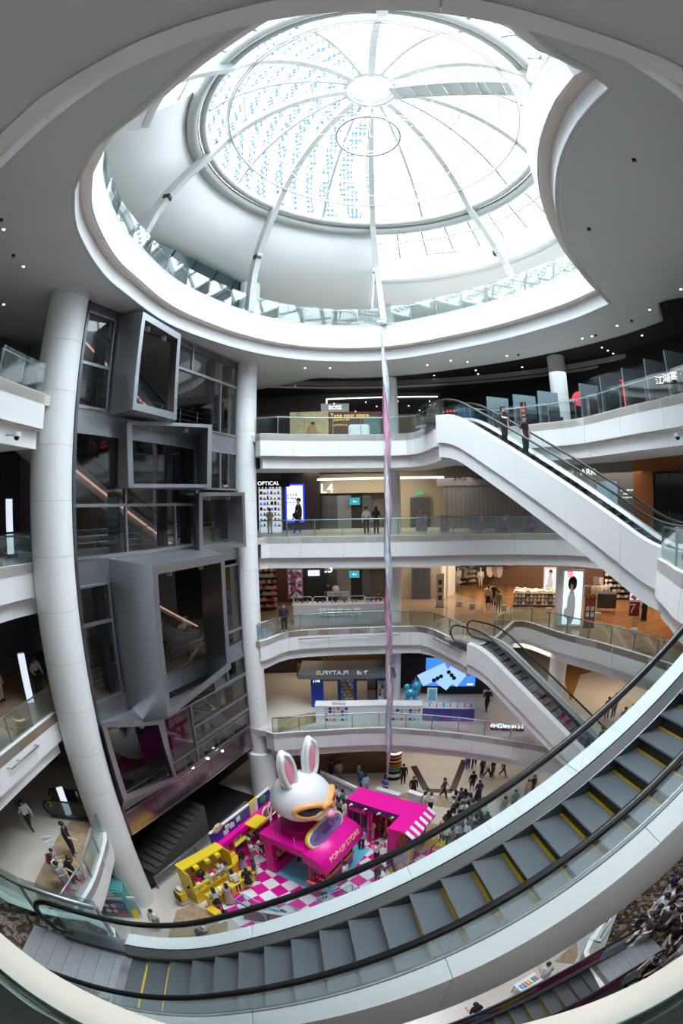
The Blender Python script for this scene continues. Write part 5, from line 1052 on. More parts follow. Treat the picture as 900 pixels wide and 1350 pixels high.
e, w_, h_ = fthing('menu_stand', 'dark board stand with red and white squares near the railing', 'stand', 770, 786, 784, 826, 26.6, z=10.81); lb(e, 'board', 0, 0, .05, w_, .06, h_, mat('brown_board', (.12, .05, .04), .5)); lb(e, 'foot', -.05, -.2, 0, w_+.05, .25, .05, BLACK)
for k in range(5): 
    for j in range(2): lb(e, 'tile', .1+j*w_*.45, -.015, .25+k*.36, w_*.45*(j+1), 0, .5+k*.36, [RED, CREAM, GREY, RED, ORANGE][k])
for (x0, y0, x1, y1, D, t, lab) in [(668, 739, 677, 746, 36, 'QLO', 'red lit shop sign hanging over the white tops')]:
    e, w_, h_ = fthing('price_sign', lab, 'sign', x0, y0, x1, y1, D); lb(e, 'card', 0, 0, 0, w_, .03, h_, REDC); ltext(e, t, h_*.55, TXTW, w_/2, -.01, h_/2)
e, w_, h_ = fthing('dark_table', 'dark draped table with tops hung over it beyond the column poster', 'table', 787, 783, 812, 808, 30, z=10.81); lb(e, 'drape', 0, 0, .35, w_, .9, 1.3, cmat((.03, .03, .035))); lb(e, 'leg', .08, .08, 0, .12, .12, .4, STEELD); lb(e, 'leg', w_-.12, .08, 0, w_-.08, .12, .4, STEELD)
for k, (x, y) in enumerate([(605, 799), (622, 802), (664, 804), (787, 815), (835, 836), (723, 808)]):
    p = PZ(x, y, 10.81); e = empty('security_gate', p, math.atan2(-p.x, p.y), label=['clear security gate panel by the entrance partition', 'clear security gate panel before the wooden floor', 'clear security gate panel beside the walking shoppers', 'clear security gate panel past the menu stand', 'clear security gate panel at the far railing bend', 'clear security gate panel at the sale table end'][k], cat='security gate', group='security gates at the shop edge')
    lb(e, 'foot', -.2, -.12, 0, .2, .12, .35, GREY); lb(e, 'clear_panel', -.18, -.015, .35, .18, .015, 1.6, GLASSR)
for i, (x, y, L_, rz, lab) in enumerate([(618, 757, 3, .3, 'hanging row of coats at the shop back wall by the entrance'), (648, 754, 3, .1, 'hanging row of knitwear high at the shop back wall'), (700, 754, 3, -.1, 'hanging row of jackets at the back wall behind the table'), (745, 757, 3, -.2, 'hanging row of shirts at the back wall behind the column poster'), (780, 762, 3, -.4, 'hanging row of blouses at the back wall near the dark table'), (812, 768, 3, -.5, 'hanging row of dresses at the back wall near the red poster')]):
    p = PZ(x, y+14, 10.8); rack(x, y+14, L_, rz, lab, 2.6, True, i)
for x, y, s, pw in ((12, 32, 8, 330), (17, 27, 8, 330), (20, 21, 7, 240), (8, 33.5, 4, 130)): gallery_light(x, y, 14.9, s, s*.6, pw, (1, .78, .55))
gallery_light(-1, 31, 14.9, 8, 3, 80, (1, .86, .7)); gallery_light(5.5, 31.5, 14.9, 3, 2, 50, (1, .9, .78))
# ---- second floor
fwall('wall_back', 330, 420, 33, 33, 5.4, 10, mat('dark_brown_wall', (.03, .018, .012), .4)); fwall('wall_back', 418, 512, 31, 31, 5.4, 10, mat('amber_stone_wall', (.16, .08, .035), .35)); fwall('wall_back', 508, 690, 29.6, 29.6, 5.4, 10, BLACK); fwall('wall_right', 690, 960, 40, 36, 5.4, 10, MATS['shop_dark_wall'])
poly_inlay('tan_stone_inlay', [PZ(x, y, 5.4).to_2d() for x, y in [(366, 947), (418, 938), (418, 952), (366, 966)]], 5.41, TAN, FL[2][0])
e, w_, h_ = fthing('blue_screen', 'large blue glowing screen showing phone backs with round lenses', 'screen', 561, 868, 627, 904, 28.4)
lb(e, 'surround', -.3, .05, -1.2, w_+.6, .3, h_+.2, BLACK); lb(e, 'lit_face', 0, 0, 0, w_, .05, h_, emat('sky_blue_screen', (.05, .22, .75), 1.0))
for (a, b, rr, sx) in ((.16, .42, -.5, 1), (.50, .38, .65, 1.0), (.75, .45, .6, .5)):
    bm = bm_new(); box(bm, -.45*sx, -.03, -1.0, .45*sx, 0, 1.0, Matrix.Translation((w_*a, 0, h_*b))@Matrix.Rotation(rr+math.pi/2*(a < .3), 4, 'Y')); link('phone_shape', bm, emat('pale_phone_blue', (.30, .50, .95), 1.0) if 'pale_phone_blue' not in MATS else MATS['pale_phone_blue'], e)
for (a, b) in ((.17, .22), (.24, .29), (.31, .36), (.46, .52), (.52, .41), (.57, .31)):
    bm = bm_new(); cyl(bm, 0, 0, 0, .03, .14, 16, M=Matrix.Translation((w_*a, -.03, h_*b))@Matrix.Rotation(math.pi/2, 4, 'X')); link('round_lens', bm, BLACK, e)
lb(e, 'caption_bar', w_*.84, -.03, .1, w_*.96, 0, .2, TXTW)
e, w_, h_ = fthing('plant_wall', 'dark lattice with yellow lit vines left of the toy kiosk', 'plant wall', 391, 873, 412, 901, 32)
lb(e, 'lattice', 0, .05, -1.2, w_, .1, h_, BLACK)
for k in range(26): lb(e, 'lit_leaf', random.uniform(0, w_-.2), 0, random.uniform(0, h_), random.uniform(.2, w_), .04, random.uniform(0, h_), [MATS['amber_stone_wall'], mat('yellow_green_leaf', (.25, .22, .02), .5) if 'yellow_green_leaf' not in MATS else MATS['yellow_green_leaf']][k % 2])
kz = 5.4
e, w_, h_ = fthing('toy_kiosk', 'open blue toy kiosk with dark roof slab and white rim letters', 'kiosk', 407, 882, 514, 942, 26.4, z=kz)
e.scale = (w_/5.4, .85, h_/2.75*.86); w_ = 5.4; h_ = 2.75
lb(e, 'roof_slab', -.6, -.8, 2.75, w_+.3, 2.6, 2.95, mat('slate_roof', (.06, .07, .09), .4)); lb(e, 'roof_rim', -.6, -.85, 2.72, w_+.3, -.78, 3.1, mat('slate_rim', (.12, .13, .15), .4))
ltext(e, 'PLATYPUS', .46, WHITEG, w_*.3, -.9, 3.25, mirror=True, depth=.05); lg(e, 2, .42, WHITEG, w_*.12+2.9, -.9, 3.25, 5)
lb(e, 'blue_pillar', .15, 0, 0, .95, .7, 2.5, BLUE); lg(e, 2, .3, TXTW, .55, -.06, 2.25, 8)
lb(e, 'blue_frame', 1.9, .6, 0, 2.1, .9, 2.5, BLUE); lb(e, 'blue_frame', 3.0, .6, 0, 3.2, .9, 2.5, BLUE); lb(e, 'display_back', 2.1, .85, .2, 3.0, .9, 2.3, mat('grey_blue_board', (.2, .28, .36), .5)); ltext(e, 'PLATYP', .32, TXTW, 2.55, .5, 2.45)
for r in range(6):
    s = lb(e, 'shelf', 2.1, .6, .35+r*.3, 3.0, .85, .37+r*.3, GREY)
    for c in range(6): lb(s, 'toy_box', 2.14+c*.14, .62, .37+r*.3, 2.25+c*.14, .78, .37+r*.3+.18, [ORANGE, GREEN, WHITEG, LBLUE, PINK, YEL][(r+c) % 6])
lb(e, 'rear_panel', 4.0, 1.2, 0, w_, 1.3, 2.6, BLUE); lb(e, 'white_cabinet', 4.6, .2, 0, 5.5, .8, 2.1, GREY); lb(e, 'cabinet_header', 4.6, .15, 2.1, 5.5, .8, 2.4, BLUE)
for r in range(5):
    for c in range(5): lb(e, 'card', 4.66+c*.17, .17, .5+r*.32, 4.8+c*.17, .2, .76+r*.32, [CREAM, PINK, DARKWALL, LBLUE, ORANGE][(r*2+c) % 5])
lb(e, 'rack_shelf', 3.9, .5, 1.1, 4.5, .9, 1.15, ORANGE); lb(e, 'rack_board', 3.9, .9, .2, 4.5, .95, 2.5, mat('photo_board', (.25, .2, .2), .5))
bm = bm_new(); tube(bm, [(4.9+.75*math.cos(a), .8+.5*math.sin(a), 2.6) for a in np.linspace(0, 2*math.pi, 24, endpoint=False)], .06, 6, True); link('hanging_hoop', bm, STEELD, e); lb(e, 'low_bench', 5.3, .0, 0, w_-.1, .6, .7, BLUE)
def pics(e, x0, x1, z0, n, rows, y=-.012):
    for r in range(rows):
        for k in range(n):
            a = x0+(x1-x0)*k/n; lb(e, 'photo_card', a+.02, y, z0+r*.2, a+(x1-x0)/n-.03, y+.01, z0+r*.2+.16, [DARKWALL, LBLUE, CREAM, PINK, GREY, BLUE, ORANGE][(k*3+r*2) % 7])
e, w_, h_ = fthing('white_counter', 'long white counter with rows of photo cards behind the railing', 'counter', 416, 925, 514, 963, 24.1, z=5.41)
lb(e, 'body', 0, 0, 0, w_, .7, 1.12, WHITEG); lb(e, 'top', -.03, -.03, 1.12, w_+.03, .75, 1.17, WHITEG); pics(e, .5, 1.9, .5, 6, 3); pics(e, .5, 1.9, .15, 6, 1); lb(e, 'low_box', .95, .1, 1.17, 1.75, .3, 1.3, GREY)
e, w_, h_ = fthing('white_counter', 'shorter white counter with photo cards beyond the hanging ribbon', 'counter', 514, 928, 556, 962, 24.2, z=5.41)
lb(e, 'body', 0, 0, 0, w_, .7, 1.05, WHITEG); lb(e, 'top', 0, -.03, 1.05, w_, .75, 1.1, WHITEG); pics(e, .05, w_-.05, .5, 7, 2); pics(e, .05, w_-.05, .1, 7, 1)
e, w_, h_ = fthing('blue_counter', 'blue and purple counter topped with white goods behind the railing', 'counter', 556, 935, 624, 968, 24.3, z=5.41)
lb(e, 'body', 0, 0, 0, w_, .6, .85, ramp_mat('blue_purple_print', 'noise', 1.6, [(.4, (.01, .05, .28)), (.6, (.12, .04, .30))], .4)); lb(e, 'top', 0, -.03, .85, w_, .65, .9, GREY)
for k in range(14): lb(e, 'bottle', .15+k*w_/15, .1, .9, .25+k*w_/15, .22, 1.1+.05*(k % 3), [WHITEG, LBLUE, WHITEG, PINK][k % 4])
e, w_, h_ = fthing('notice_stand', 'white framed notice with a blue picture on a thin pole', 'sign stand', 563, 907, 576, 924, 25.3); lb(e, 'frame', 0, 0, 0, w_, .03, h_, WHITEG); lb(e, 'picture', .08, -.01, .08, w_-.08, 0, h_-.08, LBLUE); lb(e, 'pole', w_/2-.015, 0, -.8, w_/2+.015, .03, 0, CHROME)
e, w_, h_ = fthing('white_letter_blocks', 'row of small white standing letters on the second floor edge', 'letters', 645, 957, 690, 979, 23.2, z=5.5); lb(e, 'base_strip', 0, .1, -.1, w_, .25, .02, BLACK)
for k in range(8): lg(e, 1, .36, TXTW, .15+k*w_/8.6, .1, .22, k+1, name='letter_block')
p = PZ(545, 933, 5.4); e = empty('balloon_figure', (p.x, p.y, 5.4), label='shiny sky blue balloon figure behind the white counter', cat='balloon figure'); BB = mat('sky_blue_balloon', (.02, .38, .62), .12, coat=1)
for n_, c_, r_ in (('head', (.15, 0, 1.55), (.3, .28, .3)), ('body', (-.2, 0, 1.1), (.45, .28, .3)), ('ear', (-.45, 0, 1.5), (.2, .12, .2)), ('leg', (-.4, 0, .45), (.16, .16, .5)), ('leg', (.1, 0, .45), (.16, .16, .5))):
    bm = bm_new(); blob(bm, c_, r_, 3); smooth(bm); link(n_, bm, BB, e)
e_w2 = poly_inlay('wood_floor_inlay', [PZ(x, y, 5.4).to_2d() for x, y in [(752, 925), (765, 890), (800, 880), (870, 905), (900, 940), (845, 946)]]+[PD(905, 667, 33).to_2d(), PD(740, 667, 38).to_2d()], 5.41, WOODF, FL[2][0])
gallery_light(-1, 30, 9.3, 7, 5, 170, (1, .84, .62)); gallery_light(8, 29, 9.3, 6, 4, 120, (1, .9, .8)); gallery_light(17, 22, 9.3, 7, 5, 260, (1, .78, .55)); gallery_light(13, 25, 9.3, 5, 4, 120, (1, .85, .7))
# ---- ground floor back
fwall('wall_back', 330, 512, 27.2, 26.6, 0, 4.2, mat('brown_marble_wall', (.16, .095, .045), .3, noise=.2, nscale=2)); fwall('wall_back', 508, 960, 44, 42, 0, 4.2, mat('warm_dim_wall', (.14, .08, .05), .5))
e, w_, h_ = fthing('food_display_tower', 'round black tower printed with burger pictures and white words', 'display tower', 508, 990, 529, 1037, 25.6, z=0)
lcyl(e, 'drum', w_/2, .5, .1, h_*.97, w_/2, BLACK, n=32); lcyl(e, 'base_ring', w_/2, .5, 0, .14, w_/2+.06, BLACK, n=32); lcyl(e, 'white_band', w_/2, .5, .25, .5, w_/2+.01, WHITEG, n=32); lcyl(e, 'crown_band', w_/2, .5, h_*.82, h_*.93, w_/2+.012, TXTW, n=32)
for k, (zz, m) in enumerate(((.75, GREEN), (.98, cmat((.45, .2, .06))), (1.2, ORANGE), (1.5, YEL), (1.8, cmat((.5, .25, .1))), (2.0, RED))): lcyl(e, 'printed_food', w_/2, .5, zz, zz+.13, w_/2+.015+.01*(k % 2), m, n=24)
e, w_, h_ = fthing('red_racing_display', 'red machine shaped display on a striped plinth in the dark bordered bay', 'display', 556, 998, 582, 1027, 30, z=0)
lb(e, 'plinth', 0, 0, 0, w_, 1.2, .2, CREAM)
bm = bm_new(); blob(bm, (w_/2, .6, .7), (w_*.3, .9, .35)); blob(bm, (w_/2, .3, 1.1), (w_*.18, .4, .3)); smooth(bm); link('body', bm, RED, e); lb(e, 'wing', .1, 1.1, 1.1, w_-.1, 1.4, 1.2, BLACK); lb(e, 'lamp', w_*.4, -.25, .85, w_*.6, -.2, 1.0, REDN)
for sx in (.12, w_-.3): lcyl(e, 'wheel', sx+.1, .3, .2, .6, .2, BLACK); lcyl(e, 'wheel', sx+.1, 1.0, .2, .6, .2, BLACK)
gallery_light(-1, 29, 3.5, 6, 3, 70, (1, .82, .6)); gallery_light(7, 27, 3.5, 7, 5, 120, (1, .92, .82)); gallery_light(15, 22, 3.5, 6, 6, 110, (1, .88, .75)); area('gallery_lamp_or_fill', (.5, -1.0, 19.7), (math.radians(38), 0, 0), 9, 1.0, 48, (1, .98, .95), 110); gallery_light(-12, 9, 9.5, 3, 4, 50, (1, .9, .8)); gallery_light(11, 5, 15.0, 4, 4, 20)  # the tilted panel behind the camera is added to brighten parapet and decks
# hanging ribbon column
A = PZ(503, 430, 27.8); A = PY(503, 430, 22.0); B = PY(510, 1026, 22.0)
rb = empty('ribbon_sculpture', (A.x, A.y, B.z), label='long twisted iridescent pink and blue ribbon hanging the full height of the void', cat='hanging sculpture')
def rib_mat(n, c): return mat(n, c, .25, .25, noise=.35, nscale=2.5, aniso=(6, 6, .8), coat=.5)
for k, (c, ph) in enumerate((((.66, .34, .52), 0), ((.55, .66, .78), 2.1), ((.72, .66, .78), 4.2))):
    rows_ = []; H = A.z-B.z
    for i in range(120):
        t = i/119; w0 = .19*min(1, t*7+.12)*min(1, (1-t)*9+.1); a = ph+t*16; z = H*(1-t); cx = (B.x-A.x)*t+.05*math.sin(t*9)
        rows_.append([Vector((cx+w0*math.cos(a), w0*math.sin(a), z)), Vector((cx+w0*.7*math.cos(a+1.9), w0*.7*math.sin(a+1.9), z))])
    bm = bm_new(); V = loft(bm, rows_, smooth=True)
    o = link('ribbon_strand', bm, rib_mat('ribbon_film_%d' % k, c), rb); md = o.modifiers.new('s', 'SOLIDIFY'); md.thickness = .015
bm = bm_new(); tube(bm, [(0, 0, A.z-B.z), (0, 0, A.z-B.z+.25)], .05, 8); box(bm, -.25, -.1, A.z-B.z+.2, .25, .1, A.z-B.z+.3); link('winch_bracket', bm, CHROME, rb)
bm = bm_new(); tube(bm, [(B.x-A.x, 0, 0), (B.x-A.x, 0, -.3)], .015, 5); link('tail_weight', bm, CHROME, rb)
# ------------------------------------------------------------------ pop-up market on the ground floor
A30 = math.radians(-30); E1 = Vector((math.cos(A30), math.sin(A30), 0)); E2 = Vector((-E1.y, E1.x, 0))
# checkered floor tiles, each one a piece
TW = mat('white_floor_tile', (.80, .80, .84), .3); TM = mat('magenta_floor_tile', (.78, .005, .30), .3)
def inside(p, poly):
    c = False; n = len(poly)
    for i in range(n):
        a, b = poly[i], poly[(i+1) % n]
        if (a[1] > p[1]) != (b[1] > p[1]) and p[0] < (b[0]-a[0])*(p[1]-a[1])/(b[1]-a[1])+a[0]: c = not c
    return c
reg = [(-6.7, 13.1), (-3.2, 11.6), (1, 12.6), (4.2, 16.2), (5.2, 19.0), (3.7, 19.6), (.4, 21.2), (-2.6, 21.0), (-4.3, 19.9), (-5.9, 16.4), (-7.2, 14.2)]
tf = empty('checkered_floor', (-2, 16, 0), label='magenta and white checkered floor of the pop-up market', cat='floor mat')
ta = math.radians(-46); u = Vector((math.cos(ta), math.sin(ta))); v = Vector((-u.y, u.x)); TS = .66
mW = mM = None
for i in range(-14, 15):
    for j in range(-14, 15):
        c = Vector((-3.25, 15.0))+u*(i*TS)+v*(j*TS)
        if not inside(c, reg): continue
        mm = (i+j) % 2 == 0
        if mm and mM is None or (not mm and mW is None):
            bm = bm_new(); box(bm, -TS/2+.008, -TS/2+.008, 0, TS/2-.008, TS/2-.008, .02, Matrix.Rotation(ta, 4, 'Z')); me = bpy.data.meshes.new('tile'); bm.to_mesh(me); bm.free(); me.materials.append(TM if mm else TW)
            if mm: mM = me
            else: mW = me
        o = bpy.data.objects.new('tile', mM if mm else mW); col.objects.link(o); o.parent = tf; o.location = (c.x+2, c.y-16, 0)
poly_inlay('cyan_floor_sheet', [(-4.1, 16.6), (-1.6, 15.1), (-.9, 14.9), (1.2, 18.4), (-1.9, 20.2)], .028, CYAN, None); o = bpy.data.objects['cyan_floor_sheet']; tag(o, 'cyan floor sheet under the magenta pop-up stall', 'floor mat')
# main stall
ST = empty('market_stall', (-4.0, 16.55, .02), A30, label='magenta stall with curved awning carrying the white rabbit head', cat='stall')
def bx(e, n, *a, m=MAG): return lb(e, n, *a, m)
W1_, L1_ = 2.75, 3.1
bx(ST, 'roof', -.1, -.05, 2.62, W1_, L1_, 2.85, m=MAGL); bx(ST, 'roof_edge', -.1, -.08, 2.4, W1_, -.04, 2.85, m=MAG)
bx(ST, 'pillar', 0, 0, 0, .5, .3, 2.62); bx(ST, 'side_wall', 0, .3, 0, .12, L1_, .7); bx(ST, 'side_wall', 0, .3, 2.2, .12, L1_, 2.62); bx(ST, 'back_wall', 0, L1_-.1, 0, W1_*.7, L1_, 2.62)
win = bx(ST, 'display_window', .02, .5, .7, .08, 2.2, 2.2, m=mat('pale_blue_board', (.35, .60, .70), .4))
for k in range(3):
    s = bx(win, 'shelf', .08, .55, .8+.42*k, .35, 2.1, .83+.42*k, m=YEL)
    for j in range(6): bx(win, 'plush_toy', .12, .6+j*.25, .83+.42*k, .28, .76+j*.25, 1.03+.42*k, m=[WHITEG, ORANGE, LBLUE, PINK][(j+k) % 4])
bx(ST, 'low_wall', .5, .05, 0, .55, 1.9, .62)
# counter on the awning side
bx(ST, 'counter', W1_-.1, -.2, .02, W1_+.55, L1_-.3, .82, m=mat('counter_print', (.42, .02, .22), .4, noise=.4, nscale=6)); bx(ST, 'counter_top', W1_-.2, -.35, .82, W1_+.62, L1_-.2, .9, m=MAG)
bx(ST, 'counter_rim', W1_+.56, -.3, .9, W1_+.6, L1_-.25, 1.02, m=YEL); bx(ST, 'counter_rim', W1_-.15, -.3, .9, W1_+.56, -.26, 1.02, m=YEL)
for k in range(36):
    x = W1_-.1+random.random()*.55; y = -.1+random.random()*(L1_-.4); s = random.uniform(.05, .1); bx(ST, 'toy', x, y, .9, x+s, y+s, .9+random.uniform(.06, .2), m=random.choice([WHITEG, GREY, LBLUE, YEL, GREEN, PINK, RED]))
for y in (-.15, L1_-.35):
    bm = bm_new(); cyl(bm, W1_-.02, y, .9, 2.62, .07, 16); link('red_post', bm, RED, ST)
# curved awning
rows_ = []
for t in np.linspace(0, 1, 12):
    a = t*math.radians(98); x = W1_-.25+1.15*math.sin(a); z = 2.1+.85*math.cos(a); rows_.append([Vector((x, -.3, z)), Vector((x, L1_+.1, z))])
bm = bm_new(); loft(bm, rows_); aw = link('awning', bm, MAGL, ST); md = aw.modifiers.new('s', 'SOLIDIFY'); md.thickness = .05
bm = bm_new(); V = [bm.verts.new(r[0]) for r in rows_]+[bm.verts.new((W1_-.25, -.3, 2.4))]; bm.faces.new(V); link('awning_end', bm, MAG, ST)
a = math.radians(62); n_ = Vector((math.sin(a), 0, math.cos(a)*.75)).normalized(); c_ = Vector((W1_-.25+1.15*math.sin(a), L1_*.52, 2.1+.85*math.cos(a)))+n_*.06
upv = Vector((-n_.z, 0, n_.x)); text_obj('awning_lettering', 'POP-UP STORE', .40, mat('pale_yellow', (.85, .75, .35), .4), c_, (0, 1, 0), upv, ST, .03)
# oval sign at the roof edge
n2 = Vector((.88, 0, .48)).normalized(); up2 = Vector((-n2.z, 0, n2.x)); c2 = Vector((W1_-.15, L1_*.50, 3.28))
def oval(name, sx, sy, off, th, m):
    bm = bm_new(); pts = []
    for k in range(40):
        t = 2*math.pi*k/40; pts.append((abs(math.cos(t))**.6*math.copysign(1, math.cos(t))*sx, abs(math.sin(t))**.8*math.copysign(1, math.sin(t))*sy))
    A = [bm.verts.new(c2+Vector((0, 1, 0))*x+up2*y+n2*off) for x, y in pts]; B = [bm.verts.new(c2+Vector((0, 1, 0))*x+up2*y+n2*(off+th)) for x, y in pts]
    bm.faces.new(A[::-1]); bm.faces.new(B)
    for i in range(40): bm.faces.new((A[i], A[(i+1) % 40], B[(i+1) % 40], B[i]))
    bmesh.ops.recalc_face_normals(bm, faces=bm.faces); return link(name, bm, m, ST)
oval('oval_sign', 1.45, .52, -.12, .12, YEL); oval('oval_border', 1.38, .46, .0, .03, WHITEG); oval('oval_face', 1.3, .39, .03, .02, ramp_mat('blue_violet_print', 'noise', 3, [(.4, (.12, .22, .5)), (.6, (.35, .12, .38))], .4))
glyphs(7, .34, mat('purple_print', (.28, .03, .25), .4), c2+n2*.055, (0, 1, 0), up2, ST, .02, 4)
bm = bm_new(); cyl(bm, 1.35, 1.5, 2.85, 3.45, 1.05, 40); link('pedestal', bm, mat('deep_magenta', (.35, 0, .12), .4), ST)
bm = bm_new(); tube(bm, [(1.7, .25, 3.3), (1.9, .05, 2.9)], .015, 5); link('tether', bm, WHITEG, ST)
# rabbit head
hc = Vector((-2.05, 17.25, 4.95)); HR = 1.40
rab = empty('inflatable_rabbit_head', (hc.x, hc.y, hc.z-1.2), A30-0.12, label='giant white inflatable rabbit head with orange goggles and pink nose', cat='inflatable')
WI = mat('white_inflatable', (.80, .81, .84), .35, coat=.3); OR_ = mat('orange_goggles', (.90, .42, .14), .38, coat=.3)
def sph(az, el, r=HR, fz=.9): a, e_ = math.radians(az), math.radians(el); return Vector((r*math.cos(e_)*math.cos(a), r*math.cos(e_)*math.sin(a), 1.2+r*fz*math.sin(e_)))
bm = bm_new(); bmesh.ops.create_uvsphere(bm, u_segments=64, v_segments=40, radius=1)
for v_ in bm.verts:
    c = v_.co; r = HR*(1+.05*math.exp(-((c.z+.3)/.35)**2)); m_ = .22*math.exp(-(((c.y)/.55)**2+((c.z+.28)/.30)**2))*(1 if c.x > 0 else 0)
    v_.co = Vector((c.x*(r+m_), c.y*r, 1.2+c.z*HR*.9))
smooth(bm); link('head', bm, WI, rab)
for sg in (-1, 1):
    pts = [sph(sg*33+27*math.cos(t), 2+15*math.sin(t), HR*1.05) for t in np.linspace(0, 2*math.pi, 36, endpoint=False)]
    bm = bm_new(); tube(bm, pts, .14, 12, True); link('goggle_rim', bm, OR_, rab)
    bm = bm_new(); c0 = bm.verts.new(sph(sg*33, 2, HR*1.12)); R_ = [bm.verts.new(sph(sg*33+22*math.cos(t), 2+10.5*math.sin(t), HR*1.085)) for t in np.linspace(0, 2*math.pi, 28, endpoint=False)]
    for i in range(28): bm.faces.new((c0, R_[i], R_[(i+1) % 28]))
    smooth(bm); link('goggle_lens', bm, mat('black_lens', (.01, .01, .012), .1) if 'black_lens' not in MATS else MATS['black_lens'], rab)
    # cheek
    bm = bm_new(); blob(bm, sph(sg*16, -20, HR*.98), (.30, .34, .24), 3); smooth(bm); link('cheek', bm, WI, rab)
    # ear: tall rounded loaf with pink hollow facing forward
    base = Vector((-.05, sg*.66, 1.2+HR*.74)); ear = empty('ear', base); ear.parent = rab; ear.rotation_euler = (math.radians(-sg*7), math.radians(-4), 0)
    bm = bm_new(); bmesh.ops.create_uvsphere(bm, u_segments=24, v_segments=20, radius=1)
    for v_ in bm.verts:
        c = v_.co; v_.co = Vector((c.x*.24, c.y*(.46-.04*c.z), .82+c.z*1.12*(1 if c.z > 0 else 1)))
        v_.co.z = max(v_.co.z, -.25)
    smooth(bm); link('outer_ear', bm, WI, ear)
    bm = bm_new(); bmesh.ops.create_uvsphere(bm, u_segments=20, v_segments=16, radius=1)
    for v_ in bm.verts: c = v_.co; v_.co = Vector((.13+c.x*.15, c.y*.26, .78+c.z*.80))
    smooth(bm); link('inner_ear', bm, PINK, ear)
    bm = bm_new(); tube(bm, [Vector((.2-.09*(abs(math.sin(t)) > .9), .345*math.cos(t), .80+.94*math.sin(t))) for t in np.linspace(0, 2*math.pi, 30, endpoint=False)], .115, 10, True); link('ear_rim', bm, WI, ear)
bm = bm_new(); tube(bm, [sph(a, 4+3*math.cos(math.radians(a*6)), HR*1.09) for a in range(-12, 13, 4)], .15, 10); link('goggle_bridge', bm, OR_, rab)
bm = bm_new(); blob(bm, sph(0, -13, HR*1.22), (.19, .24, .2), 3); smooth(bm); link('nose', bm, mat('pink_nose', (.95, .32, .48), .35), rab)
# yellow booth on the west side
YB = empty('yellow_booth', (-7.1, 13.55, .02), math.radians(-34), label='yellow shelf booth with open front beside the ground floor glass rail', cat='booth')
YD = mat('shaded_yellow', (.50, .36, .04), .5)  # darker copy of the yellow paint, recess shade put into the colour
bx(YB, 'back_panel', -.6, .0, 0, -.5, 2.5, 2.3, m=YD); bx(YB, 'side_panel', -.6, -.05, 0, .35, .0, 2.3, m=YEL); bx(YB, 'side_panel', -.6, 2.5, 0, .35, 2.55, 2.3, m=YEL); bx(YB, 'roof', -.65, -.05, 2.25, -.1, 2.55, 2.35, m=YEL); bx(YB, 'base', -.5, 0, 0, .35, 2.5, .85, m=YEL); bx(YB, 'front_rail', .3, 0, 1.2, .38, 2.5, 1.32, m=YEL)
for y in (.55, 1.25, 1.9): bx(YB, 'hook_block', -.1, y, 2.05, .1, y+.25, 2.25, m=YEL)
for k in range(9): bx(YB, 'small_card', -.49, .25+(k % 3)*.22, 1.45+(k//3)*.22, -.47, .4+(k % 3)*.22, 1.6+(k//3)*.22, m=[WHITEG, PINK, DARKWALL][k % 3])
for k in range(10): bx(YB, 'parcel', -.4+.35*(k % 2), .15+.23*k, .85, -.1+.35*(k % 2), .36+.23*k, 1.0+.08*(k % 3), m=[WHITEG, WHITEG, MAG, GREY][k % 4])
bm = bm_new(); box(bm, .4, .9, 1.28, .44, 2.1, 1.55); bmesh.ops.bevel(bm, geom=bm.edges[:], offset=.02, segments=2, affect='EDGES'); sb = link('sign_plank', bm, GREY, YB); glyphs(8, .11, BLACK, (.445, 1.5, 1.41), (0, 1, 0), (0, 0, 1), sb, .01, 5)
YC = empty('yellow_counter', (-6.1, 13.25, .02), math.radians(-34), label='low yellow service counter in front of the yellow booth', cat='counter')
bx(YC, 'front_panel', -.05, 0, 0, .05, 2.9, .8, m=YEL); bx(YC, 'top', -.35, -.05, .8, .2, 2.95, .88, m=YEL); bx(YC, 'end_panel', -.35, -.05, 0, .1, 0, .8, m=YEL); bx(YC, 'step_block', .0, -.45, 0, .6, -.05, .3, m=YEL)
for k in range(10): bx(YC, 'tray_item', -.25+.2*(k % 2), .15+.27*k, .88, -.1+.2*(k % 2), .33+.27*k, .93, m=[CREAM, ORANGE, WHITEG, LBLUE][k % 4])
# long printed display wall
DW = empty('display_wall', (-6.35, 16.0, .02), math.radians(-26), label='long blue and magenta display wall with shelf niches behind the stall', cat='display wall')
LW = 5.1
DKB = ramp_mat('deep_blue_print', 'voronoi', 5, [(.0, (.012, .03, .30)), (.84, (.012, .03, .30)), (.9, (.75, .6, .2)), (.95, (.7, .75, .85))], .4, interp='CONSTANT')
bx(DW, 'blue_backdrop', -.12, 0, 2.0, -.04, LW*.62, 2.85, m=DKB); bx(DW, 'yellow_backdrop', -.13, LW*.62, 2.0, -.03, LW*.76, 2.95, m=YEL); bx(DW, 'blue_backdrop', -.12, LW*.76, 2.0, -.04, LW, 2.85, m=DKB)
bx(DW, 'white_edge', -.16, 0, 2.82, -.03, LW, 2.9, m=WHITEG); bx(DW, 'magenta_fascia', -.1, 0, 1.7, .25, LW, 2.02, m=MAGL); bx(DW, 'base', -.1, 0, 0, .3, LW, .4, m=MAG)
for a_, b_ in ((.62, .69), (.69, .76)): bx(DW, 'printed_card', -.02, LW*a_+.06, 2.1, 0, LW*b_-.04, 2.8, m=[CREAM, WHITEG][a_ > .65])
for k, y in enumerate((0, 1.15, 2.3, 3.4, 4.3, LW)): bx(DW, 'divider', -.1, y-.05, .4, .3, y+.03, 1.7, m=MAG)
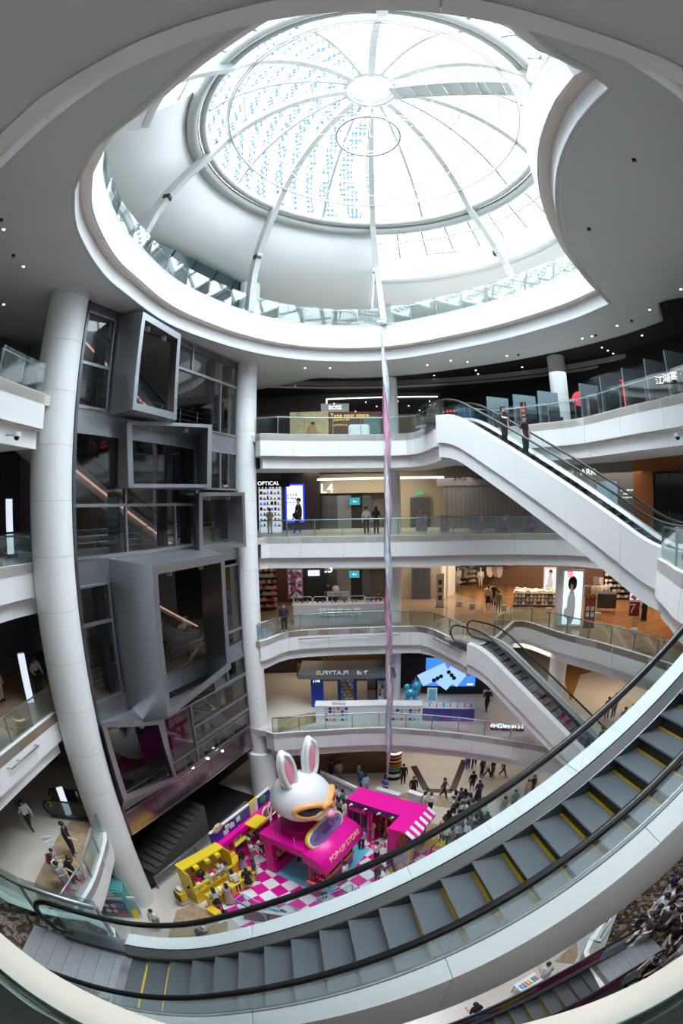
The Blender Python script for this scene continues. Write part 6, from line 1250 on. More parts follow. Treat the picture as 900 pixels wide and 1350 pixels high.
for k, (y0, y1, m_) in enumerate(((.03, 1.1, MATS['pale_blue_board']), (1.2, 2.25, mat('teal_curtain', (.02, .22, .33), .6)), (2.35, 3.35, WHITEG), (3.45, 4.25, MAG))):
    bx(DW, 'niche_back', -.1, y0, .4, -.06, y1, 1.7, m=m_); s = bx(DW, 'shelf', -.06, y0, 1.25 if k else .85, .35, y1, 1.3 if k else .9, m=YEL)
    for j in range(6): bx(s, 'boxed_toy', 0, y0+.05+j*.16, 1.3 if k else .9, .14, y0+.17+j*.16, (1.3 if k else .9)+random.uniform(.12, .3), m=random.choice([WHITEG, GREY, ORANGE, RED, LBLUE] if k else [RED, ORANGE]))
bx(DW, 'yellow_canopy', .1, 2.4, 1.95, .8, 3.5, 2.05, m=YEL); bx(DW, 'drawer_block', 0, .05, .0, .75, 1.1, .75, m=YEL)
for k in range(3): bx(DW, 'cloud_print', -.03, .9+k*.55, 2.15+.12*k, -.01, 1.3+k*.5, 2.45+.12*k, m=WHITEG)
bm = bm_new(); blob(bm, (0, .55, 2.95), (.06, .38, .3)); smooth(bm); link('round_cutout', bm, ramp_mat('orange_cartoon_print', 'noise', 4, [(.4, (.75, .42, .05)), (.5, (.8, .75, .7)), (.6, (.25, .08, .03))], .4, interp='CONSTANT'), DW)
bx(DW, 'speech_cutout', 0, 1.05, 2.5, .05, 1.35, 2.75, m=WHITEG)
for y, c, r in ((4.0, RED, .42), (4.6, RED, .5)):
    bm = bm_new(); blob(bm, (.3, y, 1.95), (.12, r, r)); smooth(bm); link('round_candy_sign', bm, mat('salmon_red', (.65, .10, .08), .4) if 'salmon_red' not in MATS else MATS['salmon_red'], DW); bm = bm_new(); tube(bm, [(.42, y+r*math.cos(t), 1.95+r*math.sin(t)) for t in np.linspace(0, 2*math.pi, 20, endpoint=False)], .04, 6, True); link('white_ring', bm, WHITEG, DW)
bm = bm_new(); blob(bm, (-.0, 4.35, 2.5), (.05, .3, .3)); smooth(bm); link('green_cutout', bm, mat('green_print', (.03, .22, .08), .4), DW)
# magenta stall 2 with striped awning
S2 = empty('market_stall', (.0, 19.75, .02), math.radians(-33.5), label='L shaped magenta stall with striped awning and yellow shelves', cat='stall')
LB, WB_, LWg = 4.05, 1.35, 2.55
bx(S2, 'roof', 0, 0, 2.72, LB, WB_, 2.84, m=MAGL); bx(S2, 'wing_roof', LB-.95, -LWg+WB_, 2.72, LB-.05, 0, 2.84, m=MAGL); bx(S2, 'roof_edge', 0, -.04, 2.45, LB-.9, 0, 2.84, m=mat('dark_purple_band', (.20, .02, .16), .4))
for k in range(11):
    y0 = -LWg+WB_+k*LWg/11; bm = bm_new(); hexa(bm, [(LB-.05, y0, 2.80), (LB-.05, y0+LWg/11, 2.80), (LB+.45, y0+LWg/11, 2.42), (LB+.45, y0, 2.42), (LB-.05, y0, 2.84), (LB-.05, y0+LWg/11, 2.84), (LB+.45, y0+LWg/11, 2.46), (LB+.45, y0, 2.46)]); link('awning_stripe', bm, WHITEG if k % 2 == 0 else MAGL, S2)
    bm = bm_new(); box(bm, LB+.43, y0+.01, 2.26, LB+.46, y0+LWg/11-.01, 2.44); link('awning_valance', bm, WHITEG if k % 2 == 0 else MAGL, S2)
bx(S2, 'back_wall', 0, WB_-.08, 0, LB, WB_, 2.72); bx(S2, 'end_wall', 0, 0, 0, .08, WB_, 2.72); bx(S2, 'divider_wall', 1.25, 0, 0, 1.42, WB_, 2.72); bx(S2, 'front_arch', .08, -.02, 2.05, 1.25, .06, 2.72)
for x in (.15, .78): fr = bx(S2, 'poster_board', x, .35, .7, x+.42, .4, 1.9, m=DARKWALL); bx(fr, 'poster_frame', x-.05, .4, .6, x+.47, .43, 2.0, m=WHITEG)
glyphs(9, .12, mat('lilac_print', (.55, .35, .6), .4), (.66, -.035, 2.25), (1, 0, 0), (0, 0, 1), S2, .02, 6)
for k in range(7): bx(S2, 'yellow_shelf', 1.5, WB_-.35-.1*(6-k)*.5, .5+.26*k, 3.1, WB_-.08, .56+.26*k, m=YEL); bx(S2, 'shelf_back', 1.5, WB_-.12, .56+.26*k, 3.1, WB_-.09, .76+.26*k, m=YD)
for x in (1.5, 2.35): 
    bm = bm_new(); cyl(bm, x, .02, 0, 2.5, .045, 12); link('red_post', bm, RED, S2)
bx(S2, 'wing_pillar', LB-.95, -LWg+WB_, 0, LB-.5, -LWg+WB_+.5, 2.72); bx(S2, 'wing_wall', LB-.95, -LWg+WB_+.5, 0, LB-.87, 0, 2.72); bx(S2, 'yellow_bench', LB-.8, -.6, 0, LB, .0, .95, m=YEL); bx(S2, 'yellow_bench_seat', LB-.7, -1.0, 0, LB+.05, -.6, .5, m=YEL)
for k, x in enumerate((.25, 1.1, 1.9, 2.65)):
    bm = bm_new(); blob(bm, (x, -.1, 2.5), (.06, .06, .06)); smooth(bm); link('lamp_bulb', bm, [WHITEG, PINK][k % 2], S2); bm = bm_new(); blob(bm, (x+.1, -.1, 2.62), (.09, .07, .06)); smooth(bm); link('lamp_cap', bm, WHITEG, S2)
AS = empty('arch_sign', (2.55, 16.45, .02), math.radians(20), label='yellow edged arch board with a printed map beside the wing pillar', cat='sign stand')
def archpts(w, h, x0=0): return [(-w, 0), (w, 0), (w, h-w)]+[(w*math.cos(t), h-w+w*math.sin(t)) for t in np.linspace(0, math.pi, 14)][1:-1]+[(-w, h-w)]
for nm, w, h, y0, y1, m_ in (('yellow_frame', .48, 1.75, 0, .12, YEL), ('printed_face', .40, 1.62, -.015, 0, ramp_mat('map_print', 'voronoi', 9, [(.2, (.25, .27, .4)), (.5, (.6, .55, .62)), (.8, (.35, .3, .36))], .4))):
    bm = bm_new(); P = archpts(w, h); A = [bm.verts.new((x, y0, z+.1)) for x, z in P]; B = [bm.verts.new((x, y1, z+.1)) for x, z in P]; bm.faces.new(A); bm.faces.new(B[::-1])
    for i in range(len(P)): bm.faces.new((A[i], B[i], B[(i+1) % len(P)], A[(i+1) % len(P)]))
    bmesh.ops.recalc_face_normals(bm, faces=bm.faces); link(nm, bm, m_, AS)
bx(AS, 'foot', -.55, -.3, 0, .55, .3, .1, m=YEL)
YS = empty('yellow_steps', (3.95, 18.2, .02), math.radians(-33), label='two yellow step blocks beside the striped awning', cat='steps')
bx(YS, 'high_block', 0, .1, 0, .55, .65, .75, m=YEL); bx(YS, 'low_block', .55, .1, 0, 1.05, .65, .4, m=YEL)
# lavender banner, tables, cyan frames, printed parapets
def wallstrip(name, label, cat, x0, y0, x1, y1, z, h, m, th=.08):
    a = PZ(x0, y0, z); b = PZ(x1, y1, z); t = b-a; e = empty(name, (a.x, a.y, z), math.atan2(t.y, t.x), label=label, cat=cat); bx(e, 'board', 0, 0, 0, t.length, th, h, m=m); return e, t.length
e, L_ = wallstrip('banner_barrier', 'pale lavender banner barrier with dark lettering behind the stalls', 'banner', 423, 1032, 470, 1055, 0, 1.0, mat('lavender_print', (.48, .44, .58), .4)); bx(e, 'top_roll', 0, -.05, .9, L_, .13, 1.05, m=WHITEG); glyphs(10, .17, DARKWALL, (L_*.66, -.01, .68), (1, 0, 0), (0, 0, 1), e, .01, 7); glyphs(5, .17, DARKWALL, (L_*.55, -.01, .4), (1, 0, 0), (0, 0, 1), e, .01, 8); bx(e, 'foot', 0, -.15, 0, .06, .25, .05, m=GREY)
for k, (x0, y0, x1, y1) in enumerate([(495, 1058, 524, 1067), (536, 1062, 553, 1068)]):
    e, L_ = wallstrip('white_partition', ['longer white partition top behind the magenta roof', 'shorter white partition top behind the magenta roof'][k], 'partition', x0, y0, x1, y1, 0, 1.1, GREY, .3); bx(e, 'cap', -.02, -.02, 1.1, L_+.02, .32, 1.15, m=WHITEG)
def cyan_table(px, py, rz, label, L=1.7, D=.55):
    p = PZ(px, py, 0.02); e = empty('cyan_frame_table', (p.x, p.y, .02), rz, label=label, cat='table', group='cyan framed tables')
    for x in (0, L):
        for y in (0, D): 
            bm = bm_new(); tube(bm, [(x, y, 0), (x, y, .8)], .025, 6); link('leg', bm, LBLUE, e)
    bm = bm_new(); tube(bm, [(0, 0, .8), (L, 0, .8), (L, D, .8), (0, D, .8)], .03, 6, True); link('frame', bm, LBLUE, e); bx(e, 'glass_top', .03, .03, .8, L-.03, D-.03, .82, m=GLASSR); bx(e, 'pink_edge', 0, -.03, .68, L, -.01, .78, m=MAGL)
    for k in range(4): bx(e, 'tray', .1+k*.4, .1, .3, .4+k*.4, .45, .36, m=[WHITEG, DARKWALL, LBLUE, BLACK][k])
cyan_table(313, 1198, math.radians(-30), 'cyan framed table with pink edge near the yellow counter'); cyan_table(352, 1205, math.radians(-28), 'cyan framed table before the green and red printed parapet', 1.5); cyan_table(425, 1205, math.radians(32), 'cyan framed table standing in front of the toy counter', 1.9, .5)
SWIRL = ramp_mat('swirl_print', 'wave', 1.4, [(.2, (.10, .16, .12)), (.45, (.65, .55, .50)), (.6, (.45, .14, .05)), (.8, (.08, .12, .10))], .4, dist=5)
e, L_ = wallstrip('printed_parapet', 'curvy green and orange printed parapet at the market front', 'parapet', 322, 1212, 392, 1222, 0, .9, SWIRL, .1); bx(e, 'cap', 0, -.03, .9, L_, .14, .95, m=GREY)
rb_ = PZ(243, 1190, 0); e = empty('service_robot', (rb_.x, rb_.y, 0), math.radians(-40), label='white and yellow service robot on the floor left of the yellow booth', cat='robot')
bm = bm_new(); box(bm, -.25, -.25, .02, .25, .25, .3); bmesh.ops.bevel(bm, geom=bm.edges[:], offset=.06, segments=2, affect='EDGES'); link('base', bm, GREY, e)
bm = bm_new(); box(bm, -.23, -.2, .3, .23, .2, 1.0); bmesh.ops.bevel(bm, geom=bm.edges[:], offset=.05, segments=2, affect='EDGES'); link('yellow_body', bm, YEL, e)
bx(e, 'black_tray', -.2, -.27, .4, .2, -.2, .95, m=BLACK); bm = bm_new(); box(bm, -.17, -.12, 1.0, .17, .12, 1.3); bmesh.ops.bevel(bm, geom=bm.edges[:], offset=.06, segments=2, affect='EDGES'); link('head', bm, WHITEG, e); bx(e, 'face_screen', -.1, -.13, 1.08, .1, -.118, 1.22, m=BLACK)
p = PZ(163, 1207, 0); e = empty('photo_booth', (p.x-.3, p.y+.3, 0), math.radians(18), label='teal photo booth with picture panel beside the near white column', cat='booth')
bm = bm_new(); box(bm, -.75, -.5, 0, .75, .5, 2.15); bmesh.ops.bevel(bm, geom=bm.edges[:], offset=.08, segments=2, affect='EDGES'); link('cabinet', bm, GREEN, e)
bx(e, 'picture_panel', -.6, -.53, .3, .6, -.5, 1.35, m=mat('navy_picture', (.03, .10, .25), .4)); bx(e, 'cream_panel', -.55, -.53, 1.75, .3, -.5, 2.05, m=CREAM); bx(e, 'cream_strip', -.6, -.53, 1.5, .6, -.5, 1.66, m=CREAM); lg(e, 4, .13, WHITEG, .3, -.51, 1.15, 3); lg(e, 3, .13, WHITEG, .3, -.51, .97, 4)
for k in range(4):
    bm = bm_new(); blob(bm, (-.35+(k % 2)*.35, -.535, .55+(k//2)*.42), (.15, .012, .16)); smooth(bm); link('printed_face', bm, cmat((.75, .52, .38)), e)
bx(e, 'red_block', .05, -.545, .32, .55, -.53, .6, m=RED)
p = PZ(189, 1201, 0); e = empty('slim_notice', (p.x-.1, p.y-.35, 0), math.radians(15), label='slim pale blue notice stand beside the teal photo booth', cat='sign stand'); bx(e, 'board', -.17, -.03, .05, .17, .03, 1.45, m=mat('pale_blue_print', (.45, .58, .75), .4)); bx(e, 'header', -.18, -.035, 1.3, .18, .035, 1.5, m=WHITEG); bx(e, 'foot', -.2, -.18, 0, .2, .18, .05, m=GREY)
p = PZ(181, 1208, 0); e = empty('floor_sign', (p.x, p.y, 0), .3, label='small yellow folding floor sign at the photo booth foot', cat='floor sign')
for s in (-1, 1):
    bm = bm_new(); box(bm, -.16, -.01, 0, .16, .01, .6, Matrix.Translation((0, s*.15, 0))@Matrix.Rotation(s*.25, 4, 'X')); link('panel', bm, YEL, e)
for k, (x, y) in enumerate([(77, 1123), (80, 1128)]):
    p = PZ(x, y+14, 5.4); e = empty('notice_stand', (p.x, p.y, 5.4), .6+k*.5, label=['tilted white notice panel on a pole before the guard in black', 'second white notice panel turned aside on its pole'][k], cat='sign stand'); bm = bm_new(); tube(bm, [(0, 0, 0), (0, 0, 1.2)], .02, 6); link('pole', bm, GREY, e); bx(e, 'panel', -.2, -.02, 1.1, .2, .02, 1.4, m=WHITEG); bx(e, 'foot', -.15, -.15, 0, .15, .15, .03, m=GREY)
bx(FL[2][0], 'mat_inlay', -11.6, 14.6, 5.402, -9.9, 16.4, 5.412, m=mat('grey_mat', (.10, .10, .11), .6))
# queue posts
def stanchion(x, y, label, z=0):
    p = PZ(x, y, z); e = empty('queue_post', (p.x, p.y, z), label=label, cat='queue post', group='queue posts'); lcyl(e, 'foot', 0, 0, 0, .04, .18, BLACK); lcyl(e, 'pole', 0, 0, .04, .95, .03, BLACK, n=10)
stanchion(578, 1118, 'black queue post beside the waiting crowd'); stanchion(295, 1203, 'black queue post at the yellow counter end')
p = PZ(578, 1120, 0); e = empty('black_gate_rail', (p.x, p.y, 0), math.radians(50), label='slanting black rail at the crowd end of the checkered floor', cat='railing'); bm = bm_new(); tube(bm, [(-.9, 0, 0), (-.9, 0, .9), (.9, 0, .9), (.9, 0, 0)], .04, 8); link('tube', bm, BLACK, e); bx(e, 'foot', -1, -.2, 0, -.8, .2, .04, m=BLACK)
# ------------------------------------------------------------------ people
SKIN = mat('skin', (.60, .38, .28), .5); HAIR = mat('black_hair', (.012, .010, .010), .45); HAIRB = mat('brown_hair', (.06, .03, .02), .45)
def body(pose):
    """one skinned body per pose, 1.70 m tall, facing -y; faces carry a slot for each garment"""
    J = {'pel': (0, 0, .95, .135), 'sp': (0, .01, 1.12, .125), 'ch': (0, .01, 1.32, .15), 'nk0': (0, .0, 1.44, .075), 'nk': (0, -.005, 1.50, .05), 'jaw': (0, -.02, 1.555, .072), 'hd': (0, -.01, 1.62, .098), 'cr': (0, .005, 1.68, .075)}
    for s, L in ((-1, 'l'), (1, 'r')):
        J['sh'+L] = (s*.17, .01, 1.39, .062); J['hip'+L] = (s*.09, 0, .88, .095)
        J['kn'+L] = (s*.10, -.01, .48, .062); J['an'+L] = (s*.105, .02, .09, .042); J['to'+L] = (s*.115, -.13, .035, .038)
        J['el'+L] = (s*.25, .03, 1.12, .043); J['wr'+L] = (s*.25, -.05, .88, .030); J['ha'+L] = (s*.25, -.08, .79, .034)
    def st(k, x, y, z): J[k] = (x, y, z, J[k][3])
    if pose == 'walk': st('knl', -.1, -.16, .52); st('anl', -.1, -.26, .12); st('tol', -.1, -.40, .05); st('knr', .1, .06, .47); st('anr', .1, .30, .14); st('tor', .1, .20, .05); st('ell', -.25, .12, 1.13); st('wrl', -.25, .18, .92); st('hal', -.25, .2, .83); st('elr', .25, -.06, 1.12); st('wrr', .24, -.24, .98); st('har', .23, -.31, .92)
    if pose in ('phone', 'sitphone'): st('ell', -.23, -.04, 1.13); st('wrl', -.10, -.24, 1.20); st('hal', -.05, -.29, 1.24); st('elr', .23, -.04, 1.13); st('wrr', .10, -.24, 1.19); st('har', .05, -.29, 1.23)
    if pose == 'reach': st('ell', -.27, -.18, 1.30); st('wrl', -.24, -.42, 1.38); st('hal', -.22, -.52, 1.42)
    if pose == 'rail': st('ell', -.24, -.12, 1.16); st('wrl', -.26, -.34, 1.10); st('hal', -.26, -.43, 1.08)
    if pose == 'lean':
        for k in ('ch', 'nk0', 'nk', 'jaw', 'hd', 'cr', 'shl', 'shr', 'ell', 'elr'): x, y, z, r = J[k]; J[k] = (x, y-.22*(z-.95)/.5, z-.06*(z-.95)/.5, r)
        st('wrl', -.22, -.42, 1.0); st('hal', -.2, -.5, .98); st('wrr', .2, -.42, 1.0); st('har', .18, -.5, .98)
    if pose in ('sit', 'sitphone'):
        for k in list(J):
            x, y, z, r = J[k]
            if k[:2] not in ('kn', 'an', 'to'): J[k] = (x, y, z-.42, r)
        for s, L in ((-1, 'l'), (1, 'r')): st('kn'+L, s*.12, -.42, .50); st('an'+L, s*.13, -.45, .09); st('to'+L, s*.14, -.60, .035)
        if pose == 'sit':
            for s, L in ((-1, 'l'), (1, 'r')): st('el'+L, s*.24, -.05, .72); st('wr'+L, s*.16, -.28, .62); st('ha'+L, s*.12, -.35, .61)
    chains = [['pel', 'sp', 'ch', 'nk0', 'nk', 'jaw', 'hd', 'cr']]
    for L in 'lr': chains += [['ch', 'sh'+L, 'el'+L, 'wr'+L, 'ha'+L], ['pel', 'hip'+L, 'kn'+L, 'an'+L, 'to'+L]]
    me = bpy.data.meshes.new('sk'); names = list(J); ix = {k: i for i, k in enumerate(names)}
    ed = {tuple(sorted((ix[a], ix[b]))) for c in chains for a, b in zip(c, c[1:])}
    vs = [J[k][:3] for k in names]; rad = [J[k][3]*(1.12 if k in ('jaw', 'hd', 'cr', 'nk') else 1.3) for k in names]
    # five separate fingers rooted in each hand
    for s, L in ((-1, 'l'), (1, 'r')):
        h = Vector(J['ha'+L][:3]); w0 = Vector(J['wr'+L][:3]); d = (h-w0).normalized(); sd = Vector((1, 0, 0)); sd = (sd-d*sd.dot(d)).normalized()
        for k in range(5):
            off = sd*(-.022+.0145*k)*s if k < 4 else -sd*.03*s; ln = (.058, .068, .072, .062, .045)[k]; b0 = h+off+d*(.012 if k < 4 else -.02); dd = d if k < 4 else (d-sd*.8*s).normalized(); cur = Vector((0, -.25, -.2)) if d.z < -.3 else Vector((0, -.1, -.35))
            p1 = b0+dd*ln*.5; p2 = p1+(dd+cur).normalized()*ln*.5; n0 = len(vs); vs += [tuple(b0), tuple(p1), tuple(p2)]; rad += [.009, .009, .007]; ed |= {(ix['ha'+L], n0), (n0, n0+1), (n0+1, n0+2)}
    bs = bm_new(); sl_ = bs.verts.layers.skin.verify(); bv = [bs.verts.new(q) for q in vs]
    for i, q in enumerate(bv):
        q[sl_].radius = (rad[i], rad[i]*(.82 if i < len(names) and names[i] in ('sp', 'ch', 'pel') else 1)); q[sl_].use_root = (i == 0)
    for i, j in ed: bs.edges.new((bv[i], bv[j]))
    bs.to_mesh(me); bs.free(); o = bpy.data.objects.new('sk', me); col.objects.link(o)
    md = o.modifiers.new('s', 'SKIN'); md.use_smooth_shade = True; o.modifiers.new('u', 'SUBSURF').levels = 1
    dg = bpy.context.evaluated_depsgraph_get(); m2 = bpy.data.meshes.new_from_object(o.evaluated_get(dg)); bpy.data.objects.remove(o); m2.name = 'body'
    segs = []
    for c in chains:
        for a, b in zip(c, c[1:]):
            slot = 1
            if b in ('nk', 'jaw', 'hd', 'cr'): slot = 0
            if b[:2] in ('wr', 'ha'): slot = 4 if b[:2] == 'wr' else 0
            if b[:2] == 'hi' or b[:2] == 'kn': slot = 2
            if b[:2] == 'an': slot = 5
            if b[:2] == 'to': slot = 3
            segs.append((np.array(J[a][:3]), np.array(J[b][:3]), slot, J[b][3]))
    for p in m2.polygons:
        q = np.array(p.center); best = None
        for a, b, sl, r in segs:
            t = np.clip((q-a)@(b-a)/max(1e-9, (b-a)@(b-a)), 0, 1); dd = np.linalg.norm(q-(a+(b-a)*t))-r*.4
            if best is None or dd < best[0]: best = (dd, sl)
        sl = best[1]
        if sl == 1 and q[2] < J['pel'][2]+.06: sl = 2
        p.material_index = sl; p.use_smooth = True
    for i in range(6): m2.materials.append(SKIN)
    return m2, J
POSES = {p: body(p) for p in ('stand', 'walk', 'phone', 'reach', 'rail', 'lean', 'sit', 'sitphone')}
def hair_mesh(J, long):
    bm = bm_new(); h = Vector(J['hd'][:3])
    blob(bm, h+Vector((0, .022, .035)), (.112, .122, .098)); 
    if long: blob(bm, h+Vector((0, .075, -.10)), (.115, .075, .20))
    smooth(bm); me = bpy.data.meshes.new('hair'); bm.to_mesh(me); bm.free(); me.materials.append(HAIR); return me
def face_bits(J):
    h = Vector(J['hd'][:3]); out = []
    for n_, c, r, m in [('nose', (0, -.105, -.018), (.013, .02, .018), SKIN)]+[('ear', (s*.1, .0, -.015), (.012, .02, .028), SKIN) for s in (-1, 1)]+[('eye', (s*.035, -.098, .008), (.014, .008, .008), BLACK) for s in (-1, 1)]+[('mouth', (0, -.096, -.055), (.024, .008, .006), mat('lip', (.30, .08, .07), .5) if 'lip' not in MATS else MATS['lip'])]:
        b = bm_new(); blob(b, h+Vector(c), r, 1); smooth(b); me = bpy.data.meshes.new(n_); b.to_mesh(me); b.free(); me.materials.append(m); out.append((n_, me))
    return out
HM = {p: (hair_mesh(J, False), hair_mesh(J, True), face_bits(J)) for p, (m, J) in POSES.items()}
bm = bm_new()
rr = [[Vector((r*math.cos(t), r*.8*math.sin(t), z)) for t in np.linspace(0, 2*math.pi, 16, endpoint=False)] for r, z in ((.13, 1.02), (.17, .85), (.21, .62), (.24, .50))]
loft(bm, rr, closed=True); SKIRT = bpy.data.meshes.new('skirt'); bm.to_mesh(SKIRT); bm.free(); SKIRT.materials.append(SKIN)
bm = bm_new(); rr = [[Vector((r*math.cos(t), r*.8*math.sin(t), z)) for t in np.linspace(0, 2*math.pi, 16, endpoint=False)] for r, z in ((.13, 1.05), (.18, .8), (.23, .45), (.27, .14))]
loft(bm, rr, closed=True); LSKIRT = bpy.data.meshes.new('long_skirt'); bm.to_mesh(LSKIRT); bm.free(); LSKIRT.materials.append(SKIN)
PC = {'black': (.014, .014, .016), 'white': (.72, .73, .74), 'navy': (.02, .03, .09), 'grey': (.30, .31, .33), 'pale blue': (.42, .55, .70), 'blue': (.03, .10, .38), 'beige': (.55, .45, .34), 'cream': (.68, .62, .50), 'orange': (.75, .18, .04), 'teal': (.08, .22, .24), 'pink': (.70, .35, .42), 'dark green': (.04, .08, .05), 'brown': (.14, .07, .04), 'lilac': (.40, .34, .60), 'red': (.50, .03, .05), 'khaki': (.30, .26, .17), 'dark grey': (.07, .07, .08), 'skin': (.60, .38, .28)}
def person(pos, rz, pose='stand', top='white', bottom='black', label='', long=False, sleeves=False, shorts=False, skirt=None, H=1.66, group=None, shoes=None, hair=None):
    me, J = POSES[pose]; s = H/1.75
    e = empty('person', pos, rz, label=label, cat='person', group=group); e.scale = (s, s, s)
    b = bpy.data.objects.new('body', me); col.objects.link(b); b.parent = e
    ms = [SKIN, cmat(PC[top]), cmat(PC[bottom]), cmat(PC[shoes or random.choice(['black', 'white', 'grey'])]), cmat(PC[top]) if sleeves else SKIN, SKIN if shorts or skirt == 'short' else cmat(PC[bottom])]
    for i, m in enumerate(ms): b.material_slots[i].link = 'OBJECT'; b.material_slots[i].material = m
    h = bpy.data.objects.new('hair', HM[pose][1 if long else 0]); col.objects.link(h); h.parent = e
    if hair: h.material_slots[0].link = 'OBJECT'; h.material_slots[0].material = hair
    near = (Vector(pos)-EYEV).length < 17.5
    for n_, fm in HM[pose][2]:
        if n_ == 'nose' or near: f = bpy.data.objects.new(n_, fm); col.objects.link(f); f.parent = e
    if skirt:
        k = bpy.data.objects.new('skirt', SKIRT if skirt == 'short' else LSKIRT); col.objects.link(k); k.parent = e; k.material_slots[0].link = 'OBJECT'; k.material_slots[0].material = cmat(PC[bottom])
    return e
def pp(x, y, z, rz, **k):
    p = PZ(x, y, z); p.z = z+k.pop('dz', .0); rz = math.radians(rz); return person(p, rz, **k)
# rz: 0 faces the camera side (-y); 90 faces +x
FZ = .022
# pop-up market
L = 'pop-up market '
pp(257, 1184, 0, 60, dz=FZ, top='black', bottom='black', pose='lean', label='person all in black leaning over the yellow booth front')
pp(271, 1172, 0, 70, dz=FZ, top='black', bottom='black', pose='phone', label='shop helper in black between yellow booth and yellow counter', sleeves=True)
pp(288, 1197, 0, 215, dz=FZ, top='white', bottom='black', skirt='short', long=True, label='person in white top and black skirt with long black hair at the yellow counter')
pp(304, 1191, 0, 220, dz=FZ, top='beige', bottom='beige', skirt='long', long=True, label='person in a long beige dress at the yellow counter')
pp(296, 1160, 0, 80, dz=FZ, top='white', bottom='white', pose='lean', label='person in white bending behind the yellow counter')
pp(315, 1176, 0, 230, dz=FZ, top='cream', bottom='black', long=True, pose='lean', label='person in cream top with long hair leaning on the yellow counter end')
pp(329, 1171, 0, 200, dz=FZ, top='black', bottom='black', skirt='short', long=True, label='person in a short black dress beside the yellow counter end')
pp(322, 1147, 0, 250, dz=FZ, top='black', bottom='lilac', skirt='long', long=True, label='person in black top and pale lilac skirt by the display wall')
pp(338, 1160, 0, 100, dz=FZ, top='navy', bottom='grey', pose='phone', shorts=True, label='person in navy shirt and grey shorts holding an orange booklet')
pp(334, 1136, 0, 120, dz=FZ, top='white', bottom='grey', pose='phone', label='person in white before the shelf niches holding a sheet')
pp(331, 1126, 0, 290, dz=FZ, top='pale blue', bottom='white', pose='reach', long=True, label='person in pale blue reaching into the shelf niche')
pp(343, 1121, 0, 300, dz=FZ, top='black', bottom='grey', pose='reach', label='person in black top reaching to the yellow shelf')
pp(346, 1128, 0, 30, dz=FZ, top='white', bottom='black', pose='lean', label='person in white crouching over a white bag by the display wall')
pp(397, 1138, 0, 10, dz=.03, top='beige', bottom='black', pose='phone', label='seller in beige shirt inside the magenta stall', sleeves=True)
pp(461, 1137, 0, 250, dz=FZ, top='black', bottom='brown', long=True, hair=HAIRB, label='person in black with long brown hair next to the toy counter')
pp(455, 1163, 0, 240, dz=FZ, top='white', bottom='blue', pose='reach', label='person in white shirt raising a hand at the toy counter')
pp(476, 1120, 0, 180, dz=FZ, top='pale blue', bottom='black', label='person in pale blue shirt seen from behind between the two stalls')
pp(489, 1108, 0, 0, dz=FZ, top='white', bottom='white', pose='phone', label='person in white holding yellow goods before the second stall')
pp(496, 1137, 0, 230, dz=FZ, top='white', bottom='black', pose='phone', label='person in white shirt with dark strap and yellow bag')
pp(513, 1130, 0, 250, dz=FZ, top='white', bottom='grey', pose='lean', label='person in white stooping near the wing pillar')
pp(505, 1106, 0, 140, dz=FZ, top='dark grey', bottom='black', pose='phone', label='person in dark grey top before the yellow shelves')
pp(512, 1112, 0, 200, dz=FZ, top='white', bottom='navy', long=True, label='person in white with dark hair before the wing wall')
pp(497, 1162, 0, 30, dz=FZ, top='black', bottom='black', pose='lean', label='person in black coat stooping near the foreground handrail', sleeves=True)
pp(514, 1150, 0, 80, dz=FZ, top='black', bottom='dark grey', pose='walk', label='person in black walking past the arch board', sleeves=True)
pp(428, 1185, 0, 180, dz=FZ, top='pale blue', bottom='black', H=1.2, label='child in pale blue behind the cyan framed table')
pp(443, 1063, 0, 100, dz=FZ, top='white', bottom='black', pose='phone', label='person in white behind the rabbit head near the banner', sleeves=True)
pp(452, 1068, 0, 60, dz=FZ, top='teal', bottom='black', label='person in teal behind the rabbit nose')
pp(448, 1078, 0, 140, dz=FZ, top='grey', bottom='black', long=True, label='person in grey with long hair behind the rabbit nose')
pp(458, 1084, 0, 200, dz=FZ, top='cream', bottom='white', pose='lean', label='person in cream cap side bending before the front arch')
pp(466, 1092, 0, 170, dz=FZ, top='white', bottom='black', pose='lean', label='person in white bending at the poster boards')
pp(210, 1225, 0, 0, top='white', bottom='khaki', skirt='short', label='person in white shirt crossing the floor beneath the near handrail')
pp(273, 1233, 0, 300, top='white', bottom='black', pose='sitphone', long=True, label='person in white with long hair at the tan floor inlay')
# ground floor behind the stalls
pp(437, 1027, 0, 240, top='navy', bottom='black', label='person in navy walking left by the brown marble wall', pose='walk')
pp(447, 1029, 0, 200, top='beige', bottom='grey', label='person in beige near the brown marble wall')
pp(473, 1031, 0, 90, top='beige', bottom='blue', label='person in beige shirt and blue trousers by the marble wall')
pp(476, 1040, 0, 60, top='blue', bottom='navy', label='person in deep blue behind the lavender banner end', sleeves=True)
pp(482, 1047, 0, 30, top='pale blue', bottom='grey', label='person in pale blue just behind the magenta roof')
pp(507, 1051, 0, 320, top='blue', bottom='blue', label='person in denim blue beside the burger tower', pose='phone')
pp(531, 1033, 0, 0, top='black', bottom='black', label='person in black standing beside the burger tower', sleeves=True)
pp(544, 1050, 0, 0, top='black', bottom='black', label='guard in black suit standing on the beige floor', sleeves=True)
pp(559, 1070, 0, 60, top='white', bottom='white', pose='phone', long=True, label='first of two people in white beyond the striped awning')
pp(566, 1072, 0, 300, top='white', bottom='black', pose='phone', label='person in white with black trousers beyond the striped awning')
pp(584, 1052, 0, 60, top='dark grey', bottom='black', pose='walk', label='person in dark clothes striding with a bag on the open floor')
pp(621, 1043, 0, 180, top='black', bottom='black', shorts=True, label='person in black shorts seen from behind near the queue')
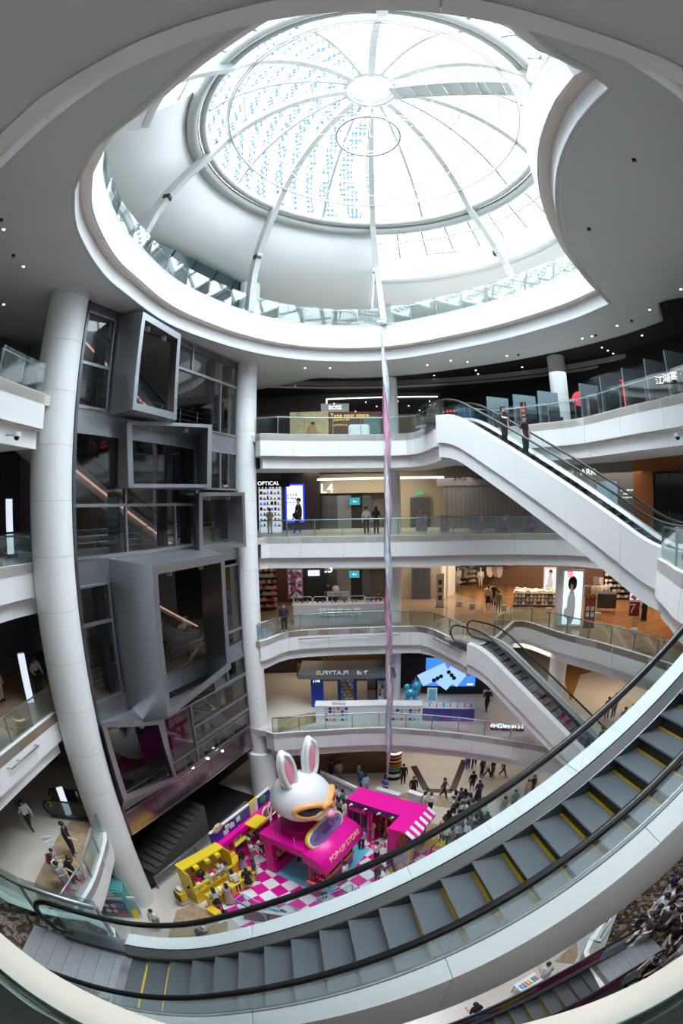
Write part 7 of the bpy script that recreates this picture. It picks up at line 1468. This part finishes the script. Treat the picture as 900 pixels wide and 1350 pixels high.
pp(629, 1055, 0, 180, top='navy', bottom='black', skirt='long', label='person in navy top and long black skirt near the queue')
pp(616, 1014, 0, 200, top='navy', bottom='blue', label='person in blue jeans far back under the gallery edge'); pp(624, 1012, 0, 160, top='black', bottom='black', pose='walk', label='person in black far back beside the blue jeans')
pp(641, 1026, 0, 90, top='white', bottom='black', pose='walk', label='person in white carrying a bag far back on the floor'); pp(648, 1024, 0, 100, top='black', bottom='dark grey', label='person in dark grey trousers far back on the floor'); pp(662, 1024, 0, 60, top='black', bottom='brown', pose='walk', label='striding person in black and brown farthest back'); pp(634, 1024, 0, 30, top='dark grey', bottom='navy', label='person in dark grey with navy trousers far back')
pp(661, 1077, 0, 200, top='grey', bottom='grey', skirt='long', label='person in long pale grey dress near the white escalator deck', sleeves=True); pp(675, 1068, 0, 180, top='teal', bottom='teal', label='person in teal beside the grey dress'); pp(692, 1054, 0, 200, top='pink', bottom='grey', label='person in pale pink near the yellow sign'); pp(700, 1048, 0, 20, top='black', bottom='black', label='person in black beneath the white escalator')
pp(582, 1104, 0, 20, top='orange', bottom='black', label='person in bright orange shirt at the queue front')
# the dense queue
rows = [(596, 1066, 1), (593, 1073, 2), (594, 1080, 3), (590, 1088, 4), (586, 1096, 5)]
ordw = ['first', 'second', 'third', 'fourth', 'fifth', 'sixth', 'seventh', 'eighth', 'ninth']
tops = ['white', 'black', 'white', 'grey', 'black', 'cream', 'pale blue', 'dark grey', 'white', 'khaki']
n = 0
for r in range(6):
    k = (3, 4, 7, 8, 9, 8)[r]
    for c in range(k):
        x = (597, 595, 594, 588, 584, 586)[r]+c*6.6+random.uniform(-1.2, 1.2); y = (1068, 1077, 1086, 1096, 1106, 1115)[r]-c*1.2+random.uniform(-1, 1)
        t_ = tops[(n*7+r) % 10]
        pp(x, y, 0, random.uniform(120, 260), top=t_, bottom=random.choice(['black', 'navy', 'grey', 'beige']), pose=random.choice(['stand', 'phone', 'stand']), long=n % 2 == 0, H=random.uniform(1.55, 1.75), group='people in the dense queue', label='queuing person in %s, %s row from the back, %s from the stalls' % (t_, ordw[r], ordw[c])); n += 1
# second floor, west balcony
pp(43, 1094, 5.4, 250, top='white', bottom='black', pose='walk', label='person in white shirt with black backpack on the west balcony', sleeves=True)
pp(99, 1127, 5.4, 110, top='black', bottom='black', pose='rail', label='bearded guard in black uniform resting a hand on the rail', H=1.8)
pp(82, 1150, 5.4, 120, top='lilac', bottom='white', H=1.3, pose='reach', label='child in lilac before the notice stands')
pp(86, 1166, 5.4, 130, top='white', bottom='blue', pose='phone', label='person in white wearing a red backpack', long=True)
pp(94, 1176, 5.4, 90, top='grey', bottom='grey', pose='phone', label='person in grey bent over a phone at the rail corner')
pp(101, 1163, 5.4, 80, top='black', bottom='black', pose='lean', label='person in black leaning between red backpack and rail')
def backpack(p, rz, m, label):
    e = empty('backpack', p, rz, label=label, cat='backpack'); bm = bm_new(); box(bm, -.15, 0, 0, .15, .16, .42); bmesh.ops.bevel(bm, geom=bm.edges[:], offset=.05, segments=2, affect='EDGES'); link('bag_body', bm, m, e)
    bm = bm_new(); box(bm, -.11, .15, .04, .11, .2, .2); bmesh.ops.bevel(bm, geom=bm.edges[:], offset=.02, segments=2, affect='EDGES'); link('front_pocket', bm, m, e)
    for s in (-1, 1): bm = bm_new(); tube(bm, [(s*.1, 0, .4), (s*.11, -.12, .42), (s*.12, -.2, .3), (s*.12, -.12, .12)], .02, 6); link('strap', bm, m, e)
p = PZ(86, 1166, 5.4); backpack(Vector((p.x-.05, p.y-.0, 6.45))+Vector((math.sin(math.radians(310)), math.cos(math.radians(310)), 0))*.12, math.radians(130), RED, 'bright red backpack worn on the west balcony')
p = PZ(43, 1094, 5.4); backpack(Vector((p.x-.12, p.y, 6.45)), math.radians(250), BLACK, 'black backpack on the walking person in white')
# second floor, east side and rear
pp(807, 946, 5.4, 180, top='black', bottom='black', label='person in black shirt on the second floor behind the near handrail'); pp(798, 948, 5.4, 170, top='dark grey', bottom='navy', label='shorter person in dark grey beside the black shirt', H=1.5); pp(828, 962, 5.4, 200, top='grey', bottom='teal', label='person in grey near the glass corner post', pose='phone'); pp(818, 966, 5.4, 150, top='khaki', bottom='khaki', skirt='long', label='person in khaki dress near the white deck')
pp(641, 938, 5.4, 180, top='black', bottom='black', pose='walk', label='person in black walking beside the blue counter'); pp(547, 921, 5.4, 0, top='blue', bottom='navy', label='person in blue behind the balloon figure'); pp(400, 928, 5.4, 30, top='black', bottom='black', label='kiosk attendant in black behind the white counter') if False else None
# third floor
pp(375, 833, 10.8, 10, top='black', bottom='black', label='guard in black suit standing beside the juice counter', sleeves=True, H=1.75); pp(433, 797, 10.8, 180, top='black', bottom='black', label='person in black waiting at the third floor lifts'); pp(443, 797, 10.8, 170, top='white', bottom='black', label='person in white waiting at the third floor lifts'); pp(499, 812, 10.8, 0, top='black', bottom='black', label='juice seller in black behind the counter end', pose='phone')
for x, y, t, b, lab in ((643, 803, 'beige', 'black', 'shopper in beige on the wooden floor, first of three'), (650, 799, 'black', 'black', 'shopper in black between two others on the wooden floor'), (656, 811, 'khaki', 'grey', 'shopper in khaki walking toward the railing')): pp(x, y, 10.81, 160, top=t, bottom=b, label=lab, pose='walk' if t == 'khaki' else 'stand', skirt='short' if t == 'beige' else None)
pp(390, 815, 10.8, 200, top='black', bottom='brown', label='person in black before the patterned poster') if False else None
pp(52, 912, 10.8, 60, top='cream', bottom='black', pose='lean', label='person in cream hoodie on the west third floor', sleeves=True); pp(3, 925, 10.8, 90, top='dark grey', bottom='beige', label='person in dark grey at the west third floor rail')
pp(140, 908, 10.8, 90, top='white', bottom='black', pose='lean', label='person in white seen through the narrow facade window') if False else None
# fourth floor
pp(483, 704, 16.3, 180, top='white', bottom='black', label='person in white waiting at the fourth floor lifts'); pp(496, 704, 16.3, 170, top='black', bottom='black', label='person in black waiting at the fourth floor lifts', long=True); pp(392, 705, 16.3, 250, top='black', bottom='navy', pose='walk', label='dark silhouette passing the blue lit poster'); pp(356, 704, 16.3, 20, top='white', bottom='white', label='optician assistant in white before the shelves', pose='phone')
# riders
def rider(E, z0, z1, s, t, rz, **k):
    hh = esc_height(s, z1-z0); p = E.matrix_basis @ Vector((s, t, hh)); k.setdefault('pose', 'stand'); person(p, E.rotation_euler.z+math.radians(rz), **k)
bpy.context.view_layer.update()
rider(E54, 16.3, 21.8, 7.8, .1, -90, top='black', bottom='black', long=True, label='person in black with long hair riding down, hand on the rail', pose='rail', shoes='black'); rider(E54, 16.3, 21.8, 6.9, -.15, -90, top='black', bottom='black', label='person in black trousers and cap riding lower down', shoes='black')
rider(E32, 5.4, 10.8, 3.1, .2, -90, top='black', bottom='black', label='person in black near the bottom of the white escalator', shoes='black'); rider(E32, 5.4, 10.8, 2.7, -.2, -90, top='blue', bottom='black', label='person in blue shirt near the bottom of the white escalator')
# crowd seated on the second floor, east
crowd = [(862, 1208, 'white', 'pale blue', 'sit', 'in white with pale blue jeans nearest the glass corner'), (876, 1198, 'white', 'blue', 'sitphone', 'in white holding a phone behind the glass corner'), (889, 1181, 'cream', 'blue', 'sit', 'in cream and blue jeans high at the frame edge'), (897, 1168, 'black', 'black', 'sitphone', 'in black under the long escalator'), (852, 1222, 'black', 'black', 'sitphone', 'in black closest to the glass railing'), (866, 1224, 'white', 'grey', 'lean', 'in white and grey bending over a bag'), (892, 1207, 'grey', 'grey', 'sit', 'in grey between two people in black'), (899, 1195, 'black', 'navy', 'sit', 'in black and navy at the frame edge'), (880, 1246, 'black', 'black', 'sit', 'in black with bare legs on the grey stool'), (898, 1250, 'black', 'brown', 'sitphone', 'in black and brown at the frame edge'), (846, 1236, 'dark grey', 'white', 'sit', 'in dark grey with white trousers near the rail tip'), (893, 1228, 'navy', 'black', 'sitphone', 'in navy behind the grey stool'), (880, 1180, 'navy', 'grey', 'sit', 'in navy partly hidden by the escalator flank')]
for x, y, t, b, ps, lab in crowd: pp(x, y, 5.4, random.uniform(150, 330), top=t, bottom=b, pose=ps, shorts='bare' in lab, label='seated person '+lab if 'bending' not in lab else 'person '+lab, long=random.random() < .5, group='people resting on the second floor')
for i, (x, y) in enumerate([(880, 1246), (862, 1208), (889, 1181), (892, 1207), (898, 1250), (876, 1198), (897, 1168), (852, 1222), (899, 1195), (846, 1236), (893, 1228), (880, 1180)]):
    p = PZ(x, y, 5.4); o = lcyl(None, 'stool', 0, 0, 0, .40, .22, GREY, n=20); o.location = (p.x, p.y+.0, 5.4); lcyl(o, 'cushion', 0, 0, .40, .44, .21, DARKWALL, n=20)
    tag(o, 'round grey stool under the person %s' % [c[5] for c in crowd if (c[0], c[1]) == (x, y)][0], 'stool', 'round stools of the resting crowd')
pp(880, 1275, 5.4, 260, top='white', bottom='grey', pose='walk', label='person with pink cap leaving the magenta escalator'); p = PZ(880, 1275, 5.4)
pp(845, 1290, 5.4, 280, dz=.03, top='lilac', bottom='black', pose='lean', label='person in purple bending on the magenta escalator landing', long=True)
pp(865, 1318, 5.4, 300, top='black', bottom='black', pose='phone', label='person in black near the bottom corner parapet'); pp(885, 1308, 5.4, 240, top='dark grey', bottom='brown', pose='sit', label='person in dark grey squatting near the bottom corner'); pp(833, 1330, 5.4, 300, top='black', bottom='black', pose='lean', label='person in black at the escalator newel by the parapet')
cap = empty('cap', (p.x, p.y, 5.4+1.56), label='pink cap on the person leaving the magenta escalator', cat='cap'); bm = bm_new(); blob(bm, (0, 0, .06), (.12, .13, .08)); smooth(bm); link('crown', bm, PINK, cap); bm = bm_new(); box(bm, -.08, -.22, .02, .08, -.08, .035); link('brim', bm, PINK, cap)
pp(712, 1296, 0, 180, top='white', bottom='white', pose='lean', label='person in white below the long escalator flank'); pp(622, 1345, 0, 200, top='black', bottom='grey', pose='lean', label='person in black at the pastel table below the escalator flank')
p = PZ(690, 1304, 0); e = empty('pastel_table', (p.x, p.y, 0), .4, label='small table with pastel goods below the long escalator flank', cat='table'); bx(e, 'top', -.5, -.3, .7, .5, .3, .74, m=WHITEG); bx(e, 'leg', -.45, -.25, 0, -.4, -.2, .7, m=GREY); bx(e, 'leg', .4, .2, 0, .45, .25, .7, m=GREY); bx(e, 'leg', -.45, .2, 0, -.4, .25, .7, m=GREY); bx(e, 'leg', .4, -.25, 0, .45, -.2, .7, m=GREY)
for k in range(6): bx(e, 'goods', -.4+.14*k, -.15, .74, -.3+.14*k, .1, .85, m=[LBLUE, PINK, YEL, WHITEG, GREEN, PINK][k])
# markings on the near landing
b_ = fg.matrix_basis
text_obj('plate_numeral', '3', .5, YELLINE, b_ @ Vector((-1.0, -.785, .55)), (math.cos(ang), math.sin(ang), 0), (0, 0, 1), None, .004); tag(bpy.data.objects['plate_numeral'], 'yellow floor numeral three on the glass of the near escalator end', 'numeral')
e = empty('queue_rail', (-3.5, 2.0, 10.8), .2, label='short thick brushed steel rail end at the foot of the long escalator', cat='rail'); bm = bm_new(); tube(bm, [(-.55, .1, 1.0), (.0, .0, 1.0)], .08, 14); link('tube', bm, STEEL, e); bm = bm_new(); tube(bm, [(-.3, .05, 0), (-.3, .05, 1.0)], .03, 8); link('post', bm, STEELD, e)
e = empty('glass_corner', (-3.2, 1.75, 10.8), .12, label='low glass corner screen beside the foot of the long escalator', cat='glass screen'); bx(e, 'glass_pane', -.7, .0, 0, .5, .012, .95, m=GLASSL); bx(e, 'glass_pane', .5, -.6, 0, .512, .0, .95, m=GLASSL); bx(e, 'red_tag', -.1, -.01, .6, .05, .0, .66, m=RED)
q = PZ(66, 1060, 6.2); o = text_obj('glass_numeral', '2', .42, YELLINE, q, (1, .3, 0), (0, 0, 1), None, .004); tag(o, 'yellow numeral two on the dark escalator glass of the west balcony', 'numeral')
e = empty('dark_escalator_end', (q.x, q.y+.05, 5.41), .3, label='dark rounded escalator end on the west balcony behind the numeral', cat='escalator')
for t in (0, 1.0):
    bm = bm_new(); tube(bm, [(1.6, t, .95), (0, t, .95), (-.3, t, .85), (-.42, t, .55), (-.3, t, .25), (0, t, .12), (1.6, t, .12)], .045, 8); link('handrail', bm, RUBBER, e)
    bm = bm_new(); box(bm, -.3, t-.006, .12, 1.6, t+.006, .93); link('glass_pane', bm, GLASSD, e)
bm = bm_new(); box(bm, -.2, -.1, 0, 1.7, 1.1, .1); link('base', bm, STEELD, e)
portal((1.83, 14.8, 34.6), 20, 20)
